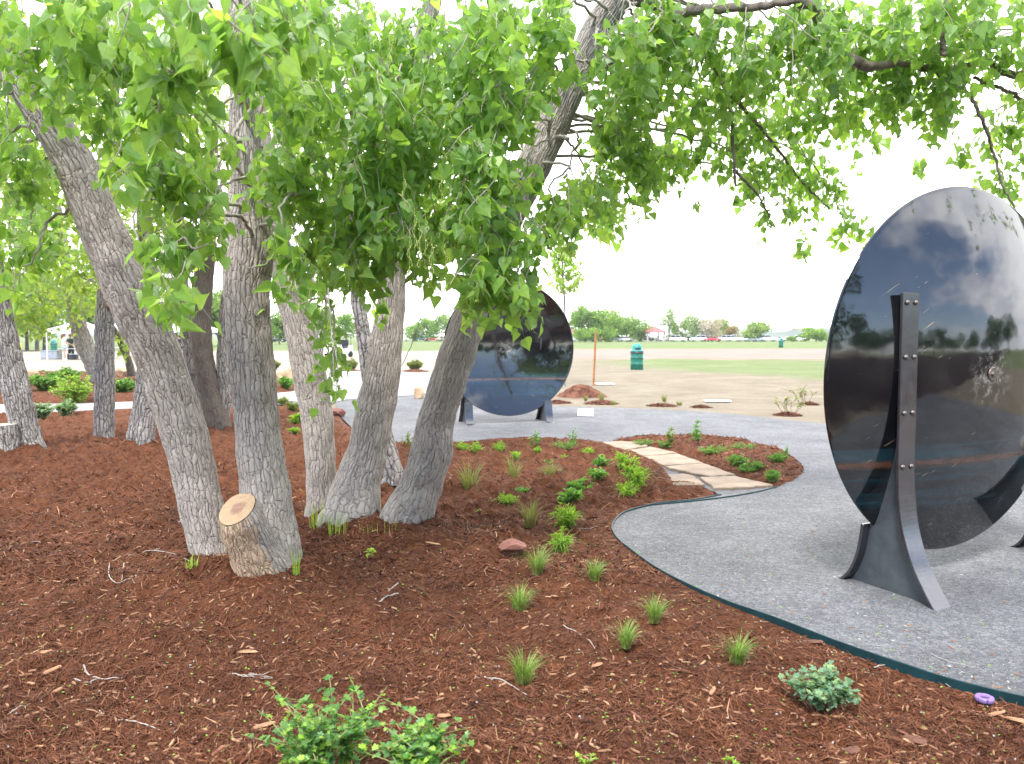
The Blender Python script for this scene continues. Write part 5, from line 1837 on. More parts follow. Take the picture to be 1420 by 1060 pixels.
def plant(name, label, cat, px, py, hpx, wpx, kind, group=None, mat=None, z=None, flowers=0):
    p = gpt(px, py)
    k = p[1] / F
    h, w = hpx * k, wpx * k
    r = thing(name, label, cat, (p[0], p[1], p[2] - .005), rng.uniform(0, 6.28), group)
    sm, lm = MB(), MB()
    smat = M_STEM
    if kind == 'tuft':
        blades(lm, 150, h, w * .6, .0042, .75, .28, 1.0, .28)
        dm = MB()
        blades(dm, 60, h * .55, w * .6, .004, .8, 0, .16, .32)
        dm.build('dry_blades', mat or M_GRASS, r)
        mt = mat or M_GRASS
    elif kind == 'drytuft':
        blades(lm, 220, h, w * .7, .005, 1.2, .0, .45, .4)
        mt = mat or M_GRASS
    elif kind == 'oldgrass':
        blades(lm, 46, h, w * .7, .010, .7, .1, .8, .25)
        dm = MB()
        blades(dm, 50, h * .6, w * .6, .004, .7, 0, .12, .3)
        dm.build('dry_blades', M_GRASS, r)
        mt = mat or M_OLIVE
    elif kind == 'lance':
        stems_leaves(sm, lm, 15, h, w * .55, h * .32, h * .034, 22, rmean=.55, up=1.2, bare_=0.0)
        blades(lm, 60, h * .95, w * .65, h * .045, 1.15, .35, .95, .3)
        mt = mat or M_LIME
    elif kind == 'rosette':
        stems_leaves(sm, lm, 16, h * .75, w * .5, h * .5, h * .15, 11, up=.8, rmean=.45)
        mt = mat or M_MIDG
    elif kind == 'upright':
        stems_leaves(sm, lm, 6, h, w * .45, h * .24, h * .08, 16, up=.7, rmean=.5)
        mt = mat or M_MIDG
    elif kind == 'mat':
        stems_leaves(sm, lm, 40, h, w * .5, max(.03, h * .3), max(.008, h * .07), 14, up=.8, rmean=.45)
        mt = mat or M_MIDG
    elif kind == 'shrub':
        stems_leaves(sm, lm, 40, h, w * .5, .055 * max(1, p[1] / 12), .028 * max(1, p[1] / 12), 22, up=.4, rmean=.55, bare_=.05, sw=.006, branch=3)
        mt = mat or M_LIME
        smat = M_STEMR
    elif kind == 'needle':
        stems_leaves(sm, lm, 70, h, w * .5, h * .3, h * .05, 16, up=1.2, rmean=.5, bare_=.05, sw=.004)
        mt = mat or M_OLIVE
        smat = M_STEMR
    elif kind == 'sparse':
        stems_leaves(sm, lm, 7, h, w * .55, .07, .05, 6, up=.4, rmean=.6, bare_=.3, sw=.006, branch=2)
        mt = mat or M_OLIVE
        smat = M_STEMR
    elif kind == 'currant':
        stems_leaves(sm, lm, 26, h, w * .5, .030, .030, 16, LOBED, up=.35, rmean=.5, bare_=.2, sw=.0026, branch=4, rs=.24)
        mt = mat or M_CURR
    elif kind == 'columbine':
        stems_leaves(sm, lm, 24, h, w * .5, .034, .034, 17, LOBED, up=.35, rmean=.42, bare_=.3, sw=.0028, branch=2, rs=.2)
        mt = mat or M_BLUEG
        smat = M_STEMR
    elif kind == 'sprout':
        stems_leaves(sm, lm, 5, h, w * .4, h * .5, h * .22, 7, up=.5, rmean=.75)
        mt = mat or M_LIME
    lm.build('foliage', mt, r, smooth=False)
    if sm.n:
        sm.build('stems', smat, r)
    if flowers:
        fm = MB()
        for _ in range(flowers):
            c = np.array([rng.normal(0, .3) * w, rng.normal(0, .3) * w, h * rng.uniform(.7, 1.1)])
            for a in np.linspace(0, 6.28, 6)[:-1]:
                s = .012
                d = np.array([math.cos(a), math.sin(a), .35])
                e = np.array([-math.sin(a), math.cos(a), 0])
                fm.add(np.array([c, c + s * (d * .6 + e * .5), c + s * 1.3 * d, c + s * (d * .6 - e * .5)]), np.array([[0, 1, 2, 3]]))
        fm.build('flowers', M_PINK, r, smooth=False)
    return r


GT = 'grass tufts planted in the front mulch'
for a in [('nearest and largest grass tuft, low in the middle above a pale twig', 726, 948, 56, 60), ('grass tuft below and left of the two small right hand tufts', 868, 897, 42, 36),
          ('yellow green grass tuft nearest the blue green plant', 1022, 918, 48, 54), ('small grass tuft close beside the curved teal edging', 907, 862, 44, 40),
          ('dense bright grass tuft in the middle of the front bed', 720, 848, 46, 50), ('small wispy grass tuft between the dense one and the gravel', 824, 806, 38, 34),
          ('slim grass tuft directly right of the flat red stone', 745, 796, 46, 36)]:
    plant('grass_tuft', a[0], 'grass tuft', a[1], a[2], a[3], a[4], 'tuft', GT)
for a in [('half dry tall grass clump left of the round bright green plant', 735, 730, 52, 40), ('tall yellowing grass clump nearest the right leaning trunk', 651, 678, 50, 56),
          ('loose tall grass clump between the trunk and the dry tuft', 712, 666, 42, 40)]:
    plant('tall_grass', a[0], 'grass clump', a[1], a[2], a[3], a[4], 'oldgrass', 'half dry grass clumps in the front bed')
plant('dry_tuft', 'low dome of straw coloured dry grass in the middle of the planting', 'grass tuft', 765, 658, 20, 38, 'drytuft')
GL = 'bright green perennials in the front bed'
for a in [('big bushy lime green perennial beside the flagstones', 884, 672, 38, 48), ('smaller lime green perennial left below the big bushy one', 869, 690, 28, 36),
          ('round lime green perennial with narrow leaves in mid bed', 785, 729, 38, 42), ('small pale spiky perennial in front of the loose grass clumps', 703, 701, 24, 28),
          ('slim light green sprig right above the red stone', 778, 766, 40, 24), ('small lime clump at the back edge beside the trunk', 640, 626, 18, 22),
          ('second lime clump at the back edge right of the trunk', 662, 630, 20, 18), ('lime clump at the back edge with a pink flower', 693, 627, 18, 20), ('short lime sprout below the tall thin stem', 745, 628, 12, 10),
          ('small lime sprout behind the loose grass clump', 716, 636, 14, 16), ('lime sprout behind the dry straw dome', 783, 640, 12, 14), ('lime sprout left of the flagstone path start', 815, 632, 16, 16),
          ('lime plant tuft at the upper left of the big bushy one', 866, 650, 30, 26)]:
    plant('perennial', a[0], 'plant', a[1], a[2], a[3], a[4], 'lance', GL, flowers=2 if 'pink' in a[0] else 0)
GM = 'dark green broad leaved plants in the front bed'
for a in [('dark leafy plant touching the round lime green perennial', 789, 697, 30, 34), ('dark leafy plant trailing to the right in mid bed', 806, 679, 22, 40), ('glossy dark plant left of the big bushy perennial', 827, 663, 22, 26),
          ('upper dark leafy plant near the flagstone start', 836, 646, 20, 24), ('small round deep green plant below the dry grass clump', 725, 684, 14, 22), ('dark leafy plant behind the straw coloured dome', 765, 646, 14, 26)]:
    plant('broadleaf_plant', a[0], 'plant', a[1], a[2], a[3], a[4], 'rosette', GM)
plant('thin_plant', 'tall thin leafy stem at the back edge of the front bed', 'plant', 743, 618, 27, 18, 'upright')
plant('thin_plant', 'pair of thin leafy stems beside a pink flowering patch', 'plant', 795, 618, 24, 22, 'upright')
plant('thin_plant', 'tall thin leafy stem rising from the island bed', 'plant', 966, 612, 32, 16, 'upright')
plant('thin_plant', 'wiry brown stem at the left end of the island bed', 'plant', 930, 618, 34, 14, 'upright', mat=M_OLIVE)
plant('thin_plant', 'wispy stem between the middle and right leaning trunks', 'plant', 566, 620, 26, 22, 'upright', mat=M_OLIVE)
plant('thin_plant', 'thin stem at the right end of the island bed', 'plant', 1090, 632, 18, 10, 'upright')
plant('flowering_plant', 'low plant with a pink flower between the right two trunks', 'plant', 541, 662, 34, 26, 'mat', flowers=2, mat=M_LIME)
plant('flowering_plant', 'low pink flowering patch at the back edge of the front bed', 'plant', 783, 621, 12, 44, 'mat', flowers=4)
GI = 'low green plants on the island bed'
for a in [('low plant row at the left tip of the island bed', 893, 616, 9, 38, 0), ('low plant behind the wiry brown stem', 922, 619, 12, 24, 0), ('wide low patch with pink flowers on the island bed', 992, 630, 16, 56, 4), ('low patch along the far rim of the island bed', 1030, 622, 10, 50, 2),
          ('mounded plant in the middle of the island bed', 1022, 645, 20, 36, 2), ('small grey green plant with a pink bloom near the flagstones', 1036, 655, 16, 30, 2), ('leafy clump near the right end of the island bed', 1078, 641, 18, 32, 0),
          ('small bright clump at the near right of the island bed', 1071, 665, 18, 24, 0), ('grey green clump left of the bright near clump', 1050, 650, 14, 24, 1)]:
    plant('ground_plant', a[0], 'plant', a[1], a[2], a[3], a[4], 'mat', GI, flowers=a[5])
plant('columbine', 'blue green bushy plant with lobed leaves beside the teal edging', 'plant', 1142, 985, 76, 88, 'columbine')
plant('currant_shrub', 'taller left half of the bright green lobed shrubs at the bottom edge', 'shrub', 456, 1082, 150, 150, 'currant', 'bright green lobed shrubs at the bottom edge')
plant('currant_shrub', 'lower right half of the bright green lobed shrubs at the bottom edge', 'shrub', 590, 1094, 118, 112, 'currant', 'bright green lobed shrubs at the bottom edge')
plant('sprout', 'small sprout cut by the bottom edge below the middle', 'plant', 812, 1062, 24, 50, 'sprout')
plant('sprout', 'small sprout cut by the bottom edge under the right grass tuft', 'plant', 1010, 1066, 26, 56, 'sprout')
plant('sprout', 'tiny light green seedling in the mulch right of the three stem clump', 'plant', 512, 768, 14, 22, 'sprout')
plant('sprout', 'tiny seedling before the half dry grass', 'plant', 661, 711, 8, 18, 'sprout')
# shoots at the feet of the trunks
GSH = 'thin grass shoots at the feet of the trunks'
for a in [('grass shoots at the left foot of the fused clump', 441, 731, 42, 22), ('grass shoots at the foot of the thick middle trunk', 470, 738, 34, 30), ('grass shoots on the right side of the cut stub', 413, 795, 44, 10),
          ('few shoots at the left foot of the leaning trunk', 268, 785, 18, 18), ('pale shoots where the middle and right trunks meet', 528, 734, 16, 60)]:
    p = gpt(a[1], a[2])
    k = p[1] / F
    r = thing('grass_shoots', a[0], 'grass', (p[0], p[1] - .03, p[2]), 0, GSH)
    mb = MB()
    blades(mb, 26, a[3] * k, a[4] * k, .004, .25, .45, 1.0, .5, .3)
    mb.build('blades', M_LIME, r)['kind'] = 'stuff'
# far bed and lawn shrubs
GS = 'shrubs in the far bed'
for a in [('round bright lime shrub right of the left edge trunk', 106, 560, 46, 48, 'shrub', M_LIME), ('wide low green shrub between the left edge trunk and the lime shrub', 65, 542, 28, 56, 'shrub', M_MIDG),
          ('blue green small shrub in front of the lime shrub', 92, 576, 22, 22, 'shrub', M_BLUEG), ('pale green shrub hugging the right side of the left edge trunk', 55, 584, 30, 24, 'shrub', M_BLUEG),
          ('green shrub behind the straight knobbed trunk', 172, 545, 22, 34, 'shrub', M_MIDG), ('dark green low shrub left of the left edge trunk', 4, 545, 26, 30, 'shrub', M_MIDG), ('green shrub at the far rim of the far bed', 90, 528, 18, 40, 'shrub', M_MIDG),
          ('small yellow green shrub right of the leaning trunk foot', 222, 580, 24, 14, 'shrub', M_LIME), ('low sprig in front of the brown boulder', 396, 537, 14, 14, 'shrub', M_MIDG), ('green sprig in the fork behind the upright trunk', 310, 532, 22, 16, 'shrub', M_LIME)]:
    plant('shrub', a[0], 'shrub', a[1], a[2], a[3], a[4], a[5], GS, a[6])
for a in [('olive young grass clump in the mulch right of the upright trunk', 393, 560, 14, 18), ('dim grass clump left of the slender dark trunk', 404, 570, 18, 14), ('lime weed left of the slender dark trunk', 413, 590, 26, 14), ('tiny bright weed right of the upright trunk', 408, 600, 12, 16)]:
    plant('weed', a[0], 'plant', a[1], a[2], a[3], a[4], 'rosette', 'weeds right of the upright trunk', M_LIME if ('lime' in a[0] or 'bright' in a[0]) else M_OLIVE)
plant('lawn_shrub', 'round bushy green shrub on the pale lawn left of the far dish', 'shrub', 575, 514, 18, 24, 'needle')
plant('lawn_shrub', 'bushy green shrub on the pale lawn behind the hanging leaves', 'shrub', 486, 514, 18, 24, 'needle')
plant('lawn_shrub', 'dim green shrub on the pale lawn right of the upright trunk', 'shrub', 379, 512, 15, 22, 'needle')
plant('young_shrub', 'sparse twiggy shrub left of the near dish', 'shrub', 1094, 573, 36, 44, 'sparse')
plant('young_shrub', 'twiggy shrub with few leaves just behind the sparse one', 'shrub', 1116, 560, 34, 40, 'sparse')
for a in [('short dry tuft on the mulch in front of the heap', 834, 555, 14, 18), ('second short tuft right of the one before the heap', 850, 561, 8, 16), ('tiny dry tuft below the litter bin', 921, 557, 14, 14), ('straw tuft right of the tiny dry tuft', 942, 562, 9, 18), ('short tuft at the right lawn edge patch', 812, 556, 10, 12)]:
    plant('lawn_tuft', a[0], 'grass tuft', a[1], a[2], a[3], a[4], 'oldgrass', 'dry tufts along the lawn edge')
# ------------------------------------------------------------------ young tree behind the far dish
p = gp(783, 533)
dS = 25.5
r = thing('young_tree', 'slim young tree with sparse leaves behind the far dish', 'tree', (at(783, 500, dS)[0], dS, -.02))
o3 = r.location
P = np.array([at(783, 520, dS) * [1, 1, 0] + [0, 0, -.05], at(783, 430, dS), at(781, 390, dS), at(779, 355, dS), at(776, 320, dS)])
mb = MB()
tube(mb, catmull(P, 40), np.linspace(.045, .010, 40), 10, False, 0, None)
mb.build('trunk', M_BARKFAR, r, bark=True, origin=o3)
lm, tm = MB(), MB()
Pc = catmull(P, 40)
for k in range(60):
    i = int(rng.integers(14, 39))
    s = Pc[i]
    a = rng.uniform(0, 6.28)
    L = rng.uniform(.5, 1.0) * (1.1 - (i - 14) / 45)
    e = s + np.array([math.cos(a) * L * .75, math.sin(a) * L * .75, L * rng.uniform(.35, .75)])
    Q = catmull([s, s * .5 + e * .5 + [0, 0, -.04], e], 8)
    tube(tm, Q, np.linspace(.008, .003, 8), 5, False, .5)
    n = int(rng.integers(14, 24))
    t = rng.uniform(.25, 1, n) * 7
    b = np.array([np.interp(t, np.arange(8), Q[:, c]) for c in range(3)]).T + rng.normal(0, .03, (n, 3))
    put_leaves(lm, b, rng.normal(0, .5, (n, 3)) + [0, 0, -.7], rng.normal(0, 1, (n, 3)), rng.uniform(.07, .12, n), np.clip(rng.normal(.55, .2, n), 0, 1), LT_FAR)
o = lm.build('crown', M_LEAFB, r, smooth=False, origin=o3)
tm.build('twigs', M_TWIG, o, origin=o3)

# ------------------------------------------------------------------ far trees
M_FOL = [mat_leaf('far_foliage', (.10, .19, .04), (.18, .30, .065), (.28, .40, .10), .4, rough=.7, spec=.2),
         mat_leaf('far_foliage_light', (.13, .22, .06), (.21, .31, .085), (.31, .40, .13), .35, rough=.7, spec=.2),
         mat_leaf('far_foliage_pale', (.28, .27, .20), (.42, .38, .31), (.56, .50, .44), .3, rough=.8, spec=.1),
         mat_leaf('far_foliage_tan', (.20, .19, .08), (.32, .27, .13), (.40, .30, .16), .3, rough=.8, spec=.1)]
M_TRF = mat_plain('far_trunk', (.16, .125, .10), .9, 0, .3, 2)


def far_tree(label, px, base, top, wpx, d, kind=0, trunkpx=None, seed=0, n=2600, low=.12, group='far park trees'):
    r_ = np.random.default_rng(500 + seed)
    k = d / F
    zt = CAMH + (HOR - top) * k
    x = (px - PW / 2) * k
    Rr = wpx / 2 * k
    root = thing('park_tree', label, 'tree', (x, d, 0), 0, group)
    tr = max(.12, zt * .02)
    mb = MB()
    zc = zt * .55
    tube(mb, catmull([(0, 0, -.2), (r_.normal(0, .1), 0, zt * .3), (r_.normal(0, .3), 0, zc + .2 * zt)], 12), np.linspace(tr * 1.25, tr * .4, 12), 9, False)
    for _ in range(5):
        a = r_.uniform(0, 6.28)
        s = np.array([0, 0, zt * r_.uniform(.22, .45)])
        e = np.array([math.cos(a) * Rr * .6, math.sin(a) * Rr * .6, zt * r_.uniform(.5, .8)])
        tube(mb, catmull([s, s * .6 + e * .4 + [0, 0, .05 * zt], e], 8), np.linspace(tr * .6, tr * .15, 8), 7, False)
    mb.build('trunk', M_TRF, root)
    z0 = zt * low
    m = 20
    C = np.stack([r_.uniform(-.75, .75, m) * Rr, r_.normal(0, .42, m) * Rr, z0 + (zt - z0) * r_.uniform(.12, .85, m)], 1)
    wz = 1 - np.abs((C[:, 2] - (z0 + (zt - z0) * .42)) / (zt - z0)) * .9
    C[:, :2] *= wz[:, None] * 1.25
    S = np.stack([Rr * r_.uniform(.36, .55, m)] * 2 + [(zt - z0) * r_.uniform(.15, .24, m)], 1)
    C[:, 2] = np.minimum(C[:, 2], zt - S[:, 2] * .9)
    ci = r_.integers(0, m, n)
    u = unit(r_.normal(0, 1, (n, 3))) * (r_.random((n, 1)) ** .3)
    pts = C[ci] + u * S[ci] * r_.uniform(.75, 1.1, (n, 1))
    size = np.clip(Rr * .13, .10, .7) * r_.uniform(.6, 1.3, n)
    lm = MB()
    global rng
    keep, rng = rng, r_
    put_leaves(lm, pts, u + r_.normal(0, .5, (n, 3)), u + r_.normal(0, .6, (n, 3)), size,
               np.clip(r_.normal(.45, .17, n) + (r_.random(m)[ci] - .5) * .35, 0, 1), LT_FAR)
    rng = keep
    lm.build('crown', M_FOL[kind], root, smooth=False)
    return root


FT = [('leftmost round green tree right of the thick middle trunk, far off', 574, 473, 449, 28, 225, 0), ('second round green tree in the far group left of the far dish', 592, 473, 441, 32, 228, 0), ('tall green tree closing the far group left of the far dish', 613, 473, 435, 34, 225, 0),
      ('largest broad dark green tree in the far row right of the far dish', 822, 474, 424, 62, 214, 0), ('second broad green tree right of the largest one in the far row', 848, 474, 431, 40, 222, 0), ('deep green tree in the middle of the far clump', 868, 474, 437, 34, 226, 0),
      ('right end green tree of the far clump beside the picnic shelter', 886, 474, 440, 28, 222, 0), ('small round green crown in front of the largest far tree', 812, 474, 455, 36, 205, 0),
      ('slim pale green poplar just right of the picnic shelter', 927, 474, 425, 24, 232, 1), ('short pale green tree between the two slim poplars', 943, 474, 446, 20, 234, 1), ('second slim pale green poplar right of the shelter', 960, 474, 429, 28, 232, 1),
      ('whitish blossoming tree in the far row', 986, 474, 438, 30, 230, 2), ('green tree behind the whitish blossoming one', 998, 474, 441, 24, 240, 1), ('tan leaved low tree right of the blossoming one', 1012, 474, 452, 22, 236, 3),
      ('small orange tinted bush behind the parked cars', 1026, 474, 466, 14, 236, 3), ('round light green tree right of the middle of the far row', 1052, 476, 447, 40, 226, 1), ('round green tree next to the left rim of the near dish', 1131, 477, 455, 36, 214, 0),
      ('little dark green tree left of the one beside the near dish', 1098, 476, 467, 16, 226, 0),
      ('green tree seen between the upright and slender trunks', 388, 474, 432, 44, 150, 0), ('green tree behind the hanging leaf strand', 446, 474, 426, 44, 150, 0), ('dull green tree left of the thin half hidden stem', 480, 474, 434, 40, 160, 0),
      ('park tree far left with a slanting trunk, left of the tent', 38, 484, 378, 70, 88, 1), ('middle park tree far left behind the tent, forked at its foot', 52, 485, 370, 70, 84, 1), ('park tree far left whose trunk stands nearest the tent', 62, 485, 384, 60, 86, 1),
      ('park tree at the far left edge behind the leaning trunk', -20, 486, 360, 90, 82, 1), ('green park tree behind the tents and the knobbed trunk', 150, 476, 400, 90, 118, 1), ('green park tree behind the tents beside the leaning trunk', 235, 476, 396, 90, 124, 1),
      ('green park tree far behind the forked brown trunk', 312, 476, 404, 80, 128, 1)]
for i, (lab, px, b, tp, w, d, kd) in enumerate(FT):
    far_tree(lab, px, b, tp, w, d, kd, seed=i, n=3000 if w > 40 else 1900, low=.1 if d > 150 else .2)

# ------------------------------------------------------------------ hills
M_HILL = mat_leaf('hill_scrub', (.075, .105, .075), (.10, .13, .10), (.14, .16, .125), .0, rough=.95, spec=.1)


def hill(name, d, prof, depth, label=None):
    xs = np.linspace(prof[0][0], prof[-1][0], 160)
    hy = np.interp(xs, [p[0] for p in prof], [p[1] for p in prof])
    k = d / F
    X = (xs - PW / 2) * k
    top = CAMH + (HOR - hy) * k + (fbm(xs * .08, xs * 0, 3, 6) - .5) * 3
    rows = 24
    t = np.linspace(0, 1, rows)
    V, Rn = [], []
    for q in t:
        zq = top * math.sin(min(1, q * 1.4) * math.pi / 2) if q < .714 else top * (1 - (q - .714) / .286) ** .8
        V.append(np.stack([X, np.full_like(X, d + (q - .714) * depth), zq - 1 + (fbm(X * .02, np.full_like(X, q * 9), 4, 8) - .5) * 4 * math.sin(q * math.pi)], 1))
        Rn.append(fbm(X * .05, np.full_like(X, q * 14), 4, 12))
    n = len(xs)
    i = np.arange(rows - 1)[:, None] * n
    j = np.arange(n - 1)[None, :]
    mb = MB()
    mb.add(np.vstack(V), np.stack([i + j, i + j + 1, i + n + j + 1, i + n + j], -1).reshape(-1, 4), np.concatenate(Rn))
    return tag(mb.build(name, M_HILL), kind='structure')


hill('hills', 900, [(1040, 470), (1066, 463), (1085, 459.5), (1110, 457.5), (1150, 456), (1250, 452), (1420, 448), (1700, 446), (2200, 452), (2700, 466)], 420)
hill('hills', 1500, [(900, 468), (950, 462), (1000, 455), (1015, 456), (1040, 461), (1075, 460), (1120, 462), (1200, 466)], 600)
hill('hills', 1700, [(-1400, 458), (-600, 452), (0, 456), (200, 458), (420, 464), (600, 468)], 700)
# dark scrub along the ridge line: too far and dense to count
lm = MB()
n = 900
xs = rng.uniform(1092, 1420, n)
hy = np.interp(xs, [1085, 1110, 1150, 1250, 1420], [459.5, 457.5, 456, 452, 448])
k = 905 / F
pts = np.stack([(xs - PW / 2) * k, rng.uniform(880, 910, n), CAMH + (HOR - hy) * k + rng.uniform(-2.5, 1.0, n)], 1)
xs2 = rng.uniform(998, 1022, 240)
pts2 = np.stack([(xs2 - PW / 2) * 1505 / F, rng.uniform(1490, 1505, 240), CAMH + (HOR - 455.5) * 1505 / F + rng.uniform(-4, 2.5, 240)], 1)
pts = np.vstack([pts, pts2])
put_leaves(lm, pts, rng.normal(0, 1, pts.shape), rng.normal(0, 1, pts.shape), rng.uniform(1.5, 3.2, len(pts)), rng.uniform(.1, .5, len(pts)), LT_FAR)
tag(lm.build('ridge_scrub', M_FOL[0], smooth=False), 'dark scrub along the crest of the far ridge', 'scrub', kind='stuff')
M_HOUSE = mat_plain('pinkish_stucco', (.42, .32, .30), .8, 0, .1, 1)
M_ROOFR = mat_plain('rose_roof', (.33, .10, .095), .7, 0, .15, 1.5)
hx = at(1101, 458, 900)
r = thing('ridge_house', 'tiny pinkish house on the crest of the far ridge', 'house', (hx[0], 895, hx[2] - 2))
mb = MB()
box(mb, (0, 0, 1.5), (9, 6, 3))
mb.build('wall', M_HOUSE, r, smooth=False)
mb = MB()
mb.add(np.array([(-5, -3.5, 3), (5, -3.5, 3), (5, 3.5, 3), (-5, 3.5, 3), (-3.5, 0, 4.4), (3.5, 0, 4.4)]), [np.array([[0, 1, 5, 4], [2, 3, 4, 5]]), np.array([[1, 2, 5], [3, 0, 4]])])
mb.build('roof', M_ROOFR, r, smooth=False)

# ------------------------------------------------------------------ picnic shelter
p = gp(905, 473.6)
dsh = 222.0
r = thing('picnic_shelter', 'open picnic shelter with a rose red hipped roof beyond the litter bin', 'shelter', ((905 - PW / 2) * dsh / F, dsh, 0), .25)
M_POST = mat_plain('shelter_post', (.40, .37, .34), .8, 0, .1, 2)
mb = MB()
w, dp = 3.1, 2.6
V = np.array([(-w, -dp, 2.55), (w, -dp, 2.55), (w, dp, 2.55), (-w, dp, 2.55), (-w, -dp, 2.75), (w, -dp, 2.75), (w, dp, 2.75), (-w, dp, 2.75), (-.5, 0, 4.3), (.5, 0, 4.3)])
mb.add(V, [np.array([[3, 2, 1, 0], [0, 1, 5, 4], [1, 2, 6, 5], [2, 3, 7, 6], [3, 0, 4, 7], [4, 5, 9, 8], [6, 7, 8, 9]]), np.array([[5, 6, 9], [7, 4, 8]])])
mb.build('roof', M_ROOFR, r, smooth=False)
for sx in (-2.5, 2.5):
    for sy in (-2.0, 2.0):
        mb = MB()
        box(mb, (sx, sy, 1.3), (.38, .38, 2.6), 0, .5, .03)
        mb.build('post', M_POST, r, smooth=False)
mb = MB()
box(mb, (0, 0, .05), (6.2, 5.2, .12))
mb.build('floor_slab', M_CONC, r, smooth=False)
mb = MB()
box(mb, (-.6, 0, .74), (1.8, .7, .05))
box(mb, (-.6, -.6, .45), (1.8, .26, .05))
box(mb, (-.6, .6, .45), (1.8, .26, .05))
box(mb, (-1.2, 0, .38), (.08, 1.2, .7))
box(mb, (0, 0, .38), (.08, 1.2, .7))
t_ = tag(mb.build('picnic_table', M_DARK, smooth=False), 'dark picnic table under the rose roofed shelter', 'table')
t_.location = r.location + Vector((.9, -.3, .1))
# low red roofed building further left
r = thing('low_building', 'low building with a red roof far behind, just right of the far dish', 'building', ((795 - PW / 2) * 260 / F, 260, 0))
mb = MB()
box(mb, (0, 0, 1.1), (6, 4, 2.2))
mb.build('wall', M_POST, r, smooth=False)
mb = MB()
mb.add(np.array([(-3.5, -2.5, 2.2), (3.5, -2.5, 2.2), (3.5, 2.5, 2.2), (-3.5, 2.5, 2.2), (-1, 0, 3.9), (1, 0, 3.9)]), [np.array([[0, 1, 5, 4], [2, 3, 4, 5], [3, 2, 1, 0]]), np.array([[1, 2, 5], [3, 0, 4]])])
mb.build('roof', M_ROOFR, r, smooth=False)

# ------------------------------------------------------------------ parked cars
M_PAINT, _nt, _out = new_mat('car_paint')
_t = NT(_nt)
_oi = _t.n('ShaderNodeObjectInfo')
_b = _t.bsdf(_oi.outputs['Color'], .3, 0, .5)
_b.inputs['Coat Weight'].default_value = .5
_t.l(_b.outputs[0], _out.inputs[0])
M_GLASS = mat_plain('car_glass', (.02, .024, .03), .12, 0, .2, 3)
M_TYRE = mat_plain('tyre', (.02, .02, .02), .85, 0, .2, 8)
M_RIM = mat_plain('wheel_rim', (.45, .45, .46), .35, .6, .1, 8)
M_LAMP = mat_plain('headlight', (.7, .7, .68), .2, 0, .1, 8)


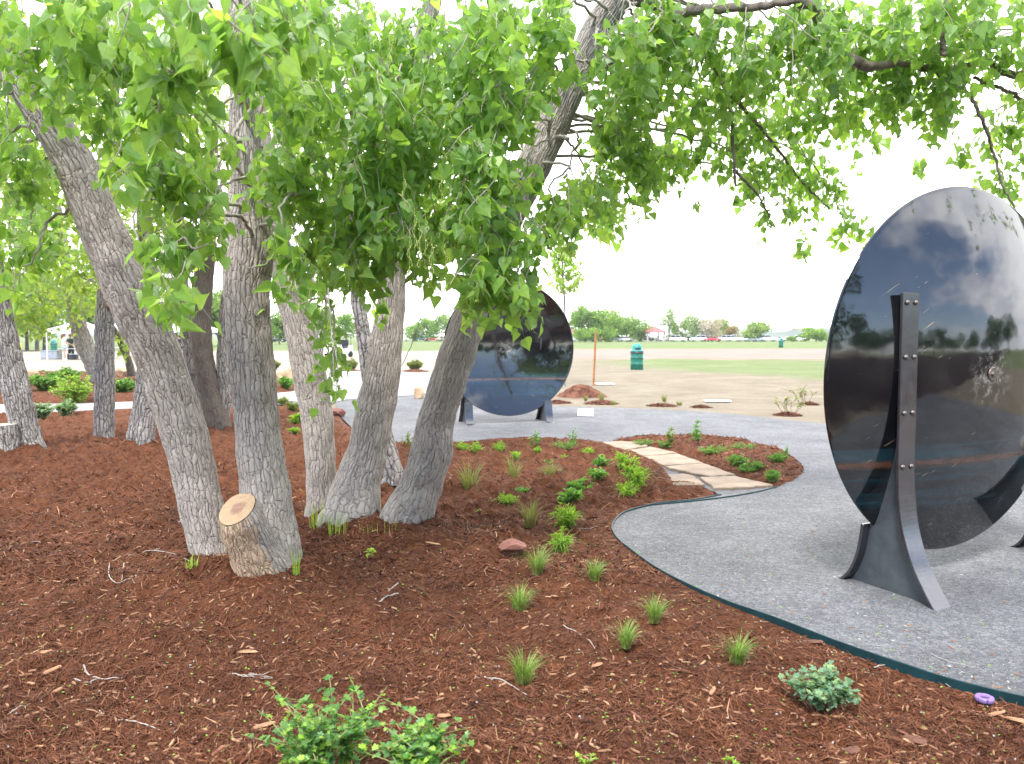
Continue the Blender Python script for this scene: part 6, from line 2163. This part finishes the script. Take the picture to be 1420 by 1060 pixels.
def car_proto(kind):
    """lofted body from a side profile, with tumblehome; returns the root"""
    r = thing('parked_car', 'x', 'car')
    if kind == 'sedan':
        Lx, H1 = 4.6, 1.42
        hood = [(-2.3, .55), (-2.25, .80), (-1.2, .92), (-.55, 1.36), (.1, 1.43), (.75, 1.38), (1.45, 1.0), (2.2, .95), (2.3, .6)]
    elif kind == 'suv':
        Lx, H1 = 4.8, 1.78
        hood = [(-2.4, .6), (-2.35, .98), (-1.25, 1.1), (-.65, 1.68), (.2, 1.78), (1.7, 1.74), (2.25, 1.15), (2.38, 1.05), (2.4, .6)]
    else:
        Lx, H1 = 5.4, 1.85
        hood = [(-2.7, .65), (-2.65, 1.05), (-1.35, 1.16), (-.85, 1.75), (-.2, 1.85), (.55, 1.82), (.8, 1.2), (2.65, 1.18), (2.7, .7)]
    belt = hood[2][1]
    ys = [(-.90, 0), (-.86, .0), (-.62, 1), (.62, 1), (.86, 0), (.90, 0)]
    # body: lower hull
    mb = MB()
    xs = np.array([h[0] for h in hood])
    zs = np.array([h[1] for h in hood])
    xx = np.linspace(xs[0], xs[-1], 36)
    zt = np.interp(xx, xs, zs)
    zl = np.minimum(zt, belt + .03)
    ring = []
    for x, z in zip(xx, zl):
        e = 1 - .12 * (abs(x) / xs[-1]) ** 4
        ring.append([(x, -.88 * e, .28), (x, -.93 * e, .5), (x, -.91 * e, z - .12), (x, -.80 * e, z), (x, .80 * e, z), (x, .91 * e, z - .12), (x, .93 * e, .5), (x, .88 * e, .28)])
    V = np.array(ring).reshape(-1, 3)
    n = 8
    q = np.array([[k * n + c, k * n + (c + 1) % n, k * n + n + (c + 1) % n, k * n + n + c] for k in range(35) for c in range(n)])
    mb.add(V, [q[:, ::-1], np.arange(8)[None, :], np.arange(8)[None, ::-1] + 35 * 8])
    # roof skin
    rx = [x for x, z in hood if z > belt + .22]
    xa, xb = min(rx) + .04, max(rx) - .04
    rr = np.linspace(xa, xb, 8)
    rz = np.interp(rr, xs, zs)
    V = np.array([[(x, -.60, z - .05), (x, -.5, z + .012), (x, .5, z + .012), (x, .60, z - .05)] for x, z in zip(rr, rz)]).reshape(-1, 3)
    q = np.array([[k * 4 + c, k * 4 + c + 1, k * 4 + 5 + c, k * 4 + 4 + c] for k in range(7) for c in range(3)])
    mb.add(V, q)
    # pillars
    for x0 in (xa, (xa + xb) / 2, xb):
        for s in (-1, 1):
            zb = belt - .02
            x1 = x0 + (-.5 if x0 == xa else (.45 if x0 == xb and kind != 'pickup' else 0))
            A, B = np.array([x1, s * .80, zb]), np.array([x0, s * .605, np.interp(x0, xs, zs) - .03])
            tube(mb, np.array([A, B]), .045, 6, False)
    mb.build('body', M_PAINT, r)
    # glass house
    gx = np.linspace(xs[1] + .6, xs[-2], 30)
    gz = np.interp(gx, xs, zs)
    sel = gz > belt + .01
    gx, gz = gx[sel], gz[sel]
    V = np.array([[(x, -.80, belt - .03), (x, -.80 + .2 * (z - belt) / (H1 - belt), z - .03), (x, .80 - .2 * (z - belt) / (H1 - belt), z - .03), (x, .80, belt - .03)] for x, z in zip(gx, gz)]).reshape(-1, 3)
    q = np.array([[k * 4 + c, k * 4 + c + 1, k * 4 + 5 + c, k * 4 + 4 + c] for k in range(len(gx) - 1) for c in range(3)])
    mb = MB()
    mb.add(V, [q, np.array([[0, 3, 2, 1]]), np.array([[0, 1, 2, 3]]) + (len(gx) - 1) * 4])
    mb.build('windows', M_GLASS, r, smooth=False)
    for sx in (-.62, .60):
        for s in (-1, 1):
            mb = MB()
            lathe(mb, [(.10, -.11), (.30, -.11), (.335, -.08), (.335, .08), (.30, .11), (.10, .11)], 22)
            w = mb.build('wheel', M_TYRE, r)
            w.rotation_euler = (R(90), 0, 0)
            w.location = (sx * Lx / 2, s * .82, .335)
            mb = MB()
            lathe(mb, [(.01, -.118), (.19, -.118), (.20, .118), (.01, .118)], 16)
            mb.build('rim', M_RIM, w)
    for s in (-.62, .62):
        mb = MB()
        box(mb, (xs[1] - .0, s, zs[1] - .12), (.1, .32, .13), 0, .5, .02)
        mb.build('headlight', M_LAMP, r, smooth=False)
    return r


PROTO = {k: car_proto(k) for k in ('sedan', 'suv', 'pickup')}
USED = set()
COLS = {'white': (.80, .80, .79), 'silver': (.45, .46, .48), 'grey': (.22, .23, .25), 'blue': (.07, .16, .38), 'red': (.50, .03, .035), 'black': (.02, .02, .022), 'tan': (.40, .34, .26)}
CARS = [(800, 233, 'white', 'sedan', 'white sedan at the left end of the far row, beside the far dish'), (818, 230, 'blue', 'sedan', 'blue sedan under the largest far tree'), (838, 231, 'red', 'sedan', 'dark red car half hidden between white ones under the trees'),
        (850, 224, 'white', 'suv', 'white estate car parked left of the litter bin'), (866, 222, 'white', 'sedan', 'white sedan just left of the litter bin lid'), (880, 236, 'silver', 'suv', 'silver van directly behind the litter bin lid'),
        (896, 240, 'black', 'suv', 'black car in the shade of the picnic shelter'), (922, 240, 'white', 'sedan', 'white sedan right of the picnic shelter posts'), (940, 222, 'white', 'suv', 'large white van right of the picnic shelter'),
        (953, 236, 'blue', 'sedan', 'dull blue car behind the large white van'), (968, 226, 'white', 'suv', 'white estate car in front of the second slim poplar'), (980, 234, 'white', 'sedan', 'white sedan left of the red car'),
        (988, 224, 'red', 'sedan', 'bright red car in front of the blossoming tree'), (1004, 226, 'white', 'suv', 'white estate car right of the red car'), (1017, 226, 'white', 'pickup', 'white pickup below the tan tree'), (1030, 228, 'blue', 'sedan', 'small blue car right of the white pickup'),
        (1041, 226, 'white', 'sedan', 'white sedan right of the small blue car'), (1052, 228, 'silver', 'suv', 'silver car below the round light green tree'), (1064, 226, 'white', 'pickup', 'white pickup at the right end of the long row'),
        (1092, 228, 'white', 'sedan', 'white sedan right of the tiny far litter bin'), (1107, 229, 'white', 'suv', 'white van nearest the near dish'), (570, 236, 'white', 'sedan', 'white car left of the far group of trees'), (584, 240, 'blue', 'suv', 'blue van behind the far group of trees'),
        (601, 238, 'red', 'sedan', 'reddish car between the far tree trunks'), (615, 236, 'tan', 'sedan', 'tan car at the left edge of the far dish'), (385, 200, 'black', 'suv', 'dark car seen between the upright and slender trunks'), (374, 204, 'tan', 'sedan', 'tan car right beside the upright trunk'),
        (930, 250, 'grey', 'suv', 'grey car in the second row behind the poplar'), (1078, 240, 'silver', 'sedan', 'silver sedan behind the tiny far bin')]
for i, (px, d, col, kind, lab) in enumerate(CARS):
    pr = PROTO[kind]
    c = pr if kind not in USED else copy_tree(pr)
    USED.add(kind)
    c.location = ((px - PW / 2) * d / F, d, 0)
    c.rotation_euler = (0, 0, random.choice((0, R(180))) + R(random.uniform(-28, 28)))
    tag(c, lab, 'car', 'cars parked in the far row')
    for ch in kids(c):
        if ch.name.startswith('body'):
            ch.color = (*COLS[col], 1)

# ------------------------------------------------------------------ tents and people at the left
M_CANVAS = mat_plain('white_canvas', (.80, .80, .80), .8, 0, .05, 2)
M_SKIN = mat_plain('skin', (.50, .29, .20), .6, 0, .08, 6)
M_HAIRB = mat_plain('brown_hair', (.16, .075, .035), .7, 0, .3, 30)
M_HAIRD = mat_plain('dark_hair', (.03, .022, .018), .7, 0, .3, 30)
CLOTH = {}


def cloth(name, col):
    if name not in CLOTH:
        CLOTH[name] = mat_plain(name, col, .85, 0, .12, 10)
    return CLOTH[name]


def tent(label, px, base, d, size, h1, h2, rz):
    r = thing('canopy_tent', label, 'tent', ((px - PW / 2) * d / F, d, 0), rz, 'white canopy tents')
    s = size / 2
    mb = MB()
    n = 9
    g = np.linspace(-1, 1, n)
    V = []
    for y in g:
        for x in g:
            m = max(abs(x), abs(y))
            V.append((x * s, y * s, h2 - (h2 - h1) * m - .10 * math.sin(m * math.pi) * (1 - .4 * min(abs(x), abs(y)))))
    q = np.array([[j * n + i, j * n + i + 1, (j + 1) * n + i + 1, (j + 1) * n + i] for j in range(n - 1) for i in range(n - 1)])
    mb.add(np.array(V), q)
    ed = [(g[i], -1) for i in range(n)] + [(1, g[i]) for i in range(1, n)] + [(g[i], 1) for i in range(n - 2, -1, -1)] + [(-1, g[i]) for i in range(n - 2, 0, -1)]
    m = len(ed)
    top = np.array([(x * s, y * s, h1) for x, y in ed])
    low = np.array([(x * s * 1.005, y * s * 1.005, h1 - .22 - .06 * math.sin(k * 1.57) ** 2) for k, (x, y) in enumerate(ed)])
    mb.add(np.vstack([top, low]), np.array([[k, (k + 1) % m, (k + 1) % m + m, k + m] for k in range(m)]))
    o = mb.build('canopy', M_CANVAS, r, smooth=False)
    for sx in (-1, 1):
        for sy in (-1, 1):
            mb = MB()
            box(mb, (sx * s * .97, sy * s * .97, h1 / 2), (.06, .06, h1), 0, .5, .006)
            box(mb, (sx * s * .97, sy * s * .97, .01), (.14, .14, .02))
            mb.build('leg', M_WHITE, r, smooth=False)
    return r


tent('white canopy tent on the pale lawn left of the bending pale trunk', 112, 497, 54.5, 3.1, 2.02, 2.75, .12)
tent('white canopy tent seen between the big leaning trunk and the forked trunk', 262, 495, 60, 3.3, 2.1, 3.0, -.1)
tent('white canopy tent half hidden behind the straight knobbed trunk', 176, 495, 62, 3.0, 2.2, 2.9, .2)


def skinned(name, nodes, edges, rad, mat, parent, sub=2, root=0):
    me = bpy.data.meshes.new(name)
    me.from_pydata([tuple(n) for n in nodes], edges, [])
    me.materials.append(mat)
    o = bpy.data.objects.new(name, me)
    COL.objects.link(o)
    o.parent = parent
    sk = o.modifiers.new('skin', 'SKIN')
    sk.use_smooth_shade = True
    for i, rr in enumerate(rad):
        dv = me.skin_vertices[0].data[i]
        dv.radius = (rr, rr) if not isinstance(rr, tuple) else rr
        dv.use_root = (i == root)
    sb = o.modifiers.new('sub', 'SUBSURF')
    sb.levels = sb.render_levels = sub
    return o


def person(label, px, d, h, rz, arms, top, bottom, short=True, hair=None, longh=False, cap=None, lean=0.0, group='people by the tents'):
    """a standing figure, facing local -Y; arms = ((elbow, hand) left, (elbow, hand) right)"""
    r = thing('person', label, 'person', ((px - PW / 2) * d / F, d, 0), rz, group)
    k = h / 1.75
    S = lambda *a: np.array(a, float) * k
    L = lean
    N = [S(0, 0, .95), S(0, -.3 * L, 1.15), S(0, -.6 * L, 1.36), S(0, -.7 * L, 1.47), S(0, -.75 * L, 1.54), S(0, -.78 * L - .01, 1.63), S(0, -.78 * L, 1.72),
         S(.10, 0, .88), S(.11, -.01, .48), S(.12, .02, .08), S(.12, -.13, .03), S(-.10, 0, .88), S(-.11, -.01, .48), S(-.12, .02, .08), S(-.12, -.13, .03),
         S(.18, -.62 * L, 1.41), S(-.18, -.62 * L, 1.41)]
    E = [(0, 1), (1, 2), (2, 3), (3, 4), (4, 5), (5, 6), (0, 7), (7, 8), (8, 9), (9, 10), (0, 11), (11, 12), (12, 13), (13, 14), (2, 15), (2, 16)]
    rad = [.115, .105, .12, .06, .055, .095, .07, .085, .056, .04, .035, .085, .056, .04, .035, .055, .055]
    idx = {}
    for s, sh in ((0, 15), (1, 16)):
        el, ha = arms[s]
        b = len(N)
        N += [S(*el), S(*ha)]
        hv = unit(S(*ha) - S(*el))
        N += [S(*ha) + hv * .09 * k]
        E += [(sh, b), (b, b + 1), (b + 1, b + 2)]
        rad += [.042, .03, .028]
        u = unit(np.cross(hv, [.2, .1, 1]))
        for f in range(5):                 # five fingers
            off = (f - 2) * .017 if f < 4 else .045
            st = N[b + 2] + u * off * k if f < 4 else N[b + 1] + u * .035 * k
            N.append(st + hv * (.065 if f < 4 else .045) * k + u * off * .3 * k)
            E.append((b + 2 if f < 4 else b + 1, len(N) - 1))
            rad.append(.008)
    rad = [q * k for q in rad]
    skinned('person_body', N, E, rad, M_SKIN, r)
    # face: nose, eyes, ears
    hd = S(0, -.78 * L, 1.645)
    mb = MB()
    for dx in (-.034, .034):
        lathe(mb, [(.002, -.009), (.011, 0), (.002, .009)], 8, hd + S(dx, -.086, .015))
    mb.build('eyes', M_HAIRD, r)
    mb = MB()
    mb.add(np.array([hd + S(-.014, -.088, -.035), hd + S(.014, -.088, -.035), hd + S(0, -.118, -.03), hd + S(0, -.088, .018)]), np.array([[0, 1, 2], [1, 3, 2], [3, 0, 2]]))
    for s in (-1, 1):
        lathe(mb, [(.003, -.03), (.014, -.01), (.014, .012), (.003, .03)], 8, hd + S(s * .092, .005, -.005))
    mb.build('nose_and_ears', M_SKIN, r, smooth=False)
    mb = MB()
    box(mb, hd + S(0, -.090, -.062), (.05 * k, .008, .010))
    mb.build('mouth', cloth('lip_red', (.35, .10, .09)), r, smooth=False)
    if hair:
        mb = MB()
        pr = [(.004, .112), (.06, .10), (.098, .06), (.106, .01), (.10, -.03), (.085, -.05)]
        lathe(mb, [(a * k, b * k) for a, b in pr], 20, hd + S(0, .018, .01), close=False)
        if longh:
            tube(mb, catmull([hd + S(0, .07, .04), hd + S(0, .10, -.08), hd + S(0, .10, -.26)], 8), np.array([.085, .09, .09, .085, .08, .07, .06, .03]) * k, 12)
        mb.build('hair', hair, r)
    if cap:
        mb = MB()
        pr = [(.004, .125), (.07, .11), (.104, .06), (.108, .02)]
        lathe(mb, [(a * k, b * k) for a, b in pr], 20, hd + S(0, .01, .015), close=False)
        box(mb, hd + S(0, -.13, .04), (.14 * k, .10 * k, .012))
        mb.build('cap', cap, r)
    # clothing: follows the body, a little wider
    eL, eR = S(*arms[0][0]), S(*arms[1][0])
    T = [S(0, 0, .90), N[1], N[2], N[3] - S(0, 0, .02), N[15], N[16], N[15] * .35 + eL * .65, N[16] * .35 + eR * .65]
    skinned('shirt', T, [(0, 1), (1, 2), (2, 3), (2, 4), (2, 5), (4, 6), (5, 7)], [q * k for q in (.165, .16, .172, .08, .085, .085, .075, .075)], top, r)
    kn = .42 if short else .95
    B = [S(0, 0, 1.0), S(0, 0, .93)] + [N[7], N[7] * (1 - kn) + N[8] * kn, N[11], N[11] * (1 - kn) + N[12] * kn]
    ed, rd = [(0, 1), (1, 2), (2, 3), (1, 4), (4, 5)], [.17, .175, .145, .135, .145, .135]
    if not short:
        B += [N[9] + S(0, 0, .03), N[13] + S(0, 0, .03)]
        ed += [(3, 6), (5, 7)]
        rd = [.17, .175, .135, .10, .135, .10, .08, .08]
    skinned('shorts' if short else 'trousers', B, ed, [q * k for q in rd], bottom, r)
    for s in (9, 13):
        mb = MB()
        c = (N[s] + N[s + 1]) / 2
        V0 = []
        prf = [(.0, -.045, .16), (.012, -.05, .17), (.06, -.044, .15), (.085, -.03, .08)]
        a = np.linspace(0, 6.283, 16, endpoint=False)
        for z, w_, l_ in prf:
            V0.append(np.stack([c[0] + np.cos(a) * abs(w_) * k, c[1] + .02 + np.sin(a) * l_ * .8 * k, np.full(16, z * k)], 1))
        i = np.arange(3)[:, None] * 16
        j = np.arange(16)[None, :]
        mb.add(np.vstack(V0), [np.stack([i + j, i + (j + 1) % 16, i + 16 + (j + 1) % 16, i + 16 + j], -1).reshape(-1, 4), np.arange(16)[None, :] + 48])
        mb.build('shoe', M_WHITE, r)
    return r


DN = ((.27, .0, 1.14), (.25, -.10, .90))
DNr = ((-.27, .0, 1.14), (-.25, -.10, .90))
FWr = ((-.26, -.10, 1.16), (-.20, -.36, 1.05))
FW = ((.26, -.10, 1.16), (.20, -.36, 1.05))
person('person in a white top and light blue shorts standing at the tent table', 89.5, 53, 1.74, R(120), (DN, FWr), cloth('white_shirt', (.78, .76, .74)), cloth('light_blue_denim', (.30, .44, .66)), True, M_HAIRB, True)
person('person in a red cap and dark green shirt behind the tent table', 99, 55.2, 1.68, R(10), (FW, FWr), cloth('dark_green_shirt', (.05, .10, .07)), cloth('dark_trousers', (.03, .035, .045)), False, None, False, cloth('red_cap', (.60, .07, .06)), .12)
person('person in a light blue shirt and dark trousers right of the knobbed trunk', 177, 60, 1.74, R(-80), (((.24, -.2, 1.3), (.18, -.48, 1.22)), FWr), cloth('pale_blue_shirt', (.35, .46, .62)), cloth('navy_trousers', (.035, .045, .085)), False, M_HAIRB)
person('person in dark clothes beside the forked trunk under the second tent', 250, 61, 1.62, R(-20), (FW, FWr), cloth('navy_shirt', (.05, .05, .09)), cloth('charcoal_trousers', (.04, .04, .05)), False, M_HAIRD)
person('person in a pink shirt left of the dark clothed one under the second tent', 245.5, 62, 1.60, R(60), (DN, DNr), cloth('pink_shirt', (.55, .25, .28)), cloth('grey_trousers', (.16, .16, .18)), False, M_HAIRB)


def table(label, px, d, w, rz):
    r = thing('folding_table', label, 'table', ((px - PW / 2) * d / F, d, 0), rz, 'folding tables under the tents')
    mb = MB()
    box(mb, (0, 0, .73), (w, .75, .045), 0, .5, .008)
    mb.build('table_top', M_WHITE, r, smooth=False)
    for sx in (-1, 1):
        for sy in (-1, 1):
            mb = MB()
            tube(mb, np.array([(sx * (w / 2 - .18), sy * .3, 0), (sx * (w / 2 - .15), sy * .27, .71)]), .016, 8)
            mb.build('leg', M_STRIP, r)
    return r


table('white folding table in front of the red capped person', 104, 54.0, 1.9, .05)
table('white folding table by the light blue shirted person', 168, 60.6, 1.8, .1)
for i, (px, d, w, h, mat, lab) in enumerate([(102.5, 54.0, .5, .34, M_BAG, 'dark storage crate under the white folding table'), (71.5, 55, 1.1, .55, M_GREYT, 'grey covered cart box left of the white tent'), (97, 54.2, .3, .35, M_DARK, 'small black box beside the crate under the table')]):
    r = thing('storage_box', lab, 'box', ((px - PW / 2) * d / F, d, 0), .1)
    mb = MB()
    box(mb, (0, 0, h / 2), (w, w * .7, h), 0, .5, .03)
    mb.build('tub', mat, r, smooth=False)
    mb = MB()
    box(mb, (0, 0, h + .02), (w * 1.04, w * .74, .04), 0, .5, .012)
    mb.build('lid', M_WHITE if i == 0 else mat, r, smooth=False)
p = gp(29, 497)
mb = MB()
lathe(mb, [(.055, -.05), (.055, 1.0), (.045, 1.05), (.01, 1.07)], 14)
o = tag(mb.build('yellow_post', M_YEL), 'bright yellow post on the pale lawn at the far left', 'post')
o.location = (p[0], p[1], 0)
# white utility cart half hidden by the hanging leaves
d = 60
r = thing('utility_cart', 'small white utility cart half hidden behind the hanging leaf strand', 'cart', ((470 - PW / 2) * d / F, d, 0), R(70))
mb = MB()
V = np.array([(x, y, z) for x, a, b in [(-1.1, .3, .75), (-.5, .28, .95), (-.3, .28, .6), (.5, .28, .62), (1.1, .3, .9)] for y, z in [(-.55, a), (-.55, b), (.55, b), (.55, a)]])
q = np.array([[k * 4 + c, k * 4 + (c + 1) % 4, k * 4 + 4 + (c + 1) % 4, k * 4 + 4 + c] for k in range(4) for c in range(4)])
mb.add(V, [q, np.array([[3, 2, 1, 0], [16, 17, 18, 19]])])
mb.build('body', M_WHITE, r, smooth=False)
mb = MB()
box(mb, (0, 0, 1.78), (1.9, 1.15, .07), 0, .5, .03)
mb.build('roof', M_WHITE, r, smooth=False)
for sx, s2 in ((-.85, -.6), (.85, .9)):
    for sy in (-.5, .5):
        mb = MB()
        tube(mb, np.array([(s2, sy, .8), (sx, sy, 1.76)]), .022, 8)
        mb.build('post', M_BAG, r)
for sx in (-.75, .75):
    for sy in (-.55, .55):
        mb = MB()
        lathe(mb, [(.05, -.09), (.20, -.09), (.225, -.06), (.225, .06), (.20, .09), (.05, .09)], 20)
        w = mb.build('wheel', M_TYRE, r)
        w.rotation_euler = (R(90), 0, 0)
        w.location = (sx, sy, .225)
mb = MB()
box(mb, (.25, 0, .75), (.5, 1.0, .14), 0, .5, .03)
box(mb, (.55, 0, 1.05), (.12, 1.0, .5), 0, .5, .03)
mb.build('seat', M_BAG, r, smooth=False)

# ------------------------------------------------------------------ the park behind the viewer (mirrored in the dishes)
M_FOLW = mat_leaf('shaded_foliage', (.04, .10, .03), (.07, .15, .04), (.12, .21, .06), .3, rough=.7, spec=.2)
lm, tm = MB(), MB()
SPOTS = [(2.5, -7.5, 8.5, 3.2), (-4, -9, 9, 3.6), (9, -13, 8, 3.0), (6.6, -3.8, 6.4, 2.3)]
for k in range(46):
    a = R(rng.uniform(150, 395))
    q = rng.uniform(70, 150)
    SPOTS.append((q * math.cos(a), q * math.sin(a), rng.uniform(7, 14), rng.uniform(5, 9)))
for (x, y, h, w) in SPOTS:
    if abs(math.atan2(x, y)) < R(40) and y > 0:
        continue
    tube(tm, np.array([(x, y, -.3), (x + .1, y, h * .5), (x, y, h * .8)]), [h * .03, h * .022, h * .008], 10, False)
    m, n = 12, 1500
    C = np.stack([x + rng.normal(0, .4, m) * w, y + rng.normal(0, .4, m) * w, h * rng.uniform(.35, .9, m)], 1)
    ci = rng.integers(0, m, n)
    u = unit(rng.normal(0, 1, (n, 3))) * rng.random((n, 1)) ** .35
    pts = C[ci] + u * np.array([w * .45, w * .45, h * .16])
    put_leaves(lm, pts, u + rng.normal(0, .5, (n, 3)), u + rng.normal(0, .6, (n, 3)), rng.uniform(.6, 1.3, n) * max(.22, w * .10), np.clip(rng.normal(.35, .15, n), 0, 1), LT_FAR)
lm.v.append(np.zeros((0, 3)))
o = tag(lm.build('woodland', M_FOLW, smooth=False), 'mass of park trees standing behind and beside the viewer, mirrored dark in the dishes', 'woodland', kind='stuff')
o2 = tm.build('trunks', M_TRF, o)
o2['kind'] = 'stuff'

# ------------------------------------------------------------------ air: thin haze over the far park
M_HAZE, _nt, _out = new_mat('haze')
_t = NT(_nt)
_pv = _t.n('ShaderNodeVolumePrincipled')
_pv.inputs['Color'].default_value = (.93, .96, 1.0, 1)
_pv.inputs['Density'].default_value = .00024
_pv.inputs['Anisotropy'].default_value = .2
_t.l(_pv.outputs[0], _out.inputs['Volume'])
mb = MB()
box(mb, (0, 0, 60), (5400, 5400, 128))
tag(mb.build('haze', M_HAZE, smooth=False), 'thin pale summer haze over the park', 'haze', kind='stuff')

# ------------------------------------------------------------------ sky, sun, camera
SUN = unit(np.array([-.16, -.60, .78]))
el = math.asin(SUN[2])
az = math.atan2(SUN[0], SUN[1])
w = bpy.data.worlds.new('World')
SC.world = w
w.use_nodes = True
nt = w.node_tree
nt.nodes.clear()
t = NT(nt)
out = t.n('ShaderNodeOutputWorld')
sky = t.n('ShaderNodeTexSky', sky_type='NISHITA')
sky.sun_disc = False
sky.sun_elevation = el
sky.sun_rotation = az
sky.altitude = 1600
bg1 = t.n('ShaderNodeBackground')
bg1.inputs[1].default_value = .145
t.l(sky.outputs[0], bg1.inputs[0])
tc = t.n('ShaderNodeTexCoord').outputs['Generated']
sx = t.n('ShaderNodeSeparateXYZ')
t.l(tc, sx.inputs[0])
# clouds on a flat layer: divide by height so they shrink towards the horizon
zz = t.math('ADD', t.math('MAXIMUM', sx.outputs[2], 0.0), .22)
cmb = t.n('ShaderNodeCombineXYZ')
t.l(t.math('DIVIDE', sx.outputs[0], zz), cmb.inputs[0])
t.l(t.math('DIVIDE', sx.outputs[1], zz), cmb.inputs[1])
cn = t.noise(cmb.outputs[0], 1.25, 7, .6)
front = t.math('MULTIPLY', t.math('ADD', sx.outputs[1], .15), 2.2, clamp=True)
cov = t.math('ADD', cn, t.math('ADD', t.math('MULTIPLY', sx.outputs[1], .42), t.math('MULTIPLY', sx.outputs[2], .07)))
fac = t.ramp(cov, [(.36, 0.0), (.50, 1.0)])
bg2 = t.n('ShaderNodeBackground')
cc = t.ramp(t.noise(cmb.outputs[0], 2.3, 5, .6), [(.36, (.34, .39, .52)), (.64, (.95, .96, 1.0))])
cc = t.mix(front, cc, (1.0, 1.0, 1.0))
t.l(cc, bg2.inputs[0])
bg2.inputs[1].default_value = 1.4
mx = t.n('ShaderNodeMixShader')
t.l(fac, mx.inputs[0])
t.l(bg1.outputs[0], mx.inputs[1])
t.l(bg2.outputs[0], mx.inputs[2])
t.l(mx.outputs[0], out.inputs[0])

sl = bpy.data.lights.new('sun', 'SUN')
sl.energy = 2.0
sl.angle = R(14)
sl.color = (1.0, .97, .93)
so = bpy.data.objects.new('sun', sl)
COL.objects.link(so)
so.rotation_euler = Vector(-SUN).to_track_quat('-Z', 'Y').to_euler()

cd = bpy.data.cameras.new('camera')
cd.lens = LENS
cd.sensor_width = 36
cd.sensor_fit = 'HORIZONTAL'
cd.clip_end = 8000
cd.clip_start = .05
cd.dof.use_dof = True
cd.dof.focus_distance = 5.6
cd.dof.aperture_fstop = 4.0
co = bpy.data.objects.new('camera', cd)
COL.objects.link(co)
co.location = EYE
co.rotation_euler = (R(90) - PITCH, 0, 0)
SC.camera = co
SC.view_settings.view_transform = 'Standard'
SC.view_settings.look = 'None'
SC.view_settings.gamma = 1.0
SC.view_settings.exposure = 1.58
SC.render.film_transparent = False
SC.cycles.max_bounces = 8
SC.cycles.volume_bounces = 0
SC.cycles.transparent_max_bounces = 8
SC.cycles.use_denoising = True
